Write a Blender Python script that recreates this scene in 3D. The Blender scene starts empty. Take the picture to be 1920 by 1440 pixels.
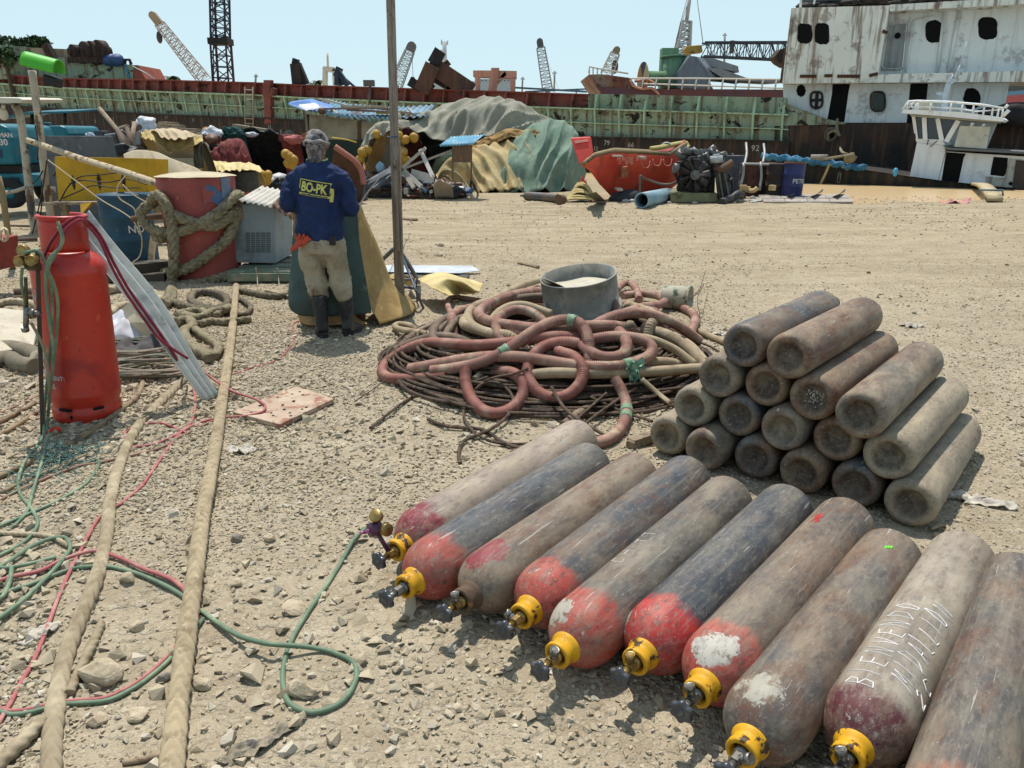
import bpy,bmesh,math,random
import numpy as np
from mathutils import Vector,Matrix,noise as mnoise
from mathutils.bvhtree import BVHTree
R=math.radians
scene=bpy.context.scene
COL=scene.collection
random.seed(7);rng=np.random.default_rng(7)
# ------------------------------------------------------------------ camera
FPX,PIT,CAMH=1450.0,R(17.8),1.6  # focal length in photo pixels, pitch down, eye height
cam=bpy.data.cameras.new('camera');cam.lens=36.0*FPX / 1920.0;cam.sensor_width=36.0
cam.clip_start=0.05;cam.clip_end=4000
camo=bpy.data.objects.new('camera',cam);COL.objects.link(camo)
camo.location=(0,0,CAMH);camo.rotation_euler=(R(90)-PIT,0,0)
scene.camera=camo
# ------------------------------------------------------------------ light
SUN_EL,SUN_AZ=R(68),R(-14)  # azimuth from +Y towards +X
tosun=Vector((math.sin(SUN_AZ)*math.cos(SUN_EL),math.cos(SUN_AZ)*math.cos(SUN_EL),math.sin(SUN_EL)))
world=bpy.data.worlds.new('World');scene.world=world;world.use_nodes=True
wn=world.node_tree
bg=wn.nodes['Background'];sky=wn.nodes.new('ShaderNodeTexSky')
sky.sky_type='NISHITA';sky.sun_disc=False;sky.sun_elevation=SUN_EL;sky.sun_rotation=SUN_AZ
sky.altitude=0;sky.air_density=1.0;sky.dust_density=0.6;sky.ozone_density=1.6
hz=wn.nodes.new('ShaderNodeMix');hz.data_type='RGBA'  # milky tropical haze, thick at the horizon and thin overhead
tcw=wn.nodes.new('ShaderNodeTexCoord');spw=wn.nodes.new('ShaderNodeSeparateXYZ');mrw=wn.nodes.new('ShaderNodeMapRange')
wn.links.new(tcw.outputs['Generated'],spw.inputs[0]);wn.links.new(spw.outputs[2],mrw.inputs[0])
for i_,v_ in ((1,.15),(2,.65),(3,.88),(4,.38)): mrw.inputs[i_].default_value=v_
wn.links.new(mrw.outputs[0],hz.inputs[0])
hz.inputs[7].default_value=(4.55,6.0,6.55,1);wn.links.new(sky.outputs['Color'],hz.inputs[6])
wn.links.new(hz.outputs[2],bg.inputs['Color']);bg.inputs['Strength'].default_value=0.13
sl=bpy.data.lights.new('sun','SUN');sl.energy=4.7;sl.angle=R(0.5);sl.color=(1.0,0.955,0.88)
so=bpy.data.objects.new('sun',sl);COL.objects.link(so)
so.rotation_euler=tosun.to_track_quat('Z','Y').to_euler();so.location=(0,10,30)
scene.view_settings.view_transform='Standard';scene.view_settings.look='None'
scene.view_settings.exposure=0.14;scene.view_settings.gamma=1.0
try:
    scene.cycles.max_bounces=6;scene.cycles.diffuse_bounces=3;scene.cycles.glossy_bounces=2
    scene.cycles.use_adaptive_sampling=True;scene.cycles.adaptive_threshold=0.02
    scene.cycles.use_denoising=True
except Exception: pass
# ------------------------------------------------------------------ measuring helpers
def ray(px,py):
    x,y=(px-960)/FPX,(720-py)/FPX
    c,s=math.cos(PIT),math.sin(PIT)
    return Vector((x,c+s*y,-s+c*y))
EYE=Vector((0,0,CAMH))
def G(px,py,z=0.0):
    d=ray(px,py);return EYE+d*((z-CAMH)/d.z)
def P(px,py,Y):
    d=ray(px,py);return EYE+d*(Y/d.y)
def proj(p):
    q=p-EYE;c,s=math.cos(PIT),math.sin(PIT)
    zc=c*q.y-s*q.z;yc=s*q.y+c*q.z
    return 960+FPX*q.x/zc,720-FPX*yc/zc
class Plane:
    """a vertical plane through two ground points; at() finds where a sight line meets it"""
    def __init__(s,a,b):
        s.a=Vector((a[0],a[1],0));s.d=(Vector((b[0],b[1],0))-s.a).normalized()
        s.n=Vector((s.d.y,-s.d.x,0))
        if s.n.y>0: s.n=-s.n
    def at(s,px,py,off=0.0):
        d=ray(px,py);t=(s.a+s.n*off-EYE).dot(s.n)/d.dot(s.n);return EYE+d*t
def lerpline(L,x):
    return float(np.interp(x,[p[0] for p in L],[p[1] for p in L]))
# ------------------------------------------------------------------ noise (numpy)
_perm=np.random.default_rng(3).random((256,256))
def vnoise(x,y):
    xi=np.floor(x).astype(int);yi=np.floor(y).astype(int);fx=x-xi;fy=y-yi
    fx=fx*fx*(3-2*fx);fy=fy*fy*(3-2*fy)
    a=_perm[xi & 255,yi & 255];b=_perm[(xi+1) & 255,yi & 255]
    c=_perm[xi & 255,(yi+1) & 255];d=_perm[(xi+1) & 255,(yi+1) & 255]
    return (a*(1-fx)+b*fx)*(1-fy)+(c*(1-fx)+d*fx)*fy-0.5
def fbm(x,y,o=4):
    v=0;a=1.0
    for i in range(o): v=v+a*vnoise(x*2**i+17.3*i,y*2**i+5.1*i);a*=0.5
    return v
# ------------------------------------------------------------------ materials
def S(r,g,b,k=0.72):
    f=lambda c: (c/255/12.92 if c/255<=.04045 else ((c/255+.055)/1.055)**2.4)
    return (f(r)*k,f(g)*k,f(b)*k,1)
class NT:
    def __init__(s,name):
        s.m=bpy.data.materials.new(name);s.m.use_nodes=True
        s.t=s.m.node_tree;s.b=s.t.nodes['Principled BSDF']
    def n(s,typ,**kw):
        nd=s.t.nodes.new('ShaderNode'+typ)
        for k,v in kw.items():
            if k.startswith('i_'):
                key=k[2:].replace('_',' ')
                nd.inputs[int(key) if key.isdigit() else key].default_value=v
            else: setattr(nd,k,v)
        return nd
    def l(s,a,b): s.t.links.new(a,b)
    def math(s,op,a,b=None,clamp=False):
        nd=s.n('Math',operation=op,use_clamp=clamp)
        for i,v in enumerate((a,b)):
            if v is None: continue
            if isinstance(v,(int,float)): nd.inputs[i].default_value=v
            else: s.l(v,nd.inputs[i])
        return nd.outputs[0]
    def ramp(s,f,lo,hi):
        nd=s.n('MapRange',clamp=True);nd.inputs[1].default_value=lo;nd.inputs[2].default_value=hi
        s.l(f,nd.inputs[0]);return nd.outputs[0]
    def mix(s,f,a,b):
        nd=s.n('Mix',data_type='RGBA')
        for i,v in ((0,f),(6,a),(7,b)):
            if isinstance(v,(int,float,tuple)): nd.inputs[i].default_value=v
            else: s.l(v,nd.inputs[i])
        return nd.outputs[2]
    def coords(s,kind='Object'):
        tc=s.n('TexCoord');oi=s.n('ObjectInfo')
        m=s.n('VectorMath',operation='MULTIPLY_ADD')
        s.l(oi.outputs['Random'],m.inputs[0]);m.inputs[1].default_value=(37,23,51)
        s.l(tc.outputs[kind],m.inputs[2]);return m.outputs[0]
    def noise(s,co,scale,detail=5,stretch=None,rough=.6,dist=0.0):
        if stretch:
            mp=s.n('VectorMath',operation='MULTIPLY');s.l(co,mp.inputs[0]);mp.inputs[1].default_value=stretch;co=mp.outputs[0]
        nd=s.n('TexNoise');s.l(co,nd.inputs['Vector']);nd.inputs['Scale'].default_value=scale
        nd.inputs['Detail'].default_value=detail;nd.inputs['Roughness'].default_value=rough
        nd.inputs['Distortion'].default_value=dist
        return nd.outputs[0]
    def bump(s,h,strength=.3,dist=.01):
        nd=s.n('Bump');nd.inputs['Strength'].default_value=strength;nd.inputs['Distance'].default_value=dist
        s.l(h,nd.inputs['Height']);s.l(nd.outputs[0],s.b.inputs['Normal']);return nd
MATS={}
def mat(name,base,rough=.75,metal=0.0,layers=(),bump=(60,.15,.004),spec=.35,var=.18,vscale=3.0):
    """base colour, large soft variation, then noise layers (colour, scale, lo, hi[, stretch])"""
    if name in MATS: return MATS[name]
    t=NT(name);co=t.coords()
    v=t.noise(co,vscale,6)
    dark=tuple(c*(1-var) for c in base[:3])+(1,);lite=tuple(min(1,c*(1+var)) for c in base[:3])+(1,)
    col=t.mix(t.ramp(v,.3,.7),dark,lite)
    rf=None
    for ly in layers:
        c,sc,lo,hi=ly[:4];st=ly[4] if len(ly)>4 else None
        f=t.ramp(t.noise(co,sc,7,st,.65),lo,hi)
        col=t.mix(f,col,c)
    t.l(col,t.b.inputs['Base Color'])
    rr=t.ramp(t.noise(co,vscale*4,4),0,1)
    mr=t.n('MapRange');t.l(rr,mr.inputs[0]);mr.inputs[3].default_value=max(.05,rough-.15);mr.inputs[4].default_value=min(1,rough+.15)
    t.l(mr.outputs[0],t.b.inputs['Roughness'])
    t.b.inputs['Metallic'].default_value=metal
    t.b.inputs['Specular IOR Level'].default_value=spec
    if bump: t.bump(t.noise(co,bump[0],5),bump[1],bump[2])
    MATS[name]=t.m;return t.m
def flat(name,base,rough=.6,metal=0.0,spec=.4):
    if name in MATS: return MATS[name]
    t=NT(name);t.b.inputs['Base Color'].default_value=base;t.b.inputs['Roughness'].default_value=rough
    t.b.inputs['Metallic'].default_value=metal;t.b.inputs['Specular IOR Level'].default_value=spec
    co=t.coords();v=t.noise(co,8,4)
    t.l(t.mix(t.ramp(v,.3,.7),tuple(c*.88 for c in base[:3])+(1,),tuple(min(1,c*1.1) for c in base[:3])+(1,)),t.b.inputs['Base Color'])
    MATS[name]=t.m;return t.m
RUST=S(120,72,45);RUSTD=S(70,45,34);DUST=S(196,178,148)
# ------------------------------------------------------------------ mesh builder
ORIG={}
def worg(o):
    return ORIG.get(o.name,Vector((0,0,0))) if o else Vector((0,0,0))
def catmull(pts,step,closed=False):
    P_=[Vector(p) for p in pts];n=len(P_)
    if n==2 and not closed:
        k=max(1,int((P_[1]-P_[0]).length/step));return [P_[0].lerp(P_[1],i/k) for i in range(k+1)]
    out=[]
    for i in range(n if closed else n-1):
        if closed: a,b,c,d=P_[i-1],P_[i],P_[(i+1)%n],P_[(i+2)%n]
        else:
            b,c=P_[i],P_[i+1];a=P_[i-1] if i else b*2-c;d=P_[i+2] if i+2<n else c*2-b
        m1,m2=(c-a)*.5,(d-b)*.5
        k=max(1,int((c-b).length/step))
        for j in range(k):
            t=j/k;t2=t*t;t3=t2*t
            out.append(b*(2*t3-3*t2+1)+m1*(t3-2*t2+t)+c*(-2*t3+3*t2)+m2*(t3-t2))
    if not closed: out.append(P_[-1])
    return out
class MB:
    def __init__(s): s.v=[];s.f=[];s.sm=[];s.mi=[];s.uv=[];s.cur=0
    def add(s,vs,fs,smooth=False,uv=None):
        o=len(s.v);s.v+=[tuple(v) for v in vs]
        s.uv+=list(uv) if uv is not None else [(0,0)]*len(vs)
        s.f+=[tuple(i+o for i in f) for f in fs];s.sm+=[smooth]*len(fs);s.mi+=[s.cur]*len(fs);return s
    def box(s,c,size,rot=None):
        c=Vector(c);h=Vector(size)*.5;vs=[]
        for x in (-1,1):
            for y in (-1,1):
                for z in (-1,1):
                    p=Vector((x*h.x,y*h.y,z*h.z));vs.append(c+(rot@p if rot else p))
        return s.add(vs,[(0,1,3,2),(4,6,7,5),(0,4,5,1),(2,3,7,6),(0,2,6,4),(1,5,7,3)])
    def beam(s,a,b,w,h,up=(0,0,1)):
        a,b=Vector(a),Vector(b);d=(b-a).normalized();x=d.cross(Vector(up))
        if x.length<1e-4: x=d.cross(Vector((1,0,0)))
        x.normalize();y=x.cross(d);vs=[]
        for p in (a,b):
            for i,j in ((-1,-1),(1,-1),(1,1),(-1,1)): vs.append(p+x*(w*.5*i)+y*(h*.5*j))
        return s.add(vs,[(3,2,1,0),(4,5,6,7),(0,1,5,4),(1,2,6,5),(2,3,7,6),(3,0,4,7)])
    def cyl(s,a,b,r0,r1=None,n=14,caps=True,smooth=True):
        a,b=Vector(a),Vector(b);r1=r0 if r1 is None else r1
        return s.tube([a,b],[r0,r1],n,caps=caps,smooth=smooth,raw=True)
    def tube(s,pts,r,n=8,closed=False,caps=True,smooth=True,step=None,disp=None,raw=False,squash=None):
        """tube along a path; disp(angle array, length) scales the radius (braids, ribs, lays)"""
        if step and not raw: pts=catmull(pts,step,closed)
        pts=[Vector(p) for p in pts];N=len(pts)
        if N<2: return s
        T=[]
        for i in range(N):
            if closed: d=pts[(i+1)%N]-pts[i-1]
            else: d=pts[min(i+1,N-1)]-pts[max(i-1,0)]
            T.append(d.normalized() if d.length>1e-9 else (T[-1] if T else Vector((0,0,1))))
        ref=Vector((0,0,1)) if abs(T[0].z)<.9 else Vector((1,0,0))
        x=T[0].cross(ref).normalized();L=0.0;vs=[];uv=[]
        ang=np.linspace(0,2*math.pi,n+1);ca,sa=np.cos(ang),np.sin(ang)
        rr=r if hasattr(r,'__len__') else None
        for i in range(N):
            if i:
                L+=(pts[i]-pts[i-1]).length
                x=x-T[i]*x.dot(T[i]);x.normalize()
            y=T[i].cross(x)
            ri=(np.interp(i/(N-1),np.linspace(0,1,len(rr)),rr) if rr is not None else r)*np.ones(n+1)
            if disp is not None: ri=ri*disp(ang,L)
            if squash: ri=ri*(1-squash*np.abs(sa))
            X,Y_=np.array(x),np.array(y)
            q=np.array(pts[i])[None]+(ca*ri)[:,None]*X[None]+(sa*ri)[:,None]*Y_[None]
            vs+=q.tolist();uv+=[(a/(2*math.pi),L) for a in ang]
        m=n+1;fs=[]
        for i in range(N if closed else N-1):
            j=(i+1)%N
            for k in range(n): fs.append((i*m+k,i*m+k+1,j*m+k+1,j*m+k))
        o=len(s.v);s.add(vs,fs,smooth,uv)
        if caps and not closed:
            s.f.append(tuple(o+k for k in range(n-1,-1,-1)));s.sm.append(False);s.mi.append(s.cur)
            s.f.append(tuple(o+(N-1)*m+k for k in range(n)));s.sm.append(False);s.mi.append(s.cur)
        return s
    def lathe(s,prof,n=24,M=None,smooth=True,arc=2*math.pi):
        vs=[];full=arc>6.28;m=n if full else n+1
        for r,z in prof:
            for k in range(m):
                a=arc*k/n;p=Vector((r*math.cos(a),r*math.sin(a),z));vs.append(M@p if M else p)
        fs=[]
        for i in range(len(prof)-1):
            for k in range(n):
                k2=(k+1)%m;fs.append((i*m+k,i*m+k2,(i+1)*m+k2,(i+1)*m+k))
        return s.add(vs,fs,smooth)
    def prism(s,pts,vec):
        pts=[Vector(p) for p in pts];vec=Vector(vec);n=len(pts)
        nn=Vector((0,0,0))
        for i in range(n): nn+=(pts[i]-pts[0]).cross(pts[(i+1)%n]-pts[0])
        if nn.dot(vec)>0: pts=pts[::-1]
        vs=pts+[p+vec for p in pts]
        fs=[tuple(range(n)),tuple(range(2*n-1,n-1,-1))]+[(i,i+n,(i+1)%n+n,(i+1)%n) for i in range(n)]
        return s.add(vs,fs)
    def grid(s,fn,nu,nv,smooth=True,closeu=False):
        vs=[fn(i/(nu if closeu else nu-1),j/(nv-1)) for j in range(nv) for i in range(nu)];fs=[]
        for j in range(nv-1):
            for i in range(nu if closeu else nu-1):
                k=(i+1)%nu;fs.append((j*nu+i,j*nu+k,(j+1)*nu+k,(j+1)*nu+i))
        return s.add(vs,fs,smooth)
    def ball(s,c,r,nu=12,nv=8,rot=None,jit=0.0,seed=0):
        c=Vector(c);r=r if hasattr(r,'__len__') else (r,r,r)
        def fn(u,v):
            a=2*math.pi*u;b=math.pi*(v-.5)
            d=Vector((math.cos(a)*math.cos(b),math.sin(a)*math.cos(b),math.sin(b)))
            k=1+jit*mnoise.noise(d*1.7+Vector((seed,seed*.7,0))) if jit else 1
            p=Vector((d.x*r[0],d.y*r[1],d.z*r[2]))*k;return c+(rot@p if rot else p)
        return s.grid(fn,nu,nv,closeu=True)
    def build(s,name,m,parent=None,loc=None,bevel=0,thick=0,sub=0,data_only=False,warp=0):
        w=worg(parent)
        if parent is None and loc is None:
            A=np.array(s.v);loc=Vector(((A[:,0].min()+A[:,0].max())/2,(A[:,1].min()+A[:,1].max())/2,A[:,2].min()))
        off=w if parent else Vector(loc)
        me=bpy.data.meshes.new(name)
        me.from_pydata((np.array(s.v)-np.array(off)).tolist(),[],s.f)
        me.polygons.foreach_set('use_smooth',s.sm)
        if any(s.mi): me.polygons.foreach_set('material_index',s.mi)
        if any(u !=(0,0) for u in s.uv[:50]):
            at=me.attributes.new('tuv','FLOAT2','POINT');at.data.foreach_set('vector',np.array(s.uv,dtype=np.float32).ravel())
        for q in (m if isinstance(m,(list,tuple)) else [m]): me.materials.append(q)
        me.update()
        o=bpy.data.objects.new(name,me);COL.objects.link(o)
        if parent: o.parent=parent
        else: o.location=off
        ORIG[o.name]=off
        if thick:
            md=o.modifiers.new('thick','SOLIDIFY');md.thickness=thick;md.offset=0
        if bevel:
            md=o.modifiers.new('bevel','BEVEL');md.width=bevel;md.segments=2;md.limit_method='ANGLE';md.angle_limit=R(40)
        if sub:
            md=o.modifiers.new('sub','SUBSURF');md.levels=sub;md.render_levels=sub
        return o
def thing(name,label,cat,loc=(0,0,0),group=None):
    o=bpy.data.objects.new(name,None);COL.objects.link(o);o.location=loc;o.empty_display_size=.1
    ORIG[o.name]=Vector(loc);return tag(o,label,cat,group)
def tag(o,label,cat,group=None):
    o['label']=label;o['category']=cat
    if group: o['group']=group
    return o
def kind(o,k): o['kind']=k;return o
def part(o,label): o['label']=label;return o
def copy_tree(root,loc=None,rot=None,label=None):
    c=root.copy();COL.objects.link(c);ORIG[c.name]=Vector(loc) if loc is not None else worg(root)
    if loc is not None: c.location=loc
    if rot is not None: c.rotation_euler=rot
    if label: c['label']=label
    def rec(a,b):
        for ch in a.children:
            d=ch.copy();COL.objects.link(d);d.parent=b;rec(ch,d)
    rec(root,c);return c
_tm={}
def text_verts(s_,size=1.0,bold=0.0,fine=0.0):
    cu=bpy.data.curves.new('t','FONT');cu.body=s_;cu.size=size;cu.offset=bold;cu.resolution_u=3
    o=bpy.data.objects.new('t',cu);COL.objects.link(o)
    me=o.to_mesh();bm=bmesh.new();bm.from_mesh(me);o.to_mesh_clear()
    bmesh.ops.triangulate(bm,faces=bm.faces[:])
    if fine:
        for _ in range(6):
            es=[e for e in bm.edges if e.calc_length()>fine]
            if not es: break
            bmesh.ops.subdivide_edges(bm,edges=es,cuts=1);bmesh.ops.triangulate(bm,faces=bm.faces[:])
    bm.verts.ensure_lookup_table()
    vs=[v.co.copy() for v in bm.verts];fs=[tuple(v.index for v in f.verts) for f in bm.faces];bm.free()
    bpy.data.objects.remove(o);bpy.data.curves.remove(cu)
    return vs,fs
def text_plane(mb,s_,at,ux,uy,size,bold=0.0):
    """lettering on a flat face: at = lower left corner, ux/uy = unit directions"""
    vs,fs=text_verts(s_,size,bold)
    mb.add([Vector(at)+Vector(ux)*v.x+Vector(uy)*v.y for v in vs],fs)
# ================================================================== THE SETTING
WATER=-0.14
def quay(x):
    x=np.asarray(x,float)
    e=20.1+0.27*(x-10)
    t=np.clip((x-7.0)/1.6,0,1);t=t*t*(3-2*t)
    return 31.5*(1-t)+e*t+0.25*np.sin(x*2.1)+0.12*np.sin(x*5.3)
def hgt(x,y):
    x=np.asarray(x,float);y=np.asarray(y,float)
    near=np.exp(-np.maximum(0,y-3)/9)
    h=0.030*fbm(x*.9,y*.9,4)*1.0+0.018*fbm(x*5,y*5,4)*near
    tr=np.exp(-np.maximum(0,7.5-y)*1.2)*np.exp(-np.maximum(0,y-19)*.6)
    rut=np.sin((y-.12*x+1.2*vnoise(x*.25,y*.25))*4.2)
    h=h+tr*(0.030*rut*np.clip(vnoise(x*.3+9,y*.35)*2+.5,0,1)+0.034*fbm(x*1.5+40,y*3.2,4))
    hump=0.05*np.exp(-((x-1.9)**2/.9+(y-4.4)**2/2.5))
    return h*np.clip((y+1)/2.5,0,1)+hump*0
def gz(p): return float(hgt(p[0],p[1]))
def GP(px,py,up=0.0):
    """the ground point under a pixel, lifted by up"""
    p=G(px,py,up)
    for _ in range(3): p=G(px,py,up+gz(p))
    return p
def make_ground():
    ys=np.concatenate([np.linspace(-6,1.0,15)[:-1],1.0*np.exp(np.linspace(0,math.log(34),560)),np.linspace(36,60,6)])
    us=np.concatenate([np.linspace(-1.15,-.78,20)[:-1],np.linspace(-.78,.78,560),np.linspace(.78,1.15,20)[1:]])
    U,Y=np.meshgrid(us,ys);X=U*np.maximum(Y+1.2,4.2)*(1+np.maximum(0,np.abs(U)-.78)*6)
    Z=hgt(X,Y)
    q=quay(X);drop=np.clip((Y-q)/.35,0,1);Z=Z*(1-drop)-2.2*drop
    nv,nu=Z.shape
    V=np.stack([X,Y,Z],-1).reshape(-1,3)
    i=np.arange(nv-1)[:,None]*nu+np.arange(nu-1)[None]
    Fc=np.stack([i,i+1,i+nu+1,i+nu],-1).reshape(-1,4)
    me=bpy.data.meshes.new('ground');me.vertices.add(len(V));me.vertices.foreach_set('co',V.ravel())
    me.loops.add(Fc.size);me.loops.foreach_set('vertex_index',Fc.ravel())
    me.polygons.add(len(Fc));me.polygons.foreach_set('loop_start',np.arange(len(Fc))*4);me.polygons.foreach_set('loop_total',np.full(len(Fc),4))
    me.update(calc_edges=True);me.polygons.foreach_set('use_smooth',np.ones(len(Fc),bool))
    t=NT('gravel_dirt');tc=t.n('TexCoord');co=tc.outputs['Object']
    n1=t.noise(co,.55,6);n2=t.noise(co,3.2,6);n3=t.noise(co,22,5);n4=t.noise(co,1.2,5,(1,2.6,1))
    col=t.mix(t.ramp(n1,.35,.65),S(182,166,140),S(193,177,151))
    col=t.mix(t.math('MULTIPLY',t.ramp(n2,.48,.62),.6),col,S(158,140,114))
    sx=t.n('SeparateXYZ');t.l(co,sx.inputs[0]);far=t.ramp(t.math('ADD',sx.outputs[1],t.math('MULTIPLY',n1,8)),10.0,17.0)
    col=t.mix(t.math('MULTIPLY',far,.7),col,t.mix(t.ramp(t.noise(co,.9,7,(.45,2.2,1),.65),.42,.60),S(202,182,148),S(172,150,116)))
    col=t.mix(t.math('MULTIPLY',far,t.math('MULTIPLY',t.ramp(t.noise(co,1.0,6,(.10,4.5,1),.6,.3),.52,.60),.5)),col,S(154,132,102))
    col=t.mix(t.math('MULTIPLY',far,t.math('MULTIPLY',t.ramp(t.noise(co,4,7,(.4,1.6,1),.7),.52,.62),.6)),col,S(150,128,96))
    col=t.mix(t.math('MULTIPLY',t.ramp(n4,.52,.7),.5),col,S(214,200,172))
    col=t.mix(t.math('MULTIPLY',t.ramp(n3,.52,.72),.35),col,S(150,132,100))
    hs=None
    for sc,amt in ((26,.35),(62,.45),(140,.45)):
        vo=t.n('TexVoronoi');vo.inputs['Scale'].default_value=sc;vo.inputs['Randomness'].default_value=1
        wob=t.n('VectorMath',operation='MULTIPLY_ADD');nz=t.n('TexNoise');nz.inputs['Scale'].default_value=sc*1.3;t.l(co,nz.inputs['Vector'])
        t.l(nz.outputs['Color'],wob.inputs[0]);wob.inputs[1].default_value=(.5/sc,)*3;t.l(co,wob.inputs[2]);t.l(wob.outputs[0],vo.inputs['Vector'])
        sep=t.n('SeparateColor');t.l(vo.outputs['Color'],sep.inputs[0])
        peb=t.math('MULTIPLY',t.ramp(sep.outputs[0],.45,.55),t.ramp(vo.outputs['Distance'],.62,.38))
        pc=t.mix(sep.outputs[1],S(150,138,116),S(226,214,190))
        col=t.mix(t.math('MULTIPLY',peb,amt),col,pc)
        h=t.math('MULTIPLY',t.math('MULTIPLY',peb,t.math('SUBTRACT',1.0,vo.outputs['Distance'])),26/sc)
        hs=h if hs is None else t.math('ADD',hs,h)
    hs=t.math('ADD',hs,t.math('MULTIPLY',t.noise(co,90,6),.5))
    t.l(col,t.b.inputs['Base Color']);t.b.inputs['Roughness'].default_value=.95;t.b.inputs['Specular IOR Level'].default_value=.15
    t.bump(hs,.8,.018)
    me.materials.append(t.m)
    o=bpy.data.objects.new('ground',me);COL.objects.link(o);return kind(o,'structure')
make_ground()
def make_water():
    t=NT('muddy_water');co=t.n('TexCoord').outputs['Object']
    t.l(t.mix(t.ramp(t.noise(co,.15,4),.35,.65),S(206,176,132,.8),S(216,188,146,.8)),t.b.inputs['Base Color'])
    t.b.inputs['Roughness'].default_value=.28;t.b.inputs['Specular IOR Level'].default_value=.25
    t.bump(t.noise(co,2.5,4,(1,2,1)),.25,.05)
    mb=MB();mb.add([(-900,4,WATER),(900,4,WATER),(900,2500,WATER),(-900,2500,WATER)],[(0,1,2,3)])
    kind(mb.build('water',t.m),'structure')
make_water()
# crushed stone: tens of thousands of angular chips (stuff) ...
def rock_templates(k,seed):
    out=[]
    rs=np.random.default_rng(seed)
    for i in range(k):
        bm=bmesh.new()
        for _ in range(9):
            d=Vector(rs.normal(size=3)).normalized()*(.7+.55*rs.random());bm.verts.new((d.x,d.y*.8,d.z*.62))
        r=bmesh.ops.convex_hull(bm,input=bm.verts[:])
        bmesh.ops.delete(bm,geom=[v for v in bm.verts if not v.link_faces],context='VERTS')
        bmesh.ops.triangulate(bm,faces=bm.faces[:]);bm.verts.index_update()
        out.append((np.array([v.co[:] for v in bm.verts]),np.array([[v.index for v in f.verts] for f in bm.faces])));bm.free()
    return out
def stone_mat():
    t=NT('limestone_chips');g=t.n('NewGeometry');co=t.n('TexCoord').outputs['Object']
    rnd=g.outputs['Random Per Island']
    cr=t.n('ValToRGB');e=cr.color_ramp.elements
    e[0].position=0;e[0].color=S(158,146,126);e[1].position=1;e[1].color=S(226,216,198)
    for p,c in ((.2,S(190,175,150)),(.45,S(198,184,158)),(.7,S(204,190,164)),(.85,S(182,172,156))):
        q=e.new(p);q.color=c
    t.l(rnd,cr.inputs[0])
    t.l(t.mix(t.math('MULTIPLY',t.ramp(t.noise(co,60,6),.4,.7),.4),cr.outputs[0],S(190,170,132)),t.b.inputs['Base Color'])
    t.b.inputs['Roughness'].default_value=.93;t.b.inputs['Specular IOR Level'].default_value=.15
    t.bump(t.noise(co,160,5),.4,.006);return t.m
STONE=stone_mat()
def scatter_stones():
    T=rock_templates(14,5)
    VS,FS,o=[],[],0
    def batch(n,y0,y1,rmin,rmax,dens,pw=2.2,sink=.25):
        nonlocal o
        y=np.exp(rng.uniform(math.log(y0),math.log(y1),n)) if pw==0 else y0+(y1-y0)*rng.random(n)**(1/pw)
        x=(rng.random(n)*2-1)*(.84*y+.4)
        keep=rng.random(n)<dens(x,y);x,y=x[keep],y[keep]
        z=hgt(x,y);r=rmin+(rmax-rmin)*rng.random(len(x))**2.5
        ti=rng.integers(0,len(T),len(x));az=rng.random(len(x))*6.283;tl=rng.normal(0,.45,len(x))
        for k in range(len(T)):
            s_=np.where(ti==k)[0]
            if not len(s_): continue
            V,F=T[k];ca,sa=np.cos(az[s_]),np.sin(az[s_]);ct,st=np.cos(tl[s_]),np.sin(tl[s_])
            vx=V[None,:,0];vy=V[None,:,1]*ct[:,None]-V[None,:,2]*st[:,None];vz=V[None,:,1]*st[:,None]+V[None,:,2]*ct[:,None]
            wx=vx*ca[:,None]-vy*sa[:,None];wy=vx*sa[:,None]+vy*ca[:,None]
            rr=r[s_][:,None]
            q=np.stack([x[s_][:,None]+wx*rr,y[s_][:,None]+wy*rr,z[s_][:,None]+vz*rr+rr*sink],-1)
            VS.append(q.reshape(-1,3));nV=V.shape[0]
            f=F[None]+(np.arange(len(s_))*nV)[:,None,None]+o;FS.append(f.reshape(-1,3));o+=len(s_)*nV
    left=lambda x,y: np.clip(.50-.5*(x/(y*.6)),.09,1)+1.2*np.exp(-((x+.75)/.4)**2-((y-2.3)/.9)**2)  # coarser stone towards the rope side
    patch=lambda x,y,s=1.3: np.clip(vnoise(x*s+3,y*s+8)*2.6+.62,.06,1)
    mid=lambda x,y: np.exp(-np.maximum(0,y-6.5)/3.0)
    batch(400000,1.3,14,.004,.011,lambda x,y: patch(x,y)*np.clip(left(x,y)+.3,0,1)*np.exp(-np.maximum(0,y-6)/3.5),1.25)
    batch(190000,1.3,13,.009,.019,lambda x,y: patch(x,y,1.1)*left(x,y)*mid(x,y),1.2)
    batch(22000,1.3,6.5,.018,.036,lambda x,y: patch(x,y,.9)*left(x,y)**2*.9,1.3)
    batch(1000,1.4,5.5,.032,.055,lambda x,y: patch(x,y,.9)*left(x,y)**3*.8,1.2)
    batch(16000,7,22,.008,.034,lambda x,y: np.clip(vnoise(x*.5,y*.9)*3+.35,.05,1),1.4)
    V=np.concatenate(VS);Fc=np.concatenate(FS)
    me=bpy.data.meshes.new('gravel');me.vertices.add(len(V));me.vertices.foreach_set('co',V.ravel())
    me.loops.add(Fc.size);me.loops.foreach_set('vertex_index',Fc.ravel().astype(np.int32))
    me.polygons.add(len(Fc));me.polygons.foreach_set('loop_start',np.arange(len(Fc))*3);me.polygons.foreach_set('loop_total',np.full(len(Fc),3))
    me.update(calc_edges=True);me.polygons.foreach_set('use_smooth',np.zeros(len(Fc),bool));me.materials.append(STONE)
    ob=bpy.data.objects.new('gravel',me);COL.objects.link(ob);kind(ob,'stuff')
    ob['label']='loose grey and tan crushed stone strewn over the dirt yard'
scatter_stones()
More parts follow.
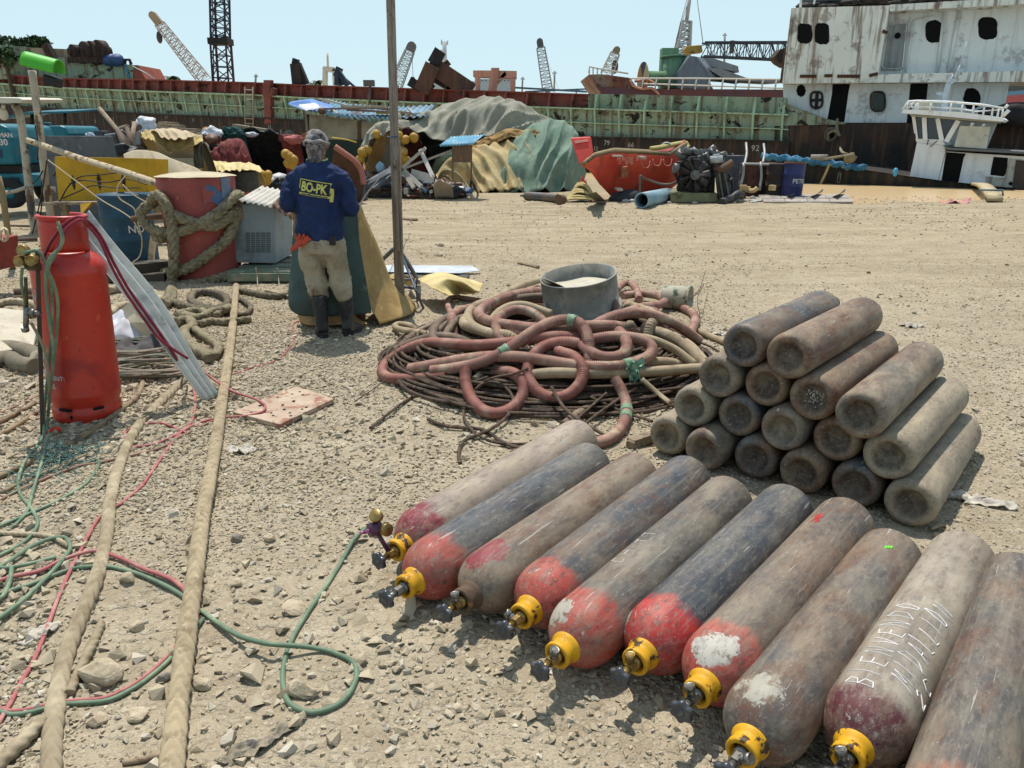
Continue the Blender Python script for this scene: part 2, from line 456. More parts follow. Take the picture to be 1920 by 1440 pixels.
# ... and the stones big enough to point at
def big_stone(px,py,w,label,k=.7,h=.6,seed=1,dark=False):
    p=GP(px,py);r=w/FPX*(p.y*math.cos(PIT)+CAMH*math.sin(PIT))*.5
    rs=np.random.default_rng(seed);bm=bmesh.new()
    for _ in range(26):
        d=Vector(rs.normal(size=3)).normalized()*(.85+.25*rs.random());bm.verts.new((d.x*r,d.y*r*k,d.z*r*h))
    bmesh.ops.convex_hull(bm,input=bm.verts[:]);bmesh.ops.delete(bm,geom=[v for v in bm.verts if not v.link_faces],context='VERTS')
    bmesh.ops.bevel(bm,geom=bm.edges[:],offset=r*.07,segments=1,affect='EDGES')
    me=bpy.data.meshes.new('stone');bm.to_mesh(me);bm.free();me.materials.append(STONE_D if dark else STONE_B)
    o=bpy.data.objects.new('stone',me);COL.objects.link(o);o.location=p+Vector((0,0,r*h*.55));o.rotation_euler=(rs.normal()*.12,rs.normal()*.12,rs.random()*.8-.4)
    return tag(o,label,'stone','larger stones lying on the gravel')
STONE_B=mat('pale_rock',S(204,186,158),.95,layers=((S(164,146,118),14,.5,.7),(S(222,210,190),30,.55,.72)),bump=(40,.6,.012),spec=.15,vscale=9)
STONE_D=mat('grey_rock',S(150,142,130),.95,layers=((S(110,100,90),16,.5,.7),),bump=(40,.6,.012),spec=.15,vscale=9)
for a in ((193,1275,92,'largest stone, a pale block between the two thick ropes',.7,.62,3),(568,1302,66,'pale stone lying inside the loop of green hose',.6,.62,4),
          (552,1142,56,'flat pale slab sunk in the dirt left of the gas cylinder valves',.9,.3,5),(382,1288,44,'stone touching the right side of the braided rope',.7,.5,6),
          (199,846,34,'flat tan stone beside the teal net scrap',.8,.4,7),(307,1275,36,'dark grey stone between the green hose and the braided rope',.7,.6,8,True),
          (182,1355,48,'pale stone below the largest stone',.8,.6,9),(258,1345,48,'angular stone left of the braided rope near the photo bottom',.8,.6,10),
          (240,1090,34,'small pale stone above the green hose between the ropes',.8,.7,11),(258,1180,30,'cube shaped stone between the ropes',.9,.8,12),
          (444,1014,26,'grey stone just right of the braided rope',.9,.7,13,True),(505,1012,28,'rounded brown stone alone in fine gravel',.8,.5,14),
          (443,1098,26,'knobbly stone with a dark hollow right of the braided rope',.8,.7,15),(826,462,14,'pale stone on the open dirt right of the timber pole',.9,.7,16),
          (823,480,17,'brown clod on the open dirt right of the timber pole',.9,.6,17),(860,1330,26,'small stone in front of the cylinder valves',.8,.6,18)):
    big_stone(*a)
# ================================================================== GAS CYLINDERS
CR=0.115
def cylmat(name,body,mottle,red=None,zr=9.0,dust=.3,rust=.35,patch=None,patch_col=S(190,182,168),patch_r=.07,redwear=.35,gloss=.55,dark=.4,hollow=False):
    t=NT(name);tc=t.n('TexCoord');oc=tc.outputs['Object'];co=t.coords()
    sep=t.n('SeparateXYZ');t.l(oc,sep.inputs[0]);z=sep.outputs[2]
    big=t.noise(co,5.5,8,(1,1,.45),.68);med=t.noise(co,17,8,(1,1,.5),.7);fine=t.noise(co,75,6,(1,1,.35),.7)
    col=t.mix(t.ramp(big,.42,.57),body,mottle)
    fl=t.noise(co,7,10,(1,1,.55),.74);rr_=t.noise(co,6,10,(1,1,.6),.72,.4)
    col=t.mix(t.math('MULTIPLY',t.ramp(fl,.50,.56),dark),col,S(44,48,56))
    col=t.mix(t.math('MULTIPLY',t.ramp(rr_,.50,.58),min(1,rust*1.35)),col,t.mix(t.ramp(fine,.4,.6),S(128,84,58),S(92,60,46)))
    if red:
        edge=t.math('ADD',z,t.math('MULTIPLY',t.math('SUBTRACT',med,.5),.16))
        f=t.math('MULTIPLY',t.ramp(edge,zr-.02,zr+.03),t.ramp(t.noise(co,30,8,None,.7),.30,.44))
        rc=t.mix(t.ramp(big,.42,.60),red,tuple(c*.68 for c in red[:3])+(1,))
        rc=t.mix(t.math('MULTIPLY',t.ramp(t.noise(co,9,10,None,.75),.53,.58),redwear),rc,S(104,88,80))
        rc=t.mix(t.math('MULTIPLY',t.ramp(t.noise(co,14,9,None,.75),.58,.61),.7),rc,S(70,58,54))
        col=t.mix(f,col,rc)
    if patch:
        dd=t.n('VectorMath',operation='DISTANCE');t.l(oc,dd.inputs[0]);dd.inputs[1].default_value=patch
        e=t.math('ADD',dd.outputs['Value'],t.math('MULTIPLY',t.math('SUBTRACT',t.noise(co,14,9,None,.7),.5),.16))
        pc=t.mix(t.ramp(t.noise(co,26,9,None,.75),.52,.60),patch_col,S(116,92,72))
        col=t.mix(t.ramp(e,patch_r,patch_r-.006),col,pc)
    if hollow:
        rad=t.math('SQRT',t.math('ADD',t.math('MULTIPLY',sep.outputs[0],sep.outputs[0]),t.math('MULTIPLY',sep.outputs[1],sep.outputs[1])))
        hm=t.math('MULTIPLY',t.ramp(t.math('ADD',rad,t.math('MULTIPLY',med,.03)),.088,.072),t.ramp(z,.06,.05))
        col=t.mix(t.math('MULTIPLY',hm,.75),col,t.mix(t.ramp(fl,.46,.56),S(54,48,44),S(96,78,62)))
    # dried dust lying in irregular smears, pale scuffs and scratches
    col=t.mix(t.math('MULTIPLY',t.ramp(t.noise(co,8,9,(1,1,.35),.72),.44,.66),dust),col,DUST)
    col=t.mix(t.math('MULTIPLY',t.ramp(fine,.54,.62),.32),col,S(172,158,138))
    col=t.mix(t.math('MULTIPLY',t.ramp(t.noise(co,42,8,(1,1,.4),.75),.53,.60),.36),col,S(62,56,54))
    col=t.mix(t.math('MULTIPLY',t.ramp(t.noise(co,60,6,(1,1,.06),.6),.52,.66),.35),col,S(150,140,126))
    col=t.mix(t.math('MULTIPLY',t.ramp(t.noise(co,46,3,(1.6,1.6,.09),.5,.6),.68,.72),.55),col,S(205,198,186))
    col=t.mix(t.math('MULTIPLY',t.ramp(t.noise(co,120,2),.70,.74),.6),col,S(214,208,196))
    t.l(col,t.b.inputs['Base Color'])
    mr=t.n('MapRange');t.l(med,mr.inputs[0]);mr.inputs[3].default_value=gloss-.12;mr.inputs[4].default_value=gloss+.25
    t.l(mr.outputs[0],t.b.inputs['Roughness']);t.b.inputs['Specular IOR Level'].default_value=.4
    t.bump(t.math('ADD',t.math('MULTIPLY',med,.6),t.math('MULTIPLY',fine,.4)),.25,.004)
    return t.m
def cyl_body(L,r=CR):
    m=MB();pr=[(0,.050),(.025,.049),(.044,.043),(.058,.030),(.068,.012),(.077,.003),(.087,0),(.098,.003),(.107,.010),(.113,.022),(.115,.036)]
    pr=[(a*r/.115,b) for a,b in pr]+[(r,L*k/8) for k in range(1,9)]
    for k in range(1,9):
        a=k/8*1.23;pr.append((r*math.cos(a),L+.125*math.sin(a)))
    pr.append((.03,L+.123));return m.lathe(pr,40)
YEL=mat('yellow_paint_worn',S(230,170,28,.72),.55,layers=((S(80,60,40),22,.57,.60),(S(190,140,50),12,.58,.75)),bump=(80,.15,.003),vscale=14)
RCOL=mat('rusty_collar',S(104,82,64),.8,layers=((S(196,146,50),24,.60,.68),(S(60,46,38),15,.5,.7)),bump=(70,.4,.004),vscale=14)
STEEL=mat('worn_steel',S(150,146,138),.42,.8,layers=((S(70,66,60),30,.5,.7),),bump=(90,.2,.003),vscale=14)
BRASS=mat('dull_brass',S(176,148,92),.42,.75,layers=((S(96,78,46),30,.5,.7),),bump=(90,.2,.003),vscale=14)
KNOB=mat('dark_handwheel',S(92,94,100),.34,.5,layers=((S(150,146,138),30,.55,.7),),bump=None,vscale=14)
def collar_mb(z):
    return MB().lathe([(.049,z-.006),(.051,z+.0),(.0495,z+.007),(.043,z+.014),(.0395,z+.022),(.0395,z+.034),(.043,z+.038),(.043,z+.052),(.040,z+.056),(.030,z+.056),(.028,z+.026)],30)
def add_valve(root,z,phi,style=0):
    """stem, side outlet and handwheel, pointing on along the axis"""
    c,s_=math.cos(phi),math.sin(phi);side=Vector((c,s_,0))
    m=MB();m.cyl((0,0,z+.03),(0,0,z+.064),.022,.018,12).cyl((0,0,z+.064),(0,0,z+.094),.0165,.0165,6,smooth=False).cyl((0,0,z+.094),(0,0,z+.128),.0105,n=10)
    m.build('valve_stem',BRASS if style else STEEL,root)
    a=Vector((0,0,z+.076));m=MB();m.cyl(a,a+side*.034,.0115,n=10);m.tube([a+side*.026,a+side*.042],.0145,12,raw=True);m.lathe([(.0145,0),(.0085,0),(.0085,-.012),(0,-.012)],12,Matrix.Translation(a+side*.0421)@side.to_track_quat('Z','Y').to_matrix().to_4x4())
    m.build('valve_outlet',STEEL if style !=2 else BRASS,root)
    m=MB();zz=z+.124
    def fn(u,v):
        a=2*math.pi*u;rad=.031*(1+.12*math.cos(6*a))
        prof=[(0,.004),(.45,.006),(.62,.001),(.85,.005),(1,.009),(1,.021),(.82,.025),(.35,.021),(.25,.026),(0,.026)]
        k=v*(len(prof)-1);i=min(int(k),len(prof)-2);f=k-i
        rr=prof[i][0]*(1-f)+prof[i+1][0]*f;h=prof[i][1]*(1-f)+prof[i+1][1]*f
        return Vector((rr*rad*math.cos(a),rr*rad*math.sin(a),zz+h))
    m.grid(fn,36,19,closeu=True);m.build('handwheel',KNOB,root)
def orient(root,d,up=(0,0,1),roll=0):
    Z=Vector(d).normalized();X=(Vector(up)-Z*Z.dot(Vector(up))).normalized();Y=Z.cross(X)
    M=Matrix((X,Y,Z)).transposed().to_4x4()@Matrix.Rotation(roll,4,'Z');root.rotation_euler=M.to_euler()
RED1,RED2,CRIM,MARO=S(206,88,74,.60),S(204,56,52,.62),S(160,46,62,.58),S(104,44,50,.7)
GRP_ROW='gas cylinders lying in a row on the gravel'
ROW=[  # collar px, tail px, label, material kwargs, collar material, valve style, outlet angle
 ((757,1022),(1088,823),'pale dust coated gas cylinder with crimson shoulder and a gauge regulator on its valve',dict(body=S(186,168,150),mottle=S(160,142,126),red=CRIM,zo=-.035,dust=.75,rust=.1,dark=.18),YEL,1,.6),
 ((775,1090),(1110,870),'dark blue-black gas cylinder with a faded red shoulder beside the dust coated one',dict(body=S(66,74,86),mottle=S(96,98,98),red=RED1,zo=-.05,dust=.28,rust=.12),YEL,0,2.2),
 ((882,1118),(1197,893),'brown rusty gas cylinder with a dark crimson patch and a rusty collar',dict(body=S(116,102,90),mottle=S(138,118,98),red=None,zo=-.02,dust=.4,rust=.5,patch=(.09,.03,0),patch_col=CRIM,patch_r=.085),RCOL,1,.2),
 ((992,1147),(1292,898),'dark gas cylinder with a scuffed orange red shoulder beside the rusty collared one',dict(body=S(72,80,90),mottle=S(110,98,88),red=RED1,zo=-.04,dust=.3,rust=.4,redwear=.6),YEL,1,1.2),
 ((1060,1215),(1367,936),'grey brown gas cylinder with chalk scratches and a grey patch on its red shoulder',dict(body=S(104,100,94),mottle=S(122,110,98),red=RED1,zo=-.055,dust=.4,rust=.25,patch=(.07,.07,.06),patch_r=.055),YEL,1,-.2),
 ((1205,1227),(1477,952),'blackish gas cylinder with a bright red shoulder and a small grey patch on its left',dict(body=S(60,68,78),mottle=S(92,94,94),red=RED2,zo=-.05,dust=.3,rust=.12,patch=(.02,.10,.04),patch_r=.045),YEL,2,.1),
 ((1320,1285),(1587,978),'brownish gas cylinder with a large white patch worn into its red shoulder',dict(body=S(106,96,88),mottle=S(128,108,92),red=RED1,zo=-.06,dust=.35,rust=.45,patch=(.085,.0,.05),patch_r=.06,patch_col=S(206,200,190)),YEL,0,.3),
 ((1405,1390),(1672,1038),'rust mottled gas cylinder with no red paint, a grey shoulder patch and a green speck',dict(body=S(104,98,92),mottle=S(126,106,90),red=None,zo=0,dust=.35,rust=.5,patch=(.09,.02,.03),patch_r=.06,patch_col=S(176,170,156)),YEL,0,-1.0),
 ((1600,1400),(1806,1043),'pale brown gas cylinder with handwritten chalk names and a maroon shoulder',dict(body=S(150,136,120),mottle=S(176,164,148),red=MARO,zo=-.005,dust=.5,rust=.25,dark=.25),YEL,0,.3),
 ((1768,1585),(1908,1083),'dark scratched gas cylinder lying at the right edge of the photo',dict(body=S(96,92,88),mottle=S(118,104,92),red=S(176,104,76),zo=-.02,dust=.35,rust=.4),YEL,0,.8)]
ROWC=[]
for i,(pc,pt,lab,kw,cm,vs,vo) in enumerate(ROW):
    A,B=G(*pc,CR+.012),G(*pt,CR+.012);Ltot=(A-B).length;L=Ltot-.118
    zo=kw.pop('zo');
    if kw.get('patch'): kw['patch']=(kw['patch'][0],kw['patch'][1],kw['patch'][2]+L)
    root=thing('gas_cylinder',lab,'gas cylinder',(0,0,0),GRP_ROW)
    cyl_body(L).build('body',cylmat('cylinder_paint_%d'%i,zr=L+zo,**kw),root)
    co_=collar_mb(L+.112).build('collar',cm,root)
    add_valve(root,L+.112,vo,vs)
    root.location=B+Vector((0,0,gz(B)*.5));orient(root,A-B);ROWC.append((root,L))
# chalk handwriting on the pale brown cylinder
GLY={'B': [[(0,0),(0,1)],[(0,1),(.5,.85),(.45,.6),(0,.52),(.6,.35),(.55,.08),(0,0)]],'I': [[(.2,0),(.2,1)]],
       'E': [[(.6,1),(0,.95),(0,.03),(.6,0)],[(0,.52),(.5,.5)]],'N': [[(0,0),(.02,1),(.6,0),(.62,1)]],
       'V': [[(0,1),(.28,0),(.6,1)]],'D': [[(.05,0),(.05,1),(.55,.8),(.6,.3),(.05,0)]],
       'O': [[(.3,1),(.02,.6),(.15,.08),(.45,.05),(.6,.5),(.42,.95),(.3,1)]],'M': [[(0,0),(.1,1),(.35,.35),(.62,1),(.7,0)]],
       'A': [[(0,0),(.3,1),(.6,0)],[(.1,.38),(.5,.38)]],'L': [[(.05,1),(.05,.05),(.5,0)]],'2': [[(0,.8),(.3,1),(.5,.75),(0,0),(.55,.05)]],
       'C': [[(.55,.85),(.2,1),(0,.5),(.2,.02),(.55,.1)]],'H': [[(0,0),(0,1)],[(.6,0),(.6,1)],[(0,.5),(.6,.5)]],'T': [[(0,1),(.6,1)],[(.3,1),(.3,0)]]}
CHALK=flat('chalk',S(232,226,222,.85),.9)
def chalk_on(i,lines,rad=.0013):
    root,L=ROWC[i];m=MB()
    rs=random.Random(4)
    for word,zst,phi,hgt_,adv in lines:
        z=zst
        for k,chh in enumerate(word):
            if chh==' ': z-=adv*.7;continue
            hh=hgt_*(1+rs.uniform(-.12,.12))
            for st in GLY[chh]:
                pts=[]
                for (x,y) in st:
                    p=phi-.0*k+(y*hh)/CR;zz=z-x*adv*1.05+rs.uniform(-.002,.002)-y*.012
                    pts.append(Vector((math.cos(p)*(CR+.0004),math.sin(p)*(CR+.0004),zz)))
                fine=[]
                for a,b in zip(pts,pts[1:]):
                    for q in range(5):
                        v=a.lerp(b,q/5);rr=(CR+.0004)/math.hypot(v.x,v.y);fine.append(Vector((v.x*rr,v.y*rr,v.z)))
                fine.append(pts[-1]);m.tube(fine,rad,5,raw=True)
            z-=adv*1.32
    return m.build('chalk_writing',CHALK,root)
L9=ROWC[8][1]
chalk_on(8,[('BIENVENDO',L9+.01,.0,.082,.042),('MIDALLION',L9-.07,-.74,.072,.040),('2C',L9-.08,-1.2,.05,.045)],.0017)
L5=ROWC[4][1]
chalk_on(4,[('CH TT',L5-.24,.15,.055,.05)],.0009)
m=MB()  # green speck on the rust mottled one
for k in range(3): m.ball((math.cos(-.25+.06*k)*CR,math.sin(-.25+.06*k)*CR,.16+.008*k),(.004,.006,.011),8,5)
m.build('paint_speck',flat('green_speck',S(120,230,60)),ROWC[7][0])
m=MB()  # red smear on its neighbour
def smear(u,v):
    p=.35+.3*(u-.5)*(.6+.4*math.sin(v*9));return Vector((math.cos(p)*(CR+.0006),math.sin(p)*(CR+.0006),.22+.07*v+.02*math.sin(u*7)))
m.grid(smear,8,8);m.build('paint_smear',flat('red_smear',RED2),ROWC[6][0])
# the stack of cylinders seen from their hollow bottoms
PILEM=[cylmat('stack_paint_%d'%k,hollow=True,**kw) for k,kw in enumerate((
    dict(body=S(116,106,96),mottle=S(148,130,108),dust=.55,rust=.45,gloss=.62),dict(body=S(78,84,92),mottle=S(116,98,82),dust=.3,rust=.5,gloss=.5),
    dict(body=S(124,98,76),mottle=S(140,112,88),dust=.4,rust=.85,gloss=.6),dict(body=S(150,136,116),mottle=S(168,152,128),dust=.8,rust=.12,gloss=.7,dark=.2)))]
proto=thing('gas_cylinder','x','gas cylinder',(0,0,0),'gas cylinders stacked with their hollow ends to the camera')
PL_=1.05;PR_=.1075
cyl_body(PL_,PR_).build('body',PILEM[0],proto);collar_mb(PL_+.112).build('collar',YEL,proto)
MB().lathe([(.034,PL_+.15),(.04,PL_+.17),(.04,PL_+.24),(.03,PL_+.262),(0,PL_+.266)],20).build('valve_cap',RCOL,proto)
u_,a_=Vector((.775,-.632,0)),Vector((.632,.775,0));O_=Vector((.80,3.73,PR_+.006));ST=.2345;TH=.1795
PILE=[(0,0,0,3,'leftmost cylinder of the bottom layer of the stack'),(0,1,-.06,0,'second cylinder from the left in the bottom layer of the stack'),(0,2,.0,1,'third from the left in the bottom layer of the stack, dark hollow end'),
        (0,3,-.02,2,'fourth from the left in the bottom layer of the stack, brown hollow end'),(0,4,-.01,1,'fifth from the left in the bottom layer of the stack'),(0,5,-.05,3,'pale dusty cylinder at the right end of the stack bottom layer'),
        (1,0,.02,3,'leftmost cylinder of the second layer of the stack'),(1,1,.04,1,'second from the left in the second layer of the stack'),(1,2,.0,0,'third from the left in the second layer of the stack'),
        (1,3,.03,2,'fourth from the left in the second layer of the stack, rust speckled end'),(1,4,-.03,3,'pale mottled cylinder at the right end of the second layer of the stack'),
        (2,0,.03,0,'leftmost cylinder of the third layer of the stack'),(2,1,.05,2,'second from the left in the third layer of the stack'),(2,2,.0,2,'rusty cylinder with white flakes in its hollow end, third layer of the stack'),
        (2,3,-.10,0,'cylinder sticking out towards the camera at the right of the third layer'),(3,0,.02,1,'left one of the two cylinders on top of the stack'),(3,1,-.03,2,'right, rust streaked one of the two cylinders on top of the stack')]
for k,(t_,i,off,mi,lab) in enumerate(PILE):
    c=proto if k==0 else copy_tree(proto)
    c['label']=lab
    b=[x for x in c.children if x.name.startswith('body')][0]
    if k: b.data=b.data.copy()
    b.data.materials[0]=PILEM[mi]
    d=(a_+u_*random.uniform(-.015,.015)).normalized()
    c.location=O_+u_*(ST*(i+t_*.5))+Vector((0,0,TH*t_))+a_*off+Vector((0,0,.004));orient(c,d,roll=random.uniform(0,6.28))
    if t_==2 and i==2:
        m=MB()
        for q in range(42):
            a=random.uniform(0,6.28);rr=random.uniform(0,.05)
            m.ball((rr*math.cos(a),rr*math.sin(a),.034-.1*max(0,rr-.03)),(.004,.003,.0015),6,4)
        m.build('paint_flakes',flat('white_flakes',S(226,220,208)),c)
# ================================================================== HEAP OF HOSES AND WIRE ROPE
ribbed=lambda p=.0135,a=.10: (lambda ang,L: 1+a*math.cos(2*math.pi*L/p))
def lay(n=6,p=.10,a=.10):
    return lambda ang,L: 1+a*np.abs(np.cos((n*ang-2*math.pi*L*n/p/1.0*.5)*.5))-a*.5
def braid(p=.09,a=.16):
    def f(ang,L):
        q=ang/(math.pi/2);k=np.floor(q).astype(int);t=q-k;s_=np.where(k%2==0,1,-1)
        h=np.abs(np.sin(math.pi*(L/p*1.5+s_*(t-.5)*1.15)))**.7
        return 1-a*2.1+a*2.9*h*(.66+.34*np.sin(math.pi*np.clip(t,0,1))**.6)+.03*np.sin(L*11)+.02*np.sin(L*29+ang)
    return f
WIRE=mat('rusty_wire_rope',S(98,80,64),.75,.2,layers=((S(60,48,40),9,.48,.6),(S(150,124,96),30,.58,.7)),bump=(120,.3,.003))
WIREP=mat('dusty_wire_rope',S(164,142,112),.85,.1,layers=((S(110,92,72),14,.5,.62),),bump=(120,.3,.003))
HPINK=mat('pink_ribbed_hose',S(158,116,102),.75,layers=((S(184,150,130),4,.46,.62),(S(150,92,78),12,.55,.68),(S(196,176,148),7,.56,.68)),bump=(60,.15,.003),vscale=4)
HRED=mat('red_ribbed_hose',S(154,100,88),.7,layers=((S(180,138,120),5,.50,.64),(S(150,84,72),12,.55,.68)),bump=(60,.15,.003),vscale=4)
HBEI=mat('beige_hose',S(178,158,128),.8,layers=((S(146,126,100),6,.5,.64),(S(196,180,154),10,.55,.68)),bump=(60,.15,.003),vscale=4)
HDRK=mat('dark_dusty_hose',S(120,100,86),.75,layers=((S(160,140,114),5,.5,.64),),bump=(60,.15,.003),vscale=4)
HC,HRX,HRY,HH=Vector((.33,5.60,0)),1.24,1.22,.40
def heap(x,y):
    r2=((x-HC.x)/HRX)**2+((y-HC.y)/HRY)**2
    return HH*max(0,1-r2)**.75
def HP(px,py,lift=.03):
    d=ray(px,py);t0=3.2/d.y;prev=None
    for k in range(420):
        t=t0+k*.01/d.y;p=EYE+d*t
        if p.z<=heap(p.x,p.y)+lift+gz(p)*.5: return p
    return G(px,py,lift)
Q=lambda pts: [(640+x/2.4,440+y/2.4) for x,y in pts]
def wire_coil():
    m=MB();rs=random.Random(11)
    for k in range(84):
        rho=rs.uniform(.42,1.0)**.75;ph=rs.uniform(0,6.28);cx=HC.x-.05+rs.uniform(-.07,.07);cy=HC.y-.06+rs.uniform(-.07,.07)
        top=HH*max(0,1-rho**2)**.75;z0=.012+top*rs.uniform(.25,.9);n=44;w=[rs.uniform(-1,1) for _ in range(6)]
        arc=6.283 if rs.random()<.8 else rs.uniform(3,5.5)
        pts=[]
        for i in range(n+1):
            a=ph+arc*i/n;rr=rho*(1+.06*(w[0]*math.sin(2*a+w[1]*3)+w[2]*math.sin(3*a+w[3]*3))+.02*math.sin(7*a+k))
            pts.append(Vector((cx+HRX*.97*rr*math.cos(a),cy+HRY*.97*rr*math.sin(a),max(.012,z0+.02*w[4]*math.sin(a*2+w[5]*3)))))
        m.tube(pts,rs.choice((.009,.011,.012)),7,step=.016,disp=lay(5,.09,.22))
    return m.build('wire_rope_coil',WIRE)
tag(wire_coil(),'wide flat coil of dark rusty steel wire rope under the hoses','wire rope')
def hose(pts,lifts,r,m,label,rib=True,name='suction_hose',grp='ribbed suction hoses heaped on the wire rope',tape=None):
    L=lifts if hasattr(lifts,'__len__') else [lifts]*len(pts)
    pts=Q(pts);n=len(pts);P3=[HP(a,b,float(np.interp(i/(n-1),np.linspace(0,1,len(L)),L))) for i,(a,b) in enumerate(pts)]
    for e_,f_ in ((0,1),(-1,-2)):  # cut ends sink between the other hoses
        if ((P3[e_].x-HC.x)/HRX)**2+((P3[e_].y-HC.y)/HRY)**2<.72: P3[e_]=P3[e_]+(P3[e_]-P3[f_]).normalized()*.08-Vector((0,0,.10))
    # ease sudden jumps in height and depth so that the hose stays smooth
    for _ in range(2): P3=[P3[0]]+[(P3[i-1]+P3[i]*4+P3[i+1])/6 for i in range(1,n-1)]+[P3[-1]]
    if tape is None:
        o=MB().tube(P3,r,14,step=.0045 if rib else .02,disp=ribbed() if rib else None).build(name,m)
    else:
        o=thing(name,'','',P3[0]);MB().tube(P3,r,14,step=.0045 if rib else .02,disp=ribbed() if rib else None).build('hose',m,o)
        cp=catmull(P3,.01)
        for f in tape:
            i=int(f*(len(cp)-8));MB().tube(cp[i:i+7],r*1.13,12,raw=True,disp=lambda a,L: 1+.05*np.sin(a*5+L*90)).build('tape_wrap',TAPE,o)
    return tag(o,label,'hose',grp)
TAPE=mat('green_tape',S(120,150,120),.7,layers=((S(170,180,160),30,.5,.65),),vscale=20)
r0=.036
hose([(250,520),(330,480),(440,445),(540,450),(640,480)],.03,.033,HDRK,'dark dusty hose showing behind the leftmost pink loop')
hose([(890,205),(830,220),(760,250),(690,285),(620,325),(550,375),(535,405),(570,420),(640,422),(720,428)],.05,.036,HBEI,'pale beige hose bent in a tight turn left of the steel tub',False)
hose([(510,435),(420,445),(330,440),(250,428),(222,412),(250,396),(330,398),(410,418)],.03,.027,HBEI,'thin beige hose folded at the far left of the heap',False)
hose([(640,300),(560,290),(500,272),(470,290),(470,320),(520,350)],.04,.027,HPINK,'short pink hose kinked at the back left edge of the heap',False)
hose([(430,405),(480,375),(560,355),(640,350)],.05,.030,HDRK,'short dark smooth hose end left of the beige bend',False)
hose([(455,450),(480,410),(520,365),(570,330)],.05,.030,HDRK,'dark ribbed hose stub crossing under the beige bend')
hose([(905,250),(830,258),(750,275),(660,312),(605,345),(610,378),(680,398),(780,412),(880,425),(980,425),(1100,412),(1200,398),(1285,372)],.075,r0,HPINK,'long pink hose running from behind the steel tub round in front of it')
hose([(905,295),(800,290),(720,310),(660,350)],.05,.03,HBEI,'beige hose showing through the upper left pink bend',False)
hose([(740,470),(690,440),(680,400),(720,350),(790,325),(870,328),(930,362)],.08,.032,HPINK,'pink ribbed hose arching left of the steel tub')
hose([(400,500),(430,520),(560,530),(700,480),(820,440)],.04,.016,HDRK,'thin grey hose under the pink loops',False)
hose([(860,585),(950,612),(1060,625),(1160,627),(1300,622),(1450,615),(1620,600)],[.10,.08,.06,.05],.034,HBEI,'long pale hose running right to the stacked cylinders, knotted with green plastic',False)
hose([(310,605),(400,590),(520,565),(640,545),(790,540),(930,568),(1060,595),(1180,600),(1300,590),(1390,560),(1425,515),(1380,472),(1280,452),(1150,446),(1060,452)],[.06,.09,.10,.10,.09],r0,HPINK,'pink ribbed hose sweeping across the front and turning back at the right',tape=(.63,))
hose([(480,635),(400,645),(300,652),(210,655),(160,630),(190,575),(280,515),(380,472),(470,490),(600,508),(740,492),(880,462),(1000,440),(1085,425)],[.025,.03,.04,.09,.12],r0,HRED,'reddish hose making the long loop that reaches furthest left')
hose([(1010,488),(1070,540),(1105,610),(1085,680),(1020,738),(940,748),(865,710),(822,640),(835,560),(900,492),(990,462),(1080,445)],[.13,.12,.07,.05,.07,.13],r0,HRED,'reddish ribbed hose standing in a big round ring at the front')
hose([(560,600),(552,660),(570,740),(630,805),(700,820),(780,790),(835,725),(825,660),(790,605),(730,570)],[.07,.05,.035,.035,.05,.08],r0,HRED,'reddish ribbed hose hanging in a loop left of the round ring')
hose([(410,612),(500,606),(600,590),(700,552),(790,490),(860,430),(950,382),(1030,372),(1095,398),(1125,455),(1120,510)],[.05,.08,.14,.17,.15],r0,HPINK,'pink ribbed hose climbing over the others with green tape at its bend',tape=(.35,.72))
hose([(1085,450),(1085,500),(1120,540),(1190,562),(1265,556),(1300,520),(1282,465),(1262,400)],.12,r0,HPINK,'pink ribbed hose curling below the right side of the steel tub')
hose([(1232,650),(1265,700),(1288,760),(1290,820),(1262,885),(1205,932),(1140,948),(1060,940)],[.06,.04,.035,.035],.033,HPINK,'pink brown hose hooking down to the gas cylinder row, taped midway',tape=(.3,.42))
hose([(1240,250),(1262,215),(1300,205),(1335,240),(1340,290)],.07,.034,HPINK,'short pink hose humped behind the steel tub')
hose([(1265,275),(1340,258),(1430,268),(1488,300),(1440,322),(1350,315),(1265,310)],.07,r0,HPINK,'pink hose doubled back right of the steel tub')
hose([(1110,372),(1220,350),(1320,340),(1420,362),(1510,392),(1590,412)],.09,r0,HPINK,'pink ribbed hose running right from the foot of the steel tub')
hose([(1490,300),(1550,340),(1605,355),(1600,395),(1560,420)],.04,r0,HPINK,'pink ribbed hose end bent down beside the paint bucket')
hose([(1290,410),(1400,452),(1500,505),(1590,585)],[.08,.04],.028,HBEI,'left one of three beige hoses running off to the stacked cylinders',False)
hose([(1400,385),(1490,440),(1570,510),(1640,600)],[.06,.035],.038,HBEI,'thick beige hose running off to the stacked cylinders',False)
hose([(1515,410),(1580,480),(1640,570)],.03,.026,HBEI,'right one of three beige hoses running off to the stacked cylinders',False)
hose([(1580,425),(1650,452),(1730,485)],.028,.026,HBEI,'beige hose stub lying out on the gravel right of the heap',False)
hose([(1340,540),(1440,545),(1500,530)],.06,.032,HBEI,'short beige hose end under the right hand pink bend')
hose([(700,540),(820,500),(960,520),(1100,530)],.04,.03,HDRK,'dark hose lying deep in the middle of the heap')
hose([(640,590),(610,620),(600,650)],.03,.02,HBEI,'short cut hose end poking out of the wire coil',False)
hose([(1000,860),(1060,800),(1130,770)],.025,.028,HDRK,'greenish hose end below the round ring',False)
rs_=random.Random(21)  # the hoses buried under the named ones
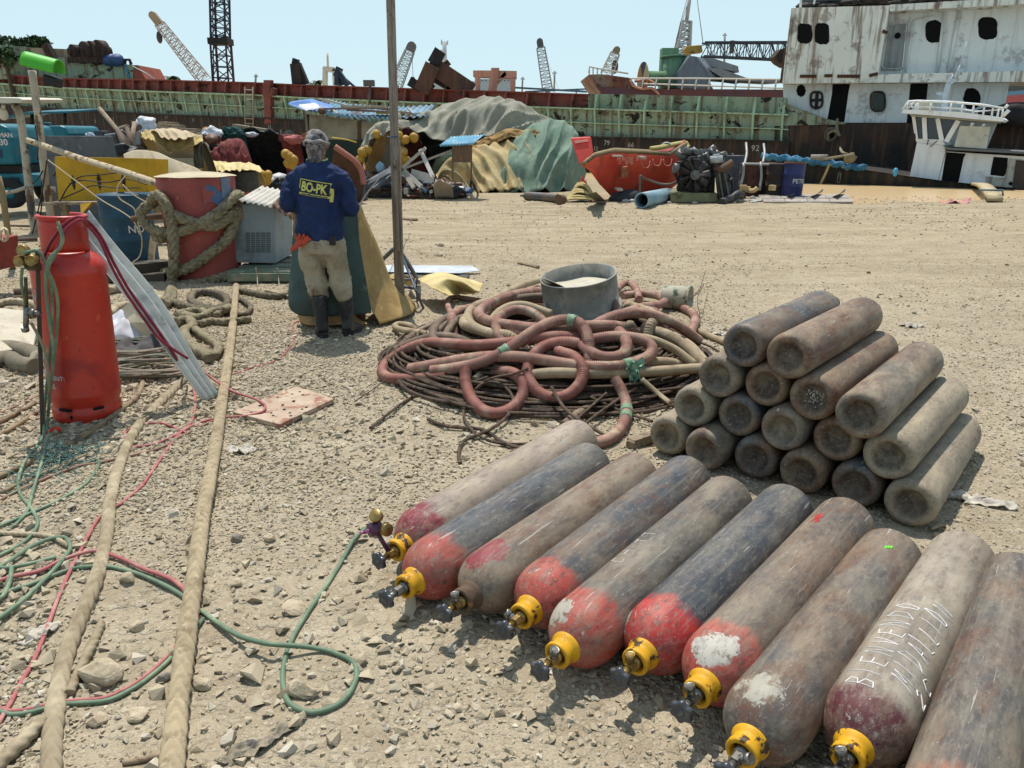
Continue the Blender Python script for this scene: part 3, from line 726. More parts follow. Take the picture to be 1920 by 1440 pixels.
for k,(rho,a0,arc,z,mm,lab) in enumerate(((.80,.9,1.9,.03,HBEI,'beige hose buried at the back right of the heap'),(.66,1.2,2.2,.05,HPINK,'pink hose buried behind the tub at the back of the heap'),
        (.55,2.0,2.4,.06,HBEI,'beige hose buried on the left of the tub'),(.72,2.5,1.3,.04,HDRK,'dark hose buried at the back left of the heap'),(.42,.2,2.8,.05,HDRK,'dark hose buried right under the tub'),
        (.88,.3,.9,.03,HBEI,'beige hose buried along the right edge of the heap'),(.60,-.5,1.3,.05,HBEI,'beige hose buried in the right side of the heap'),(.50,3.0,1.6,.05,HPINK,'pink hose buried in the left side of the heap'),
        (.74,.35,1.5,.06,HPINK,'pink hose buried beside the paint bucket'),(.46,4.6,1.2,.03,HDRK,'dark hose buried behind the round ring'),(.9,2.2,1.2,.03,HDRK,'dark hose buried along the back left edge'))):
    pts=[]
    for i in range(14):
        a=a0+arc*i/13;q=rho*(1+.06*math.sin(3*a+k));x,y=HC.x+HRX*q*math.cos(a),HC.y+HRY*q*math.sin(a)
        pts.append(Vector((x,y,max(.03,heap(x,y)+z-.02+(-.10 if i in (0,13) else 0)))))
    tag(MB().tube(pts,rs_.uniform(.028,.036),12,step=.0055,disp=ribbed(.018,.09)).build('suction_hose',mm),lab,'hose','ribbed suction hoses heaped on the wire rope')
def rod(pts,lifts,r,label,m=WIRE,cat='wire',name='loose_wire',d=lay(5,.08,.2)):
    L=lifts if hasattr(lifts,'__len__') else [lifts]*len(pts);q=Q(pts);n=len(q)
    P3=[HP(a,b,float(np.interp(i/(n-1),np.linspace(0,1,len(L)),L))) for i,(a,b) in enumerate(q)]
    return tag(MB().tube(P3,r,7,step=.018,disp=d).build(name,m),label,cat,'loose wires and rods round the heap')
rod([(130,870),(200,815),(270,760),(330,725),(400,690)],.012,.009,'wire rope end sticking out left of the heap')
rod([(60,750),(150,690),(280,590),(330,550)],.015,.004,'thin wire curving out below the leftmost hose loop',d=None)
rod([(390,830),(460,858),(540,868),(640,880),(740,940),(830,965)],.012,.011,'rusty wire rope lying in front of the heap')
rod([(535,1030),(528,985),(545,935),(600,905),(680,870),(760,800),(770,730),(720,675),(650,665),(600,700)],[.012,.012,.02,.05,.06,.05],.010,'brown wire rope looping up behind the hanging hose loop')
rod([(555,760),(552,820),(590,880),(660,925),(760,942),(880,938)],[.03,.015,.012],.008,'wire bowed out in front of the heap')
rod([(945,685),(1000,775),(1080,840),(1190,905)],[.14,.08,.03],.010,'rusty rod leaning down right from the round ring',d=None,cat='rod',name='steel_rod')
rod([(1195,712),(1140,760),(1060,830)],[.12,.05],.009,'upper of two crossed rods below the beige hose',d=None,cat='rod',name='steel_rod')
rod([(1330,690),(1250,740),(1150,810),(1085,862)],[.10,.04],.010,'lower of two crossed rods below the beige hose',d=None,cat='rod',name='steel_rod')
rod([(640,660),(700,640),(780,625),(840,600)],.10,.008,'short rod behind the hanging hose loop',d=None,cat='rod',name='steel_rod')
rod([(1120,730),(1250,790),(1400,840)],.04,.009,'rod crossing under the hooked hose',d=None,cat='rod',name='steel_rod')
rod([(1350,650),(1430,720),(1480,760)],.05,.017,'bent pale pipe at the right front of the heap',HBEI,'pipe','bent_pipe',None)
rod([(290,680),(420,685),(540,675),(660,640)],.04,.008,'thin wire under the lower edge of the left hose loop')
# green plastic knotted round the beige hose
m=MB();c=HP(*Q([(1305,610)])[0],.09);rs=random.Random(3)
for k in range(9):
    a=c+Vector((rs.uniform(-.03,.03),rs.uniform(-.05,0),rs.uniform(-.02,.03)));d=Vector((rs.uniform(-.07,.07),rs.uniform(-.06,.0),rs.uniform(-.07,.06)));w=Vector((rs.uniform(.01,.025),0,rs.uniform(-.02,.02)))
    m.grid(lambda u,v: a+d*v+w*(u-.5)*2+Vector((0,.012*math.sin(v*9+k),.015*math.sin(u*6+v*5))),5,6)
tag(m.build('plastic_strip',mat('pale_green_plastic',S(150,190,166),.5,layers=((S(90,140,116),30,.5,.62),))),'torn pale green plastic knotted round the beige hose','plastic')
# cut-off steel tub
TUBM=mat('grey_painted_steel_tub',S(142,142,134),.7,.1,layers=((S(170,166,152),5,.48,.64),(S(110,112,108),11,.55,.68),(S(108,128,142),3.2,.58,.68),(S(150,126,104),16,.62,.70)),bump=(50,.2,.004),vscale=3)
b=P(1091,580,5.98);tub=thing('steel_tub','round grey cut off steel tub with a bent disc inside, sitting on the hose heap','tub',(0,0,0))
MB().lathe([(.300,0),(.318,0),(.318,.012),(.296,.016),(.294,.275),(.300,.279),(.297,.283),(.284,.283),(.284,.01),(.30,0)],56).build('shell',TUBM,tub)
m=MB();m.tube([(.306*math.cos(a),.306*math.sin(a),.02) for a in np.linspace(0,6.283,49)[:-1]],.012,8,closed=True,raw=True);m.build('rim_band',TUBM,tub)
def disc(u,v):
    a=2*math.pi*u;r=.281*v;x,y=r*math.cos(a),r*math.sin(a);fold=max(0,-x*.75-y*.3-.10)
    return Vector((x,y,.215-.20*(y+.1)*.55-.10*x*.2+fold*.75+.006*math.sin(x*20)))
m=MB();m.grid(disc,56,14,closeu=True);m.build('inner_disc',mat('pale_steel_disc',S(206,198,178),.7,layers=((S(160,150,130),8,.52,.66),),bump=(60,.2,.003)),tub,thick=.004)
tub.location=b;tub.rotation_euler=Matrix.Rotation(R(-8),3,'Y').to_euler();tub.rotation_euler.x=R(7)
# paint bucket on its side
bk=thing('paint_bucket','old paint bucket lying on its side with its mouth to the right, wire handle up','bucket',(0,0,0))
MB().lathe([(0,0),(.105,0),(.108,.006),(.118,.26),(.124,.262),(.124,.268),(.114,.268),(.104,.01),(0,.008)],30).build('pail',mat('bucket_paint',S(190,180,160),.6,layers=((S(130,160,132),6,.52,.6),(RUSTD,12,.55,.66),(S(60,50,44),20,.62,.7))),bk)
m=MB();m.tube([(0,.12,.26),(.03,.11,.31),(.12,.06,.37),(.15,0,.38),(.12,-.06,.37),(.03,-.11,.31),(0,-.12,.26)],.003,6,step=.02);m.build('handle',WIRE,bk)
c=GP(1248,578);bk.location=c+Vector((-.03,.0,.115));orient(bk,Vector((.86,-.42,.02)))
hose2=MB().tube([GP(1320,545,.0)+Vector((0,0,.22)),GP(1308,560,.2),GP(1312,590,.08),GP(1308,612,.03)],.003,6,step=.02)
tag(hose2.build('loose_wire',WIRE),'thin wire curling up beside the bucket mouth','wire','loose wires and rods round the heap')
# broken wood by the stack, litter
def litter(name,px,py,size,m,label,cat,z=.012,seed=0,elong=1.6,rot=0):
    p=GP(px,py);rs=random.Random(seed);mb=MB();a=[rs.uniform(.55,1.25) for _ in range(17)];cr,sr=math.cos(rot),math.sin(rot)
    def fn(u,v):
        k=u*16;i=int(min(k,15));rad=a[i]*(1-k+i)+a[(i+1)%16]*(k-i)
        x=math.cos(6.283*u)*rad*v*size*elong*.5;y=math.sin(6.283*u)*rad*v*size*.5
        q=Vector((p.x+x*cr-y*sr,p.y+x*sr+y*cr,0));w=Vector((x/size*2.2,y/size*2.2,seed));q.z=max(gz(q)+.004,gz(q)+z+size*(.34*mnoise.noise(w)+.2*mnoise.noise(w*2.7)))
        return q
    mb.grid(fn,48,14,closeu=True);return tag(mb.build(name,m,thick=.002),label,cat)
PAPER=mat('dirty_paper',S(206,198,184),.8,layers=((S(180,166,146),12,.52,.66),))
litter('paper_scrap',1410+300,612,.14,PAPER,'crumpled white scrap on the dirt behind the stacked cylinders','paper',seed=1)
litter('plastic_strip',1812,938,.09,PAPER,'white plastic strip on the gravel right of the stacked cylinders','plastic',seed=2,elong=3.6,rot=-.5)
litter('paper_scrap',454,846,.11,PAPER,'pale flat scrap right of the braided rope','paper',seed=3,rot=-.3)
litter('paper_scrap',1350,628,.09,PAPER,'small white scrap between the hose heap and the stack','paper',seed=4)
litter('plastic_strip',75,1195,.07,PAPER,'torn white plastic trodden into the dirt by the thick rope','plastic',seed=5,elong=1.8,rot=.9)
litter('cloth_strip',490,1395,.06,mat('grey_rag',S(100,97,92),.9,layers=((S(170,156,132),12,.46,.56),)),'dark grey rag strip in the dirt at the photo bottom','rag',seed=6,elong=4.2,rot=.75)
m=MB();p=GP(1205,832);m.box(p+Vector((0,0,.03)),(.17,.07,.05),Matrix.Rotation(.5,3,'Z')@Matrix.Rotation(-.12,3,'Y')).box(p+Vector((-.05,-.03,.02)),(.10,.05,.04),Matrix.Rotation(.9,3,'Z'))
WOODG=mat('weathered_wood',S(168,148,122),.85,layers=((S(110,92,74),9,.5,.62,(1,6,1)),(S(196,180,154),20,.55,.66)),bump=(40,.4,.004))
tag(m.build('wood_scrap',WOODG,bevel=.006),'broken chunk of wood at the left foot of the stacked cylinders','wood')
m=MB();m.tube([GP(1745,992,.012),GP(1765,985,.02),GP(1778,990,.02),GP(1770,1002,.014),GP(1750,1003,.012)],.009,7,step=.01)
tag(m.build('rope_scrap',HBEI),'curled rope scrap right of the row of cylinders','rope')
# ================================================================== ROPES, LPG CYLINDER AND BOLLARD ON THE LEFT
ROPE=mat('thick_manila_rope',S(180,162,130),.9,layers=((S(146,126,98),16,.5,.64),(S(202,186,154),30,.55,.7)),bump=(150,.4,.003),vscale=5)
ROPED=mat('dirt_caked_rope',S(172,156,128),.95,layers=((S(150,132,104),12,.5,.62),(S(196,180,150),5,.5,.6)),bump=(110,.4,.004),vscale=5)
ROPEG=mat('grey_green_rope',S(146,134,106),.9,layers=((S(104,94,72),12,.5,.64),(S(176,164,134),26,.55,.68)),bump=(140,.4,.003),vscale=5)
ROPEK=mat('dark_old_rope',S(104,94,76),.92,layers=((S(140,126,100),9,.5,.64),),bump=(140,.4,.003),vscale=5)
def trail(pts,r,m,name,label,cat,step=.012,n=12,disp=None,lifts=None,grp=None,kk=1.0):
    L=lifts if lifts is not None else [0];k=len(pts)
    P3=[GP(a,b,r*kk+float(np.interp(i/(k-1),np.linspace(0,1,len(L)),L))) for i,(a,b) in enumerate(pts)]
    cp=catmull(P3,.05)
    cp=[Vector((p.x,p.y,max(p.z,gz(p)+r*.75*kk))) for p in cp]
    return tag(MB().tube(cp,r,n,step=step,disp=disp).build(name,m),label,cat,grp)
trail([(443,536),(440,575),(435,625),(428,680),(418,745),(408,815),(395,890),(382,960),(372,1030),(364,1095),(352,1180),(342,1260),(332,1345),(322,1450),(318,1520)],.0315,ROPE,'mooring_rope','thick tan plaited rope stretched from the red bollard to the photo bottom','rope',.005,48,braid(.095,.15))
trail([(372,690),(330,728),(285,772),(252,812),(226,868),(208,935),(200,1005),(183,1082),(156,1148),(126,1228),(106,1318),(98,1400),(96,1500)],.027,ROPED,'mooring_rope','dirt caked thick rope half buried left of the plaited one','rope',.007,32,braid(.10,.14),kk=.35)
trail([(270,712),(255,745),(200,788),(150,822),(83,856),(0,893),(-60,915)],.015,WIREP,'wire_rope','twisted wire rope curving in front of the red cylinder','wire rope',.006,14,lay(6,.10,.2),grp='wire ropes lying by the red cylinder')
trail([(85,745),(40,770),(0,790),(-60,815)],.014,WIREP,'wire_rope','wire rope running off the left edge level with the red cylinder foot','wire rope',.006,14,lay(6,.10,.2),grp='wire ropes lying by the red cylinder')
trail([(85,762),(40,792),(0,815),(-60,840)],.014,WIREP,'wire_rope','wire rope just in front of the one level with the cylinder foot','wire rope',.006,14,lay(6,.10,.2),grp='wire ropes lying by the red cylinder')
trail([(190,842),(140,862),(80,888),(30,910),(-30,940)],.010,WIREP,'wire_rope','thin wire rope under the teal net scrap','wire rope',.006,12,lay(6,.08,.2),grp='wire ropes lying by the red cylinder')
trail([(80,1352),(50,1382),(0,1430),(-30,1460)],.019,ROPED,'twisted_rope','twisted rope end in the lower left corner','rope',.006,14,lay(3,.06,.25))
trail([(190,1170),(170,1215),(150,1255),(130,1300)],.014,ROPED,'twisted_rope','twisted rope beside the dirt caked thick rope','rope',.006,14,lay(3,.05,.25))
trail([(-20,998),(15,1000),(60,1002),(100,1008),(130,1025)],.010,ROPED,'twisted_rope','thin twisted rope under the green hose loops','rope',.006,12,lay(3,.04,.25))
trail([(230,1430),(280,1422),(310,1412),(345,1395)],.008,WOODG,'stick','thin dry stick beside the plaited rope at the photo bottom','stick')
# --- welding hoses
GH=mat('green_gas_hose',S(112,134,108),.6,layers=((S(150,170,136),6,.48,.64),(S(80,120,90),14,.56,.68)),bump=None,vscale=4)
PH=mat('pink_gas_hose',S(186,104,104),.6,layers=((S(204,146,134),6,.48,.64),(S(150,70,76),14,.56,.68)),bump=None,vscale=4)
CH_=mat('crimson_gas_hose',S(150,40,62),.5,layers=((S(120,30,50),6,.5,.64),),bump=None,vscale=4)
BH=mat('dusty_brown_hose',S(164,124,104),.7,layers=((S(140,150,116),4,.52,.6),),bump=None,vscale=4)
HG='welding hoses trailing over the dirt'
trail([(686,990),(663,1013),(634,1064),(607,1105),(580,1144),(552,1190),(535,1232),(530,1275),(541,1317),(569,1334),(601,1334),(642,1315),(667,1275),(663,1243),(627,1224),(569,1212),(510,1208),(448,1192),(390,1155),(328,1108),(255,1075),(190,1062),(131,1068),(66,1093),(0,1113),(-50,1130)],.0085,GH,'gas_hose','long green hose looping from the dusty cylinder regulator across the dirt','hose',.02,10,lifts=[.02]+[.0]*8+[.045]+[0]*5,grp=HG)
trail([(333,640),(345,668),(356,700),(366,750),(360,790),(333,817),(300,862),(267,910),(225,945),(187,970),(155,1025),(124,1086),(98,1151),(66,1232),(15,1326),(-5,1360)],.0075,PH,'gas_hose','pink hose dropping off the corrugated sheet and running down the left','hose',.02,10,lifts=[.30,.08,.0]+[0]*10,grp=HG)
trail([(352,655),(373,687),(403,713),(440,735),(478,748),(497,760),(490,773),(460,780),(413,783),(367,795),(327,817),(290,832),(255,838),(236,828),(236,810),(256,798),(300,793),(337,806),(350,812)],.0075,PH,'gas_hose','pink hose looped twice between the corrugated sheet and the red steel plate','hose',.02,10,lifts=[.22,.06,.02,.04,.02]+[0]*6,grp=HG)
trail([(413,703),(443,700),(470,690),(517,676),(540,655),(552,635),(549,615),(556,603),(590,600),(625,602)],.0055,PH,'gas_hose','thin pale pink hose running to the worker\'s boots','hose',.02,8,grp=HG)
trail([(430,778),(360,808),(300,840),(233,857),(183,868),(150,873),(100,891),(40,917),(-20,948)],.0075,BH,'gas_hose','brown dusty hose running left below the teal net scrap','hose',.02,10,grp=HG)
trail([(150,872),(183,862),(182,880),(157,910),(100,943),(50,965),(-20,995)],.0075,GH,'gas_hose','green hose doubling back beside the teal net scrap','hose',.02,10,grp=HG)
trail([(85,808),(72,833),(45,868),(34,905),(40,930),(60,955),(70,985),(40,1020),(-20,1050)],.0075,GH,'gas_hose','green hose coming straight down from the regulators','hose',.02,10,lifts=[.05,.0,0],grp=HG)
trail([(92,812),(80,860),(62,920),(50,960),(20,990),(-20,1015)],.0075,GH,'gas_hose','grey green hose beside the one from the regulators','hose',.02,10,lifts=[.05,.0,0],grp=HG)
trail([(-30,1096),(30,1080),(73,1071),(120,1048),(171,1033),(219,1044),(273,1068),(321,1086),(348,1110),(352,1135)],.008,PH,'gas_hose','pink hose of the twin pair ending at the plaited rope','hose',.02,10,lifts=[.008],grp=HG)
trail([(381,1160),(352,1196),(310,1245),(255,1288),(204,1313),(155,1318),(109,1322),(60,1335),(20,1340),(-10,1330)],.008,GH,'gas_hose','green hose of the twin pair curving under the largest stone','hose',.02,10,grp=HG)
trail([(375,1156),(346,1192),(304,1241),(250,1284),(200,1308),(150,1313),(105,1317),(57,1330),(15,1333),(-15,1322)],.007,PH,'gas_hose','pink hose lying along the green one under the largest stone','hose',.02,10,grp=HG)
trail([(-20,1076),(20,1050),(60,1024),(95,1010),(122,1008),(132,1026),(117,1050),(85,1085),(40,1128),(-20,1172)],.0085,GH,'gas_hose','grey green hose making a pointed loop at the left edge','hose',.02,10,lifts=[.01],grp=HG)
trail([(-20,1060),(10,1065),(60,1056),(105,1044)],.008,GH,'gas_hose','green hose end inside the pointed loop','hose',.02,10,lifts=[.012],grp=HG)
trail([(-20,1130),(5,1118),(18,1090),(22,1062)],.008,GH,'gas_hose','green hose curving up at the left edge','hose',.02,10,lifts=[.014],grp=HG)
trail([(86,735),(50,752),(0,775),(-40,795)],.0075,BH,'gas_hose','brown hose leaving the frame left of the red cylinder','hose',.02,10,grp=HG)
# --- regulator on the first gas cylinder
rg=thing('gas_regulator','brass two gauge gas regulator with purple fittings on the dusty cylinder valve','regulator',GP(712,1010))
c0=G(757,1022,CR+.012);vdir=(G(757,1022,CR)-G(1088,823,CR)).normalized();vtip=c0+vdir*.075
q=P(703,992,vtip.y+.01)
m=MB();m.cyl(vtip,q,.009,n=10).cyl(q+Vector((-.02,-.012,0)),q+Vector((.02,.012,0)),.026,n=18);m.build('regulator_body',mat('purple_metal',S(104,70,92),.45,.5,vscale=14),rg)
for nm,dx in (('pressure_gauge',(P(705,968,q.y+.01),(-.35,-.6,.7))),('pressure_gauge',(P(724,993,q.y-.01),(.7,-.6,.1)))):
    c,d=dx;d=Vector(d).normalized();m=MB();m.cyl(c-d*.012,c+d*.012,.024,n=20).cyl(q,c,.005,n=8);m.lathe([(.024,.012),(.020,.015),(0,.0145)],20,Matrix.Translation(c)@d.to_track_quat('Z','Y').to_matrix().to_4x4());m.build(nm,BRASS,rg)
m=MB();e=P(683,998,q.y-.02);m.cyl(q,e,.010,.008,10).cyl(e,e+(e-q)*.4,.006,n=8);m.build('hose_tail',flat('purple_anodised',S(186,110,150),.35,.6),rg)
# --- red steel plate
pl=[GP(437,782),GP(525,806),GP(627,757),GP(556,733)];m=MB();m.prism([p+Vector((0,0,.035)) for p in pl],(0,0,-.028))
plate=thing('steel_plate','thick square red lead painted steel plate with holes, lying right of the plaited rope','plate',pl[0])
m.build('plate',mat('red_lead_plate',S(192,166,144),.85,layers=((S(206,186,160),7,.46,.62),(S(160,112,92),9,.54,.62),(S(110,80,64),26,.62,.7)),bump=(40,.3,.003),vscale=6),plate,bevel=.004)
m=MB();rs=random.Random(8)
for k in range(15):
    a,b=rs.uniform(.08,.92),rs.uniform(.08,.92);p=(pl[0].lerp(pl[1],a)).lerp(pl[3].lerp(pl[2],a),b)+Vector((0,0,.0362));m.tube([p,p+Vector((0,0,.001))],rs.uniform(.007,.011),10,raw=True)
kind(m.build('drilled_holes',flat('hole_black',(.012,.010,.009,1),1),plate),'stuff')
# --- red LPG cylinder
LPGM=mat('red_lpg_paint',S(216,56,36,.66),.4,layers=((S(186,40,30,.6),3,.5,.62),(S(120,60,40),26,.62,.66),(S(230,120,90),9,.62,.72)),bump=(30,.05,.004),spec=.5,var=.07)
lp=GP(166,776);lpg=thing('lpg_cylinder','tall bright red gas cylinder standing upright with a corrugated sheet against it','gas cylinder',(0,0,0))
LR=.192
prof=[(LR*.93,.0),(LR*.97,.012),(LR*.97,.075),(LR*.93,.085),(LR*.93,.10),(LR,.125),(LR,.155),(LR*1.006,.16),(LR*1.006,.168),(LR,.173),(LR,.86),(LR*1.006,.865),(LR*1.006,.875),(LR,.88)]
for k in range(1,10):
    a=k/9*1.35;prof.append((LR*math.cos(a),.88+.125*math.sin(a)))
prof.append((.03,1.005));MB().lathe(prof,48).build('body',LPGM,lpg)
m=MB();rr=.118
def coll(u,v): a=-2.9+u*4.6;return Vector((rr*math.cos(a),rr*math.sin(a),.985+v*.185*(1-.0*u)))
m.grid(coll,40,5);m.tube([coll(u,1) for u in np.linspace(0,1,40)],.011,8,raw=True);m.build('collar',LPGM,lpg,thick=.006)
m=MB();m.cyl((0,0,1.0),(0,0,1.06),.022,n=14).cyl((0,0,1.06),(0,0,1.085),.013,n=10).cyl((0,0,1.03),(.03,-.05,1.03),.011,n=10);m.build('valve',BRASS,lpg)
m=MB();m.tube([(.03*math.cos(a),.03*math.sin(a),1.092) for a in np.linspace(0,6.28,25)[:-1]],.008,8,closed=True,raw=True).cyl((-.03,0,1.092),(.03,0,1.092),.005,n=6).cyl((0,-.03,1.092),(0,.03,1.092),.005,n=6);m.build('handwheel',LPGM,lpg)
SLOT=flat('slot_black',(.008,.006,.006,1),1)
for a0,w,z,h in ((-1.72,.42,.088,.016),(-.75,.3,.088,.016),(-1.55,.07,.045,.022)):
    m=MB();rad=LR*.975+.0015;m.grid(lambda u,v: Vector((rad*math.cos(a0+(u-.5)*w),rad*math.sin(a0+(u-.5)*w),z-h/2+h*v)),12,3);m.build('foot_ring_slot',SLOT,lpg,thick=.004)
WHT=flat('white_lettering',S(226,220,214),.6)
def wrap_text(mb,s_,a0,z,size,rad,bold=.0):
    vs,fs=text_verts(s_,size,bold,.02);mb.add([Vector(((rad)*math.cos(a0+v.x/rad),rad*math.sin(a0+v.x/rad),z+v.y)) for v in vs],fs)
for s_,a0,z,sz in (('CONTENT:',-2.50,.268,.036),('50 KGS.',-2.50,.215,.036)):
    m=MB();wrap_text(m,s_,a0,z,sz,LR+.0015,.0006);m.build('lettering',WHT,lpg)
m=MB();rad=LR+.0015;m.tube([(rad*math.cos(-2.35+.22*math.cos(t)),rad*math.sin(-2.35+.22*math.cos(t)),.74+.05*math.sin(t)) for t in np.linspace(0,6.28,33)[:-1]],.0018,5,closed=True,raw=True);m.build('oval_emblem',WHT,lpg)
m=MB();wrap_text(m,'W',-2.50,.715,.06,rad);m.build('lettering',WHT,lpg)
vs,fs=text_verts('GAS LPG',.085,.001,.03)
m=MB();m.add([Vector((rad*math.cos(-2.28-v.y/rad),rad*math.sin(-2.28-v.y/rad),.62-v.x)) for v in vs],fs);m.build('lettering',WHT,lpg)
lpg.location=lp;lpg.rotation_euler=(0,R(2.2),0)
# --- corrugated strip leaning on it
SHEET=mat('galvanised_sheet',S(222,222,214,.85),.5,.0,layers=((S(150,158,160),4,.5,.66),(S(200,200,194),10,.56,.68),(S(150,130,108),18,.66,.72)),bump=(40,.1,.003),vscale=4)
TL,TR,BL,BR=P(126,428,4.42),P(163,400,4.58),G(384,752,.01),G(410,740,.02)
def corr(u,v):
    a=TL.lerp(TR,u);b=BL.lerp(BR,u);w=1+.14*math.sin(v*3.1);p=a.lerp(b,v);c_=(TL.lerp(BL,v)+TR.lerp(BR,v))/2
    p=c_+(p-c_)*w*1.12;n=Vector((.55,-.25,.79))
    return p+n*(.017*math.cos(u*3*2*math.pi)+.012*math.sin(v*5)+.02*math.sin(v*3.1))+Vector((0,0,-.02*u*math.sin(v*9)))
m=MB();m.grid(corr,50,40);tag(m.build('corrugated_sheet',SHEET,thick=.002),'narrow strip of corrugated metal sheet leaning against the red cylinder','metal sheet')
# --- crimson twin hoses over the collar and down the sheet
def free_hose(pts,r,m_,label,n=8,name='gas_hose',grp=HG,cat='hose'):
    return tag(MB().tube(pts,r,n,step=.02).build(name,m_),label,cat,grp)
free_hose([P(78,492,4.25),P(95,455,4.2),P(120,422,4.22),P(145,407,4.25),P(170,420,4.36),P(193,450,4.40),P(212,490,4.42),P(240,540,4.46),P(275,590,4.5),P(310,640,4.55),P(335,680,4.6),G(352,712,.05)],.0085,CH_,'upper crimson hose arching over the red cylinder collar and down the sheet')
free_hose([P(85,500,4.22),P(105,470,4.17),P(125,430,4.2),P(150,412,4.23),P(166,424,4.33),P(188,452,4.37),P(207,495,4.39),P(234,545,4.43),P(266,592,4.47),P(296,632,4.5),P(325,655,4.54),P(352,672,4.6)],.0085,CH_,'lower crimson hose arching over the red cylinder collar')
# --- regulator stand, gauges, hanging hoses at the cylinder's left
st=thing('regulator_stand','upright iron bar carrying three brass gauges left of the red cylinder','regulator stand',GP(82,812))
yb=GP(82,812).y
m=MB();m.beam(GP(80,815),P(70,470,yb+.06),.03,.02);m.build('post',mat('dark_iron',S(84,72,64),.7,.3,layers=((RUST,12,.55,.68),)),st)
for (x,y,d) in ((44,470,(-.1,-1,.25)),(38,490,(-.3,-1,.1)),(60,488,(.1,-1,0))):
    c=P(x,y,yb);d=Vector(d).normalized();M=Matrix.Translation(c)@d.to_track_quat('Z','Y').to_matrix().to_4x4()
    m=MB();m.lathe([(0,-.02),(.028,-.02),(.030,.0),(.030,.016),(.026,.020),(.024,.017),(0,.017)],22,M);m.build('pressure_gauge',BRASS,st)
m=MB();m.cyl(P(52,500,yb+.03),P(75,500,yb+.03),.022,n=12).cyl(P(44,480,yb+.03),P(60,505,yb+.03),.012,n=8).cyl(P(48,520,yb),P(50,575,yb),.009,n=8).cyl(P(44,500,yb+.02),P(70,482,yb+.02),.014,n=8);m.build('manifold',mat('dark_brass',S(96,84,62),.5,.5,vscale=14),st)
m=MB();a,b=P(50,575,yb),P(48,620,yb);m.cyl(a,b,.016,.013,12).cyl(P(50,585,yb),P(76,588,yb),.014,n=12).cyl(P(58,586,yb),P(66,587,yb),.022,n=14).cyl(b,P(46,612,yb-.01),.02,n=10);m.build('cutting_valve',STEEL,st)
rs=random.Random(5)
for k,(pts,mm,lab) in enumerate((
    ([(45,475),(70,470),(88,500),(96,540),(98,600),(92,680),(84,760),(82,815)],GH,'grey green hose hanging nearest the iron bar'),
    ([(108,425),(116,440),(113,465),(98,478),(88,500),(86,540),(92,600),(100,660),(95,730),(88,800)],GH,'green hose hanging from the red cylinder valve'),
    ([(108,415),(118,450),(105,475),(90,505),(100,530),(108,565),(107,620),(100,680),(92,760),(86,812)],GH,'outer green hose bowed away from the red cylinder'),
    ([(42,500),(40,530),(46,560),(50,580)],GH,'short green hose between gauge and cutting valve'),
    ([(58,605),(72,630),(84,660),(92,720),(90,790)],BH,'brown hose dropping from the cutting valve'))):
    k2=len(pts);P3=[P(a,b,4.02+.06*math.sin(k*2+i*.5)+.10*(i/(k2-1))-.012*k) for i,(a,b) in enumerate(pts)]
    if pts[-1][1]>780: P3[-1]=GP(*pts[-1],.02)
    free_hose(P3,.008,mm,lab)
m=MB();c=GP(105,806,.02);m.ball(c,(.03,.02,.02),10,6,None,.3).tube([GP(84,812,.02),GP(95,808,.03),c],.006,6,step=.01)
tag(m.build('torch_tip',flat('orange_plastic',S(226,70,40))),'small orange torch cap at the foot of the iron bar','torch')
# teal net scrap
TEAL=mat('teal_net_twine',S(92,132,124),.8,layers=((S(160,178,164),20,.52,.66),(S(60,96,96),12,.55,.66)),bump=None)
m=MB();rs=random.Random(12)
for k in range(70):
    a=rs.uniform(0,1);c=GP(60+a*110+rs.uniform(-15,15),895-a*55+rs.uniform(-14,14),.012);pts=[c]
    d=Vector((.8,.35,0))*rs.choice((-1,1))
    for q in range(7): d=(d+Vector((rs.uniform(-.8,.8),rs.uniform(-.8,.8),rs.uniform(-.4,.5)))).normalized();c=c+d*.032;c.z=max(gz(c)+.006,min(c.z,.075));pts.append(c.copy())
    m.tube(pts,.0022,5,step=.012)
o=m.build('net_scrap',TEAL);tag(o,'frayed scrap of teal fishing net in front of the red cylinder','net')
# --- red bollard with rope
BOLM=mat('faded_red_bollard',S(168,84,74),.8,layers=((S(150,74,66),4,.5,.66),(S(190,120,104),14,.60,.70),(S(90,60,52),20,.66,.73)),bump=(30,.25,.006),vscale=3)
bp=GP(374,528);by=bp.y+.38;bol=thing('bollard','big round faded red bollard wrapped in thick grey rope','bollard',Vector((bp.x-.05,by,0)))
bc=Vector((bp.x-.05,by,0));r0b,r1b,hb=.40,.43,1.16
MB().lathe([(r0b,-.02),(r0b-.005,.02),(r0b,.3),((r0b+r1b)/2-.01,.7),(r1b,hb-.01),(r1b-.012,hb)],40,Matrix.Translation(bc)).build('shaft',BOLM,bol)
def top(u,v):
    a=6.283*u;r_=(r1b+.012+.008*math.sin(a*5)+.008*math.sin(a*11))*v;return bc+Vector((r_*math.cos(a),r_*math.sin(a),hb+.004+.045*(1-v*v)-.03*max(0,v-.85)*6*(.6+.4*math.sin(a*7))*.25))
m=MB();m.grid(top,48,8,closeu=True);m.build('concrete_top',mat('pale_concrete',S(206,192,162),.95,bump=(30,.5,.008),spec=.1),bol)
BLUEP=mat('blue_paint_patch',S(84,112,150),.8,layers=((S(164,86,76),5,.50,.56),),vscale=9)
def patch(u,v):
    a=-1.08+.62*u;z=hb-.32+.19*v+.05*math.sin(u*5);r_=r0b+(r1b-r0b)*z/hb+.003;return bc+Vector((r_*math.cos(a),r_*math.sin(a),z))
m=MB();m.grid(patch,14,8);m.build('paint_patch',BLUEP,bol)
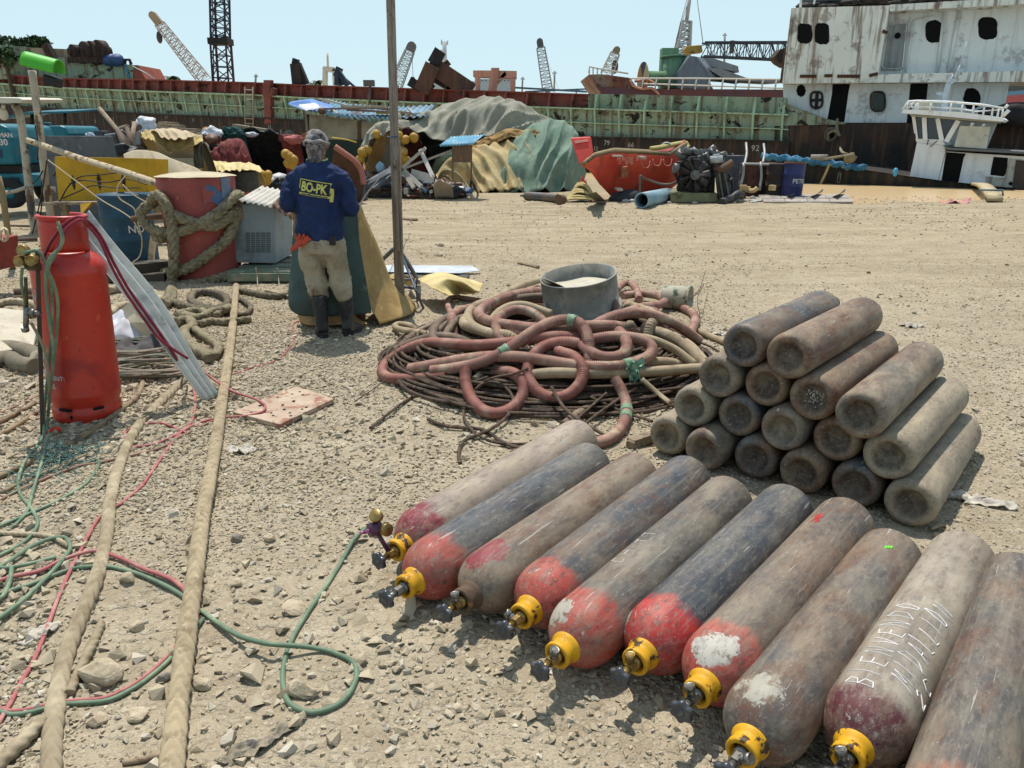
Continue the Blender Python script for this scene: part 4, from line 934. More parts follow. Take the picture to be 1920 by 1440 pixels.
def patch2(u,v):
    a=-.55+.34*u;z=hb-.24+.23*v;r_=r0b+(r1b-r0b)*z/hb+.004;return bc+Vector((r_*math.cos(a),r_*math.sin(a),z))
m=MB();m.grid(patch2,10,6);m.build('paint_patch',mat('blue_grey_paint',S(120,140,162),.8,layers=((S(150,110,90),12,.56,.64),)),bol)
m=MB();y0=by-.5;m.cyl(P(247,411,by-.1),P(446,389,by+.1),.036,n=14);m.build('cross_bar',mat('rusty_bar',S(124,96,76),.8,.2,layers=((S(196,150,60),10,.6,.68),)),bol)
RB=braid(.13,.16)
def brope(pts,label,m_=ROPEG,r=.056):
    return tag(MB().tube(pts,r,30,step=.011,disp=RB).build('bollard_rope',m_),label,'rope','heavy rope made fast round the bollard')
def bs(px,py,off=.055):
    """where the sight line meets the bollard's front"""
    d=ray(px,py);best=None
    t=6.0/d.y
    for k in range(400):
        p=EYE+d*(t+k*.01);r_=r0b+(r1b-r0b)*p.z/hb+off
        if (p.xy-bc.xy).length<r_: return p
    return P(px,py,by)
brope([P(284,375,by-.30),P(296,366,by-.42),P(312,385,by-.5),P(322,420,by-.5),P(326,460,by-.5),P(325,500,by-.52),P(322,535,by-.55),GP(318,560,.05),GP(305,572,.05)],'rope hanging straight down the left front of the bollard')
brope([P(300,374,by-.20),P(280,384,by-.28),P(265,398,by-.3),P(272,418,by-.32),P(292,432,by-.36),bs(318,436),bs(345,432),bs(375,420),bs(405,402),bs(425,384),P(444,366,by-.1),P(452,372,by+.05),P(450,395,by+.1)],'rope passed over the cross bar and up to the right of the bollard')
brope([bs(312,396),bs(330,405),bs(352,414),bs(372,420),bs(398,425),bs(418,415),P(440,395,by-.12),P(452,385,by),P(456,400,by+.1)],'rope turn crossing low round the bollard front')
brope([P(418,354,by+.1),P(436,362,by+.0),P(448,380,by-.02),P(450,402,by-.05),P(440,412,by-.12),P(434,430,by-.2),bs(422,452),bs(396,474),bs(365,496),bs(335,510),bs(308,512,.07)],'rope spiralling from the top right down round the bollard')
brope([bs(318,538,.06),bs(345,534),bs(380,530),bs(410,522),P(440,514,by-.34),P(446,518,by-.36)],'rope turn lying round the foot of the bollard')
brope([P(292,437,by-.3),P(300,445,by-.33),P(306,438,by-.36)],'knotted rope stub left of the bollard',r=.07)
cg='old rope coiled in front of the bollard'
def lie(pts,r,m_,label,up=0): return trail(pts,r*.86,m_,'coiled_rope',label,'rope',.012,16,braid(.11,.16),grp=cg,lifts=[up])
lie([(318,565),(350,575),(390,582),(425,572),(420,556),(390,548),(362,552),(360,566),(385,578),(420,580)],.045,ROPEK,'dark rope coiled right at the foot of the bollard')
lie([(330,590),(372,582),(400,592),(428,575),(432,585)],.042,ROPEG,'grey rope lying across the dark coil')
lie([(335,588),(372,596),(400,584),(430,580)],.045,ROPEG,'knotted rope in front of the dark coil',.02)
lie([(330,605),(352,600),(362,612),(345,622),(352,640),(375,660),(395,672)],.05,ROPEG,'frayed grey rope bight nearest the corrugated sheet')
lie([(370,608),(400,602),(425,604),(470,598)],.038,ROPEG,'short frayed rope running under the plaited rope')
lie([(365,618),(390,635),(410,650),(402,668),(385,660)],.042,ROPEG,'frayed rope end curled beside the corrugated sheet foot')
lie([(452,545),(485,552),(520,556),(545,552)],.04,ROPEK,'dark rope lying in front of the pallet')
lie([(448,560),(470,575),(460,590),(440,588)],.03,ROPEK,'dark rope bight right of the plaited rope')
lie([(200,545),(240,540),(280,548),(300,560),(270,570),(225,575),(205,590)],.05,ROPED,'tan rope showing between the red cylinder and the sheet')
lie([(-10,595),(20,580),(50,590),(75,585),(60,570),(20,565),(-20,575)],.04,ROPED,'tan rope coil at the left edge behind the white boards')
# cable coils, white cloth and boards around the red cylinder
CAB=mat('grey_cable',S(150,136,118),.7,layers=((S(110,120,100),6,.5,.6),(S(180,150,130),10,.55,.66)),bump=None)
def cable_coil(px,py,w,h,n,label,seed):
    m=MB();rs=random.Random(seed);c=GP(px,py)
    for k in range(n):
        a0=rs.uniform(0,6.28);w_,h_=w*rs.uniform(.7,1.05),h*rs.uniform(.6,1.05);z=.015+.006*k;ox,oy=rs.uniform(-.03,.03),rs.uniform(-.03,.03)
        m.tube([c+Vector((ox+w_*math.cos(a0+t),oy+h_*math.sin(a0+t),z+.012*math.sin(2*t+k))) for t in np.linspace(0,rs.uniform(4.5,6.2),26)],.008,6,raw=True)
    return tag(m.build('cable_coil',CAB),label,'cable','coils of grey cable behind the red cylinder')
cable_coil(262,668,.30,.22,15,'upper coil of grey cable under the corrugated sheet',1);cable_coil(285,702,.34,.20,12,'lower coil of grey cable under the corrugated sheet',2)
def cloth(name,px,py,w,h,up,m_,label,cat,seed,amp=.05):
    c=GP(px,py);rs=random.Random(seed);s_=rs.uniform(0,9)
    def fn(u,v):
        x,y=(u-.5)*w,(v-.5)*h;e=(1-(2*abs(u-.5))**3)*(1-(2*abs(v-.5))**3)
        z=up*e+amp*e*(mnoise.noise(Vector((x*6+s_,y*6,s_)))+.6*mnoise.noise(Vector((x*14,y*14+s_,3))))
        wob=.12*mnoise.noise(Vector((u*4+s_,v*4,1)))
        p=Vector((c.x+x*(1+wob),c.y+y*(1+wob),0));p.z=max(gz(p)+.008,gz(p)+z+.01);return p
    m=MB();m.grid(fn,36,28);return tag(m.build(name,m_,thick=.003),label,cat)
WCL=mat('white_cloth',S(222,220,226),.85,layers=((S(190,186,190),5,.5,.64),),bump=(60,.1,.003))
cloth('cloth_bundle',245,622,.52,.55,.12,WCL,'crumpled white cloth between the red cylinder and the corrugated sheet','cloth',3,.09)
cloth('cloth_bundle',262,660,.4,.3,.10,mat('dark_cloth',S(90,84,84),.9,bump=(60,.1,.003)),'dark crumpled cloth in front of the white cloth','cloth',5,.07)
m=MB();pts=[G(205,598,.05),G(250,560,.32),G(300,600,.3),G(290,640,.04)];m.prism(pts,(0,.02,-.03));tag(m.build('cardboard_sheet',mat('pale_board',S(214,198,170),.85),bevel=.004),'pale board leaning behind the white cloth','board')
BRD=mat('white_board',S(216,204,182),.85,layers=((S(180,164,138),6,.52,.66),),bump=(30,.2,.004))
m=MB();m.prism([G(-30,662,.10),G(62,650,.04),G(70,612,.10),G(-20,590,.22)],(0,0,-.03));o=m.build('board',BRD,bevel=.004);tag(o,'white board with a dark hole lying at the left edge','board')
m=MB();m.prism([G(-30,622,.12),G(58,600,.10),G(45,582,.16),G(-20,575,.22)],(0,0,-.04));tag(m.build('board',BRD,bevel=.004),'upper pale board at the left edge above the one with a hole','board')
GPIPE=mat('grey_canvas_hose',S(128,116,96),.85,layers=((S(150,140,118),5,.5,.64),),bump=(50,.2,.003))
for pts,lab in (([(-20,655),(20,652),(55,660),(72,672)],'upper grey boot shaped hose at the left edge'),([(-20,682),(15,672),(35,682),(66,688)],'lower grey boot shaped hose at the left edge')):
    trail(pts,.06,GPIPE,'flat_hose',lab,'hose',.03,14,None,kk=.8)
big_stone(74,690,44,'pale lump of rock left of the iron bar',.8,1.1,31)
big_stone(66,622,30,'pale lump resting behind the iron bar',.8,.9,32)
# ================================================================== THE WORKER
MO=Vector((-1.54,6.33,0));MO.z=gz(MO)
def loft(mb,rings,n=20,cap=True):
    """rings: (centre, rx, ry, axis x, axis y)"""
    vs=[]
    for c,rx,ry,ax,ay in rings:
        for k in range(n):
            a=6.2832*k/n;vs.append(Vector(c)+Vector(ax)*(rx*math.cos(a))+Vector(ay)*(ry*math.sin(a)))
    fs=[(i*n+k,i*n+(k+1)%n,(i+1)*n+(k+1)%n,(i+1)*n+k) for i in range(len(rings)-1) for k in range(n)]
    if cap: fs+=[tuple(range(n-1,-1,-1)),tuple((len(rings)-1)*n+k for k in range(n))]
    return mb.add(vs,fs,True)
XA,YA,ZA=(1,0,0),(0,1,0),(0,0,1)
def limb(mb,pts,rad,n=16):
    cp=catmull(pts,.015);return mb.tube(cp,rad,n,raw=True)
def remesh(o,vox,smooth=6,disp=None,sm_fac=.5):
    md=o.modifiers.new('remesh','REMESH');md.mode='VOXEL';md.voxel_size=vox;md.use_smooth_shade=True
    md=o.modifiers.new('smooth','SMOOTH');md.iterations=smooth;md.factor=sm_fac
    if disp:
        for k,(size,amt) in enumerate(disp):
            tx=bpy.data.textures.new('folds','CLOUDS');tx.noise_scale=size;tx.noise_depth=2
            md=o.modifiers.new('folds','DISPLACE');md.texture=tx;md.strength=amt;md.mid_level=.5;md.texture_coords='LOCAL'
man=thing('person','worker seen from behind in blue shirt, dusty trousers, rubber boots and camouflage head cloth','person',(0,0,0))
SH={s: Vector((.178*s,.015,1.335)) for s in (-1,1)}
EL={-1: Vector((-.225,-.02,1.09)),1: Vector((.240,.0,1.065))}
WR={-1: Vector((-.13,.25,1.08)),1: Vector((.10,.27,1.06))}
HIPX=-.008;LEGX={-1: (-.09,-.075,-.045),1: (.085,.125,.155)}  # hip, knee, ankle
FY={-1:-.03,1: .04}
# body: one continuous surface with neck, head, arms, hands and feet
m=MB()
loft(m,[((HIPX,.0,.80),.165,.11,XA,YA),((HIPX,0,.92),.155,.10,XA,YA),((0,.0,1.05),.16,.10,XA,YA),((0,.01,1.2),.165,.10,XA,YA),((0,.01,1.30),.155,.085,XA,YA),((0,.015,1.39),.10,.07,XA,YA),((0,.03,1.43),.058,.058,XA,YA),((0,.045,1.50),.056,.058,XA,YA)])
m.ball((-.005,.085,1.545),(.077,.095,.105),24,16);m.ball((-.005,.13,1.49),(.055,.062,.06),14,10)  # skull, jaw
m.ball((-.005,.185,1.53),(.014,.022,.026),10,8)  # nose
for s in (-1,1):
    m.ball((-.005+.078*s,.075,1.535),(.012,.022,.034),10,8)  # ears
    limb(m,[SH[s]+Vector((-.03*s,0,-.045)),(SH[s]+EL[s])/2+Vector((.006*s,-.005,0)),EL[s]],[.040,.042,.038]);limb(m,[EL[s],(EL[s]+WR[s])/2,WR[s]],[.038,.036,.028])
    # hand: palm, four bent fingers of unequal length and a thumb off the side
    d=(WR[s]-EL[s]).normalized();side=Vector((d.y,-d.x,0)).normalized()*(-s);dn=Vector((0,0,-1));pc=WR[s]+d*.045
    m.ball(pc,(.034,.046,.017),14,10,Matrix((side,d,side.cross(d))).transposed())
    for k,ln in enumerate((.068,.078,.073,.057)):
        b=pc+d*.036+side*(.026-.0175*k);p1=b+d*ln*.45;p2=p1+(d*.5+dn*.75).normalized()*ln*.35;p3=p2+(dn*.9-d*.35).normalized()*ln*.28
        limb(m,[b,p1,p2,p3],[.0088,.0085,.0078,.0062],10)
    b=WR[s]+d*.02+side*.03;limb(m,[b,b+(side*.7+d*.6+dn*.2).normalized()*.035,b+(side*.45+d*.9+dn*.5).normalized()*.066],[.011,.010,.0075],10)
    hx,kx,ax=LEGX[s]
    limb(m,[(hx,0,.84),(hx+.005*s,.0,.66),(kx,.02,.46),((kx+ax)/2,FY[s]*.5,.28),(ax,FY[s],.09)],[.088,.078,.052,.05,.036])
    fx=-.06 if s<0 else .05
    limb(m,[(ax,FY[s]-.03,.05),(ax+fx*.4,FY[s]+.08,.045),(ax+fx,FY[s]+.16,.035)],[.036,.036,.026])
SKIN=mat('brown_skin',S(150,100,74),.55,var=.08,bump=None)
o=m.build('body',SKIN,man);remesh(o,.0055,3)
m=MB()
for s in (-1,1): m.ball((-.005+.030*s,.163,1.552),(.013,.010,.008),10,8)
kind(m.build('eyes',flat('eye_white',S(210,205,196),.3),man),'stuff')
m=MB();m.ball((-.005,.182,1.487),(.022,.006,.006),10,6);m.build('mouth',flat('lips',S(130,72,62),.5),man)
# shirt
SHIRT=mat('blue_work_shirt',S(44,62,104,.6),.82,layers=((S(36,50,90,.62),5,.5,.66),(S(54,78,130,.62),4,.56,.7)),bump=(220,.12,.002),spec=.2,vscale=4)
m=MB()
loft(m,[((HIPX,-.005,.805),.190,.135,XA,YA),((HIPX,-.01,.87),.192,.140,XA,YA),((0,-.005,.97),.186,.132,XA,YA),((0,0,1.10),.180,.128,XA,YA),((0,.0,1.22),.196,.132,XA,YA),((0,.0,1.31),.208,.122,XA,YA),((0,.005,1.365),.182,.105,XA,YA),((0,.018,1.405),.105,.082,XA,YA),((0,.03,1.43),.075,.072,XA,YA)],28)
for s in (-1,1):
    sh=SH[s];e=EL[s];w=WR[s]
    limb(m,[sh+Vector((-.05*s,0,-.012)),sh+Vector((.012*s,-.005,-.062)),(sh+e)/2+Vector((.016*s,-.01,0)),e+Vector((.008*s,-.015,0)),e+(w-e)*.25+Vector((0,-.01,-.01))],[.068,.072,.071,.068,.066],20)
    limb(m,[e+Vector((0,-.01,.02)),(e+w)/2+Vector((.01*s,0,-.012)),w+(e-w)*.1],[.076,.066,.046],20)
shirt=m.build('shirt',SHIRT,man);remesh(shirt,.011,7,((.13,.042),(.055,.030),(.02,.008)))
# lettered panel on the back, projected onto the cloth
bpy.context.view_layer.update()
dg=bpy.context.evaluated_depsgraph_get();bvh=BVHTree.FromObject(shirt,dg)
def onback(x,z,lift=.004):
    h=bvh.ray_cast(Vector((x,-1,z)),Vector((0,1,0)));p=h[0] if h[0] else Vector((x,-.13,z));return Vector((p.x,p.y-lift,p.z))
TILT=R(-9.5);ct,st_=math.cos(TILT),math.sin(TILT)
def bk(u,v,lift=.004): return onback(-.125+u*ct-v*st_,1.185+u*st_+v*ct,lift)
def panel(m,u0,v0,u1,v1,lift,nu=26,nv=6): m.grid(lambda a,b: bk(u0+(u1-u0)*a,v0+(v1-v0)*b,lift),nu,nv)
YPR=mat('yellow_print',S(226,226,120,.7),.8,bump=None,var=.08);NAVY=flat('navy_print',S(24,36,70,.7),.8)
pr=MB();panel(pr,0,-.01,.245,.108,.004);pr.build('print_panel',NAVY,man)
pr=MB()
for a in ((0,.102,.245,.108),(0,-.012,.245,.006),(0,-.01,.006,.108),(.240,-.035,.264,.07),(.236,-.012,.246,.108)): panel(pr,*a,.0062,30 if a[2]-a[0]>.1 else 4,3)
pr.build('print_border',YPR,man)
vs,fs=text_verts('BO-PK',.100,.0035,.012);w_=max(v.x for v in vs)
pr=MB();pr.add([bk(.014+v.x*.205/w_,.020+v.y*1.0,.0068) for v in vs],fs);pr.build('lettering',YPR,man)
pr=MB();panel(pr,.02,-.009,.225,-.001,.0075,26,2);pr.build('print_line',NAVY,man)
vs,fs=text_verts('P',.07,.002,.012);pr=MB();pr.add([bk(.240+v.x*.4,.012+v.y*.7,.0082) for v in vs],fs);pr.build('lettering',mat('dark_print',S(120,120,50,.7),.8,bump=None),man)
# collar, trousers
m=MB();m.tube([(.078*math.cos(a),.028+.074*math.sin(a),1.428+.012*math.sin(a)) for a in np.linspace(0,6.283,29)[:-1]],.008,8,closed=True,raw=True);m.build('collar',mat('yellow_collar',S(190,196,120,.7),.8,bump=None),man)
TRO=mat('dusty_khaki_trousers',S(184,174,150),.9,layers=((S(156,142,116),4,.46,.62),(S(110,90,66),5.5,.58,.70),(S(190,182,160),9,.58,.72)),bump=(200,.15,.002),spec=.15,vscale=3)
m=MB();loft(m,[((HIPX,0,.87),.172,.118,XA,YA),((HIPX,-.012,.78),.192,.138,XA,YA),((HIPX,-.01,.70),.185,.13,XA,YA)],24)
for s in (-1,1):
    hx,kx,ax=LEGX[s]
    limb(m,[(hx,-.005,.80),(hx+.012*s,-.005,.66),((hx+kx)/2+.01*s,.01,.56),(kx,.015,.46),(kx*.6+ax*.4,.01,.375),(ax*.7+kx*.3,FY[s]*.6,.325)],[.100,.101,.095,.085,.090,.068],22)
tro=m.build('trousers',TRO,man);remesh(tro,.011,5,((.09,.032),(.035,.016)))
BOOT=mat('black_rubber_boot',S(44,46,50),.55,layers=((S(96,90,82),6,.52,.68),(S(130,120,100),14,.60,.72)),bump=(60,.1,.003),vscale=5)
for s in (-1,1):
    hx,kx,ax=LEGX[s];fx=-.075 if s<0 else .055;y=FY[s];m=MB();t_=kx*.25+ax*.75
    limb(m,[(t_,y*.7,.35),(t_*.6+ax*.4,y*.8,.24),(ax,y,.14),(ax,y-.01,.055)],[.066,.064,.055,.052],18)
    limb(m,[(ax-fx*.12,y-.035,.05),(ax+fx*.4,y+.06,.052),(ax+fx*.9,y+.135,.040),(ax+fx*1.15,y+.175,.034)],[.050,.050,.044,.028],18)
    bo=m.build('boot',BOOT,man);remesh(bo,.008,4)
    m=MB();P_=[(ax-fx*.2,y-.085),(ax-.052,y-.03),(ax-.05+fx*.5,y+.07),(ax+fx*.9-.03,y+.19),(ax+fx*1.2,y+.205),(ax+fx*1.1+.035,y+.17),(ax+.05+fx*.4,y+.06),(ax+.052,y-.03)]
    m.prism([(a,b,.0) for a,b in P_],(0,0,.024));m.build('sole',BOOT,bo,bevel=.006)
# head cloth: cap, twisted band and hanging tail
tcam=NT('camouflage_cloth');co=tcam.coords();a=tcam.ramp(tcam.noise(co,8,3),.50,.53);b=tcam.ramp(tcam.noise(co,11,3),.57,.60);c=tcam.ramp(tcam.noise(co,6,3),.56,.6)
col=tcam.mix(a,S(150,143,140),S(96,91,92));col=tcam.mix(b,col,S(44,42,46));col=tcam.mix(c,col,S(150,134,124))
tcam.l(col,tcam.b.inputs['Base Color']);tcam.b.inputs['Roughness'].default_value=.9;CAMO=tcam.m
m=MB();m.ball((-.005,.075,1.565),(.090,.108,.092),26,16);m.ball((-.005,.01,1.50),(.068,.05,.085),20,12);hd=m.build('head_cloth',CAMO,man);remesh(hd,.008,3,((.05,.020),))
m=MB();m.tube([(-.005+.088*math.cos(a),.072+.106*math.sin(a),1.545-.018*math.sin(a)+.006*math.sin(5*a)) for a in np.linspace(0,6.283,41)[:-1]],.017,10,closed=True,raw=True,disp=lambda an,L: 1+.14*np.sin(3*an+L*60));m.build('head_band',CAMO,man)
m=MB()
for k,(x,w) in enumerate(((-.035,.05),(.03,.045),(.005,.05))):
    m.grid(lambda u,v: Vector((x+(u-.5)*w*(1.1-.3*v),-.032-.014*math.sin(u*3.14)-.012*math.sin(v*8+k)-.004*k,1.53-.13*v-.01*math.sin(u*5+k))),7,12)
m.build('cloth_tail',CAMO,man,thick=.004)
# gloves tucked in the back pocket, dark pouch on the belt
m=MB();rs=random.Random(2);gc=Vector((-.135,-.155,.825));m.ball(gc+Vector((0,0,-.03)),(.045,.018,.03),14,8)
for k in range(5):
    a=R(115-24*k);d=Vector((math.cos(a),-.25,math.sin(a)*1.0));b=gc+Vector((.03*math.cos(a),0,-.015));limb(m,[b,b+d*.035,b+d*.065+Vector((0,.008,0))],[.011,.0115,.009],10)
for k in range(3):
    b=gc+Vector((-.01-.02*k,-.012,-.04));limb(m,[b,b+Vector((-.016,-.012,-.016-.006*k)),b+Vector((-.026,.0,-.034-.010*k))],[.011,.011,.009],10)
go=m.build('gloves',mat('orange_glove',S(206,84,54),.7,layers=((S(150,60,44),20,.55,.66),),bump=None,vscale=12),man);remesh(go,.0055,2)
m=MB();m.box((.115,-.14,.815),(.05,.03,.075));m.build('belt_pouch',flat('black_pouch',S(28,30,36)),man,bevel=.008)
man.location=MO
# --- what he works at: a drum under two layers of tarpaulin
GTP=mat('dark_green_tarpaulin',S(66,88,82),.6,layers=((S(52,70,66),4,.5,.64),(S(110,124,112),10,.60,.72)),bump=(25,.2,.006),vscale=3)
YTP=mat('ochre_tarpaulin',S(180,148,90),.65,layers=((S(156,124,72),4,.5,.64),(S(210,180,120),9,.56,.7)),bump=(25,.25,.006),vscale=3)
dr=thing('red_drum','red drum standing under the tarpaulin in front of the worker','drum',(0,0,0));dc=Vector((-1.66,7.0,0))
MB().lathe([(0,.0),(.27,0),(.28,.01),(.275,.28),(.285,.29),(.275,.30),(.275,.58),(.285,.59),(.275,.60),(.28,.88),(.27,.89),(0,.885)],36).build('shell',mat('red_drum_paint',S(176,50,44),.5,layers=((RUSTD,10,.6,.7),)),dr);MB().cyl((.12,0,.885),(.12,0,.90),.03).build('bung',STEEL,dr);dr.location=dc
def sheet(name,rows,m_,label,amp=.012,freq=9,nu=40,nv=30,seed=1):
    """a hanging sheet through rows of points (top row first)"""
    rows=[[Vector(p) for p in r] for r in rows]
    def spl(pts,t):
        cp=pts;k=t*(len(cp)-1);i=min(int(k),len(cp)-2);f=k-i;a=cp[max(i-1,0)];b=cp[i];c=cp[i+1];d=cp[min(i+2,len(cp)-1)]
        return b*(2*f**3-3*f*f+1)+(c-a)*.5*(f**3-2*f*f+f)+c*(-2*f**3+3*f*f)+(d-b)*.5*(f**3-f*f)
    def fn(u,v):
        p=spl([spl(r,u) for r in rows],v)
        p=p+Vector((0,1,.2))*(amp*math.sin(u*freq+3*v+seed)*min(1,v*2))+Vector((.3,.6,.3))*(amp*1.2*mnoise.noise(Vector((u*5+seed,v*5,0))))
        p.z=max(p.z,gz(p)+.006);return p
    mb=MB();mb.grid(fn,nu,nv);return tag(mb.build(name,m_,thick=.003),label,'tarpaulin')
sheet('tarpaulin',[[P(668,395,6.75),P(676,385,7.0),P(660,380,7.3)],[P(672,470,6.75),P(712,470,7.15),P(700,460,7.6)],[P(684,550,6.7),P(738,535,7.25),P(720,520,7.8)],[G(712,606,.02),G(775,585,.03),G(770,560,.0)]],YTP,'ochre tarpaulin falling to the ground right of the worker',.02,5,30,30)
sheet('tarpaulin',[[P(556,385,6.72),P(610,380,6.62),P(668,390,6.70)],[P(548,450,6.68),P(610,450,6.5),P(676,460,6.64)],[P(543,520,6.64),P(610,530,6.45),P(688,530,6.6)],[P(541,546,6.62),P(560,592,6.5),P(697,586,6.58)]],GTP,'dark green tarpaulin hung over the drum in front of the worker',.016,8)
sheet('tarpaulin',[[P(548,500,6.9),P(580,500,6.8),P(640,500,6.85)],[P(553,560,6.85),P(590,575,6.75),P(660,580,6.8)],[G(563,602,.02),G(600,612,.02),G(690,606,.02)]],YTP,'ochre tarpaulin edge showing below the green one at the worker\'s boots',.02,7)
sheet('tarpaulin',[[P(548,392,7.35),P(600,385,7.45),P(668,392,7.35)],[P(550,460,7.5),P(600,450,7.6),P(676,460,7.55)],[P(560,540,7.6),P(600,540,7.7),P(680,540,7.7)]],YTP,'ochre tarpaulin covering the back of the drum',.02,7)
m=MB();m.grid(lambda u,v: P(548,386,6.7).lerp(P(668,386,6.72),u).lerp(P(550,386,7.4).lerp(P(668,388,7.35),u),v)+Vector((0,0,.03*math.sin(u*3.1)*math.sin(v*3.1)+.008*math.sin(u*14))),24,12);tag(m.build('tarpaulin',GTP,thick=.003),'flat green tarpaulin top over the drum behind the worker\'s arms','tarpaulin')
# --- timber pole, bent rebar, sheet metal and yellow tarpaulin beside him
PW=mat('grey_timber',S(160,146,130),.85,layers=((S(122,108,96),9,.48,.6,(6,6,.35)),(S(160,144,124),20,.56,.66,(6,6,.3)),(S(84,72,62),4,.62,.7)),bump=(30,.35,.004),vscale=6)
pb=GP(750,572);m=MB();tp=P(725.5,-240,pb.y-.03);q1=pb.lerp(tp,.42)
m.beam(pb+Vector((0,0,-.1)),q1,.088,.07,(0,1,0)).beam(q1-Vector((.004,.004,.05)),tp,.072,.064,(0,1,0))
pole=thing('timber_pole','tall grey square timber pole standing in the gravel right of the worker','pole',pb);m.build('post',PW,pole,bevel=.006)
m=MB();m.beam(P(741,300,pb.y-.06),P(747,470,pb.y-.05),.03,.03,(0,1,0));m.build('nailed_batten',PW,pole,bevel=.003)
m=MB();m.tube([P(726,256,pb.y+.06),P(733,257,pb.y-.06),P(745,256,pb.y-.06),P(748,256,pb.y+.05)],.005,6,step=.02);m.build('wire_tie',flat('blue_wire',S(60,90,130)),pole)
m=MB();m.cyl((pb.x,pb.y,-.01),(pb.x,pb.y,.012),.11,.09,20);m.build('footing',mat('pale_concrete',S(206,192,162),.95),pole)
REB=mat('blue_grey_rebar',S(104,112,124),.6,.3,layers=((RUST,10,.56,.7),),bump=(90,.2,.003),vscale=8)
rods='steel bars propped against the timber pole'
for pts,r_,lab,d in (([P(705,497,8.0),P(722,482,7.85),P(742,466,7.75),P(756,480,7.75),P(778,516,7.8),GP(785,530)],.022,'dark conduit bent over the back of the timber pole',None),([P(752,476,7.66),P(768,515,7.5),P(780,545,7.3),GP(794,578)],.013,'blue grey ribbed bar leaning on the timber pole',ribbed(.03,.14)),
                       ([P(716,531,7.6),P(778,541,7.45)],.014,'lower crossbar passing in front of the timber pole',None),([P(716,524,7.8),P(770,524,7.8)],.011,'upper crossbar passing behind the timber pole',None),([P(776,538,7.4),P(780,524,7.5),GP(782,568)],.008,'short bent bar at the foot of the leaning ribbed bar',None)):
    tag(MB().tube(pts,r_,9,step=.012,disp=d).build('steel_bar',REB),lab,'steel bar',rods)
m=MB();m.prism([GP(690,509,.05),GP(700,497,.08),GP(885,498,.09),GP(900,507,.05),GP(862,512,.05)],(0,0,-.006));tag(m.build('metal_sheet',mat('whitish_sheet_metal',S(208,212,220),.5,.2,layers=((S(180,180,180),8,.52,.66),))),'flat pale metal sheet lying on the dirt behind the timber pole','metal sheet')
m=MB();m.prism([GP(690,516,.03),GP(720,508,.04),GP(880,515,.04),GP(875,522,.02),GP(700,524,.02)],(0,0,-.03));tag(m.build('board',mat('grey_wet_board',S(96,92,86),.9)),'dark board under the pale metal sheet','board')
YT2=mat('pale_yellow_tarpaulin',S(222,200,136),.65,layers=((S(196,170,106),4,.5,.64),(S(230,216,170),9,.56,.7)),bump=(25,.25,.006),vscale=3)
sheet('tarpaulin',[[P(782,522,7.9),P(830,511,7.95),P(905,532,7.9)],[P(800,536,7.4),P(840,526,7.5),P(900,545,7.5)],[P(840,551,7.2),GP(868,553,.06),GP(896,548,.05)]],YT2,'crumpled pale yellow tarpaulin lying right of the timber pole',.03,9)
sheet('tarpaulin',[[GP(715,524,.03),P(745,512,8.0),P(780,524,8.0)],[GP(715,532,.02),P(745,530,7.7),GP(770,538,.02)]],YT2,'small yellow tarpaulin fold behind the timber pole',.02,9,20,12)
m=MB();m.tube([GP(972,492,.015),GP(1010,501,.02)],.022,6,raw=True);tag(m.build('wood_scrap',WOODG),'stick lying behind the steel tub','wood')
m=MB();m.tube([GP(748,410,.015),GP(782,412,.02)],.03,6,raw=True);tag(m.build('wood_scrap',WOODG),'stick on the dirt beside the timber pole','wood')
free_hose([P(672,388,6.75),P(690,360,7.6),P(715,330,9.5),P(742,300,12),P(756,280,14)],.006,mat('brown_cable',S(90,66,56),.6),'thin brown cable rising right from the worker towards the scrap',6,'cable',None,'cable')
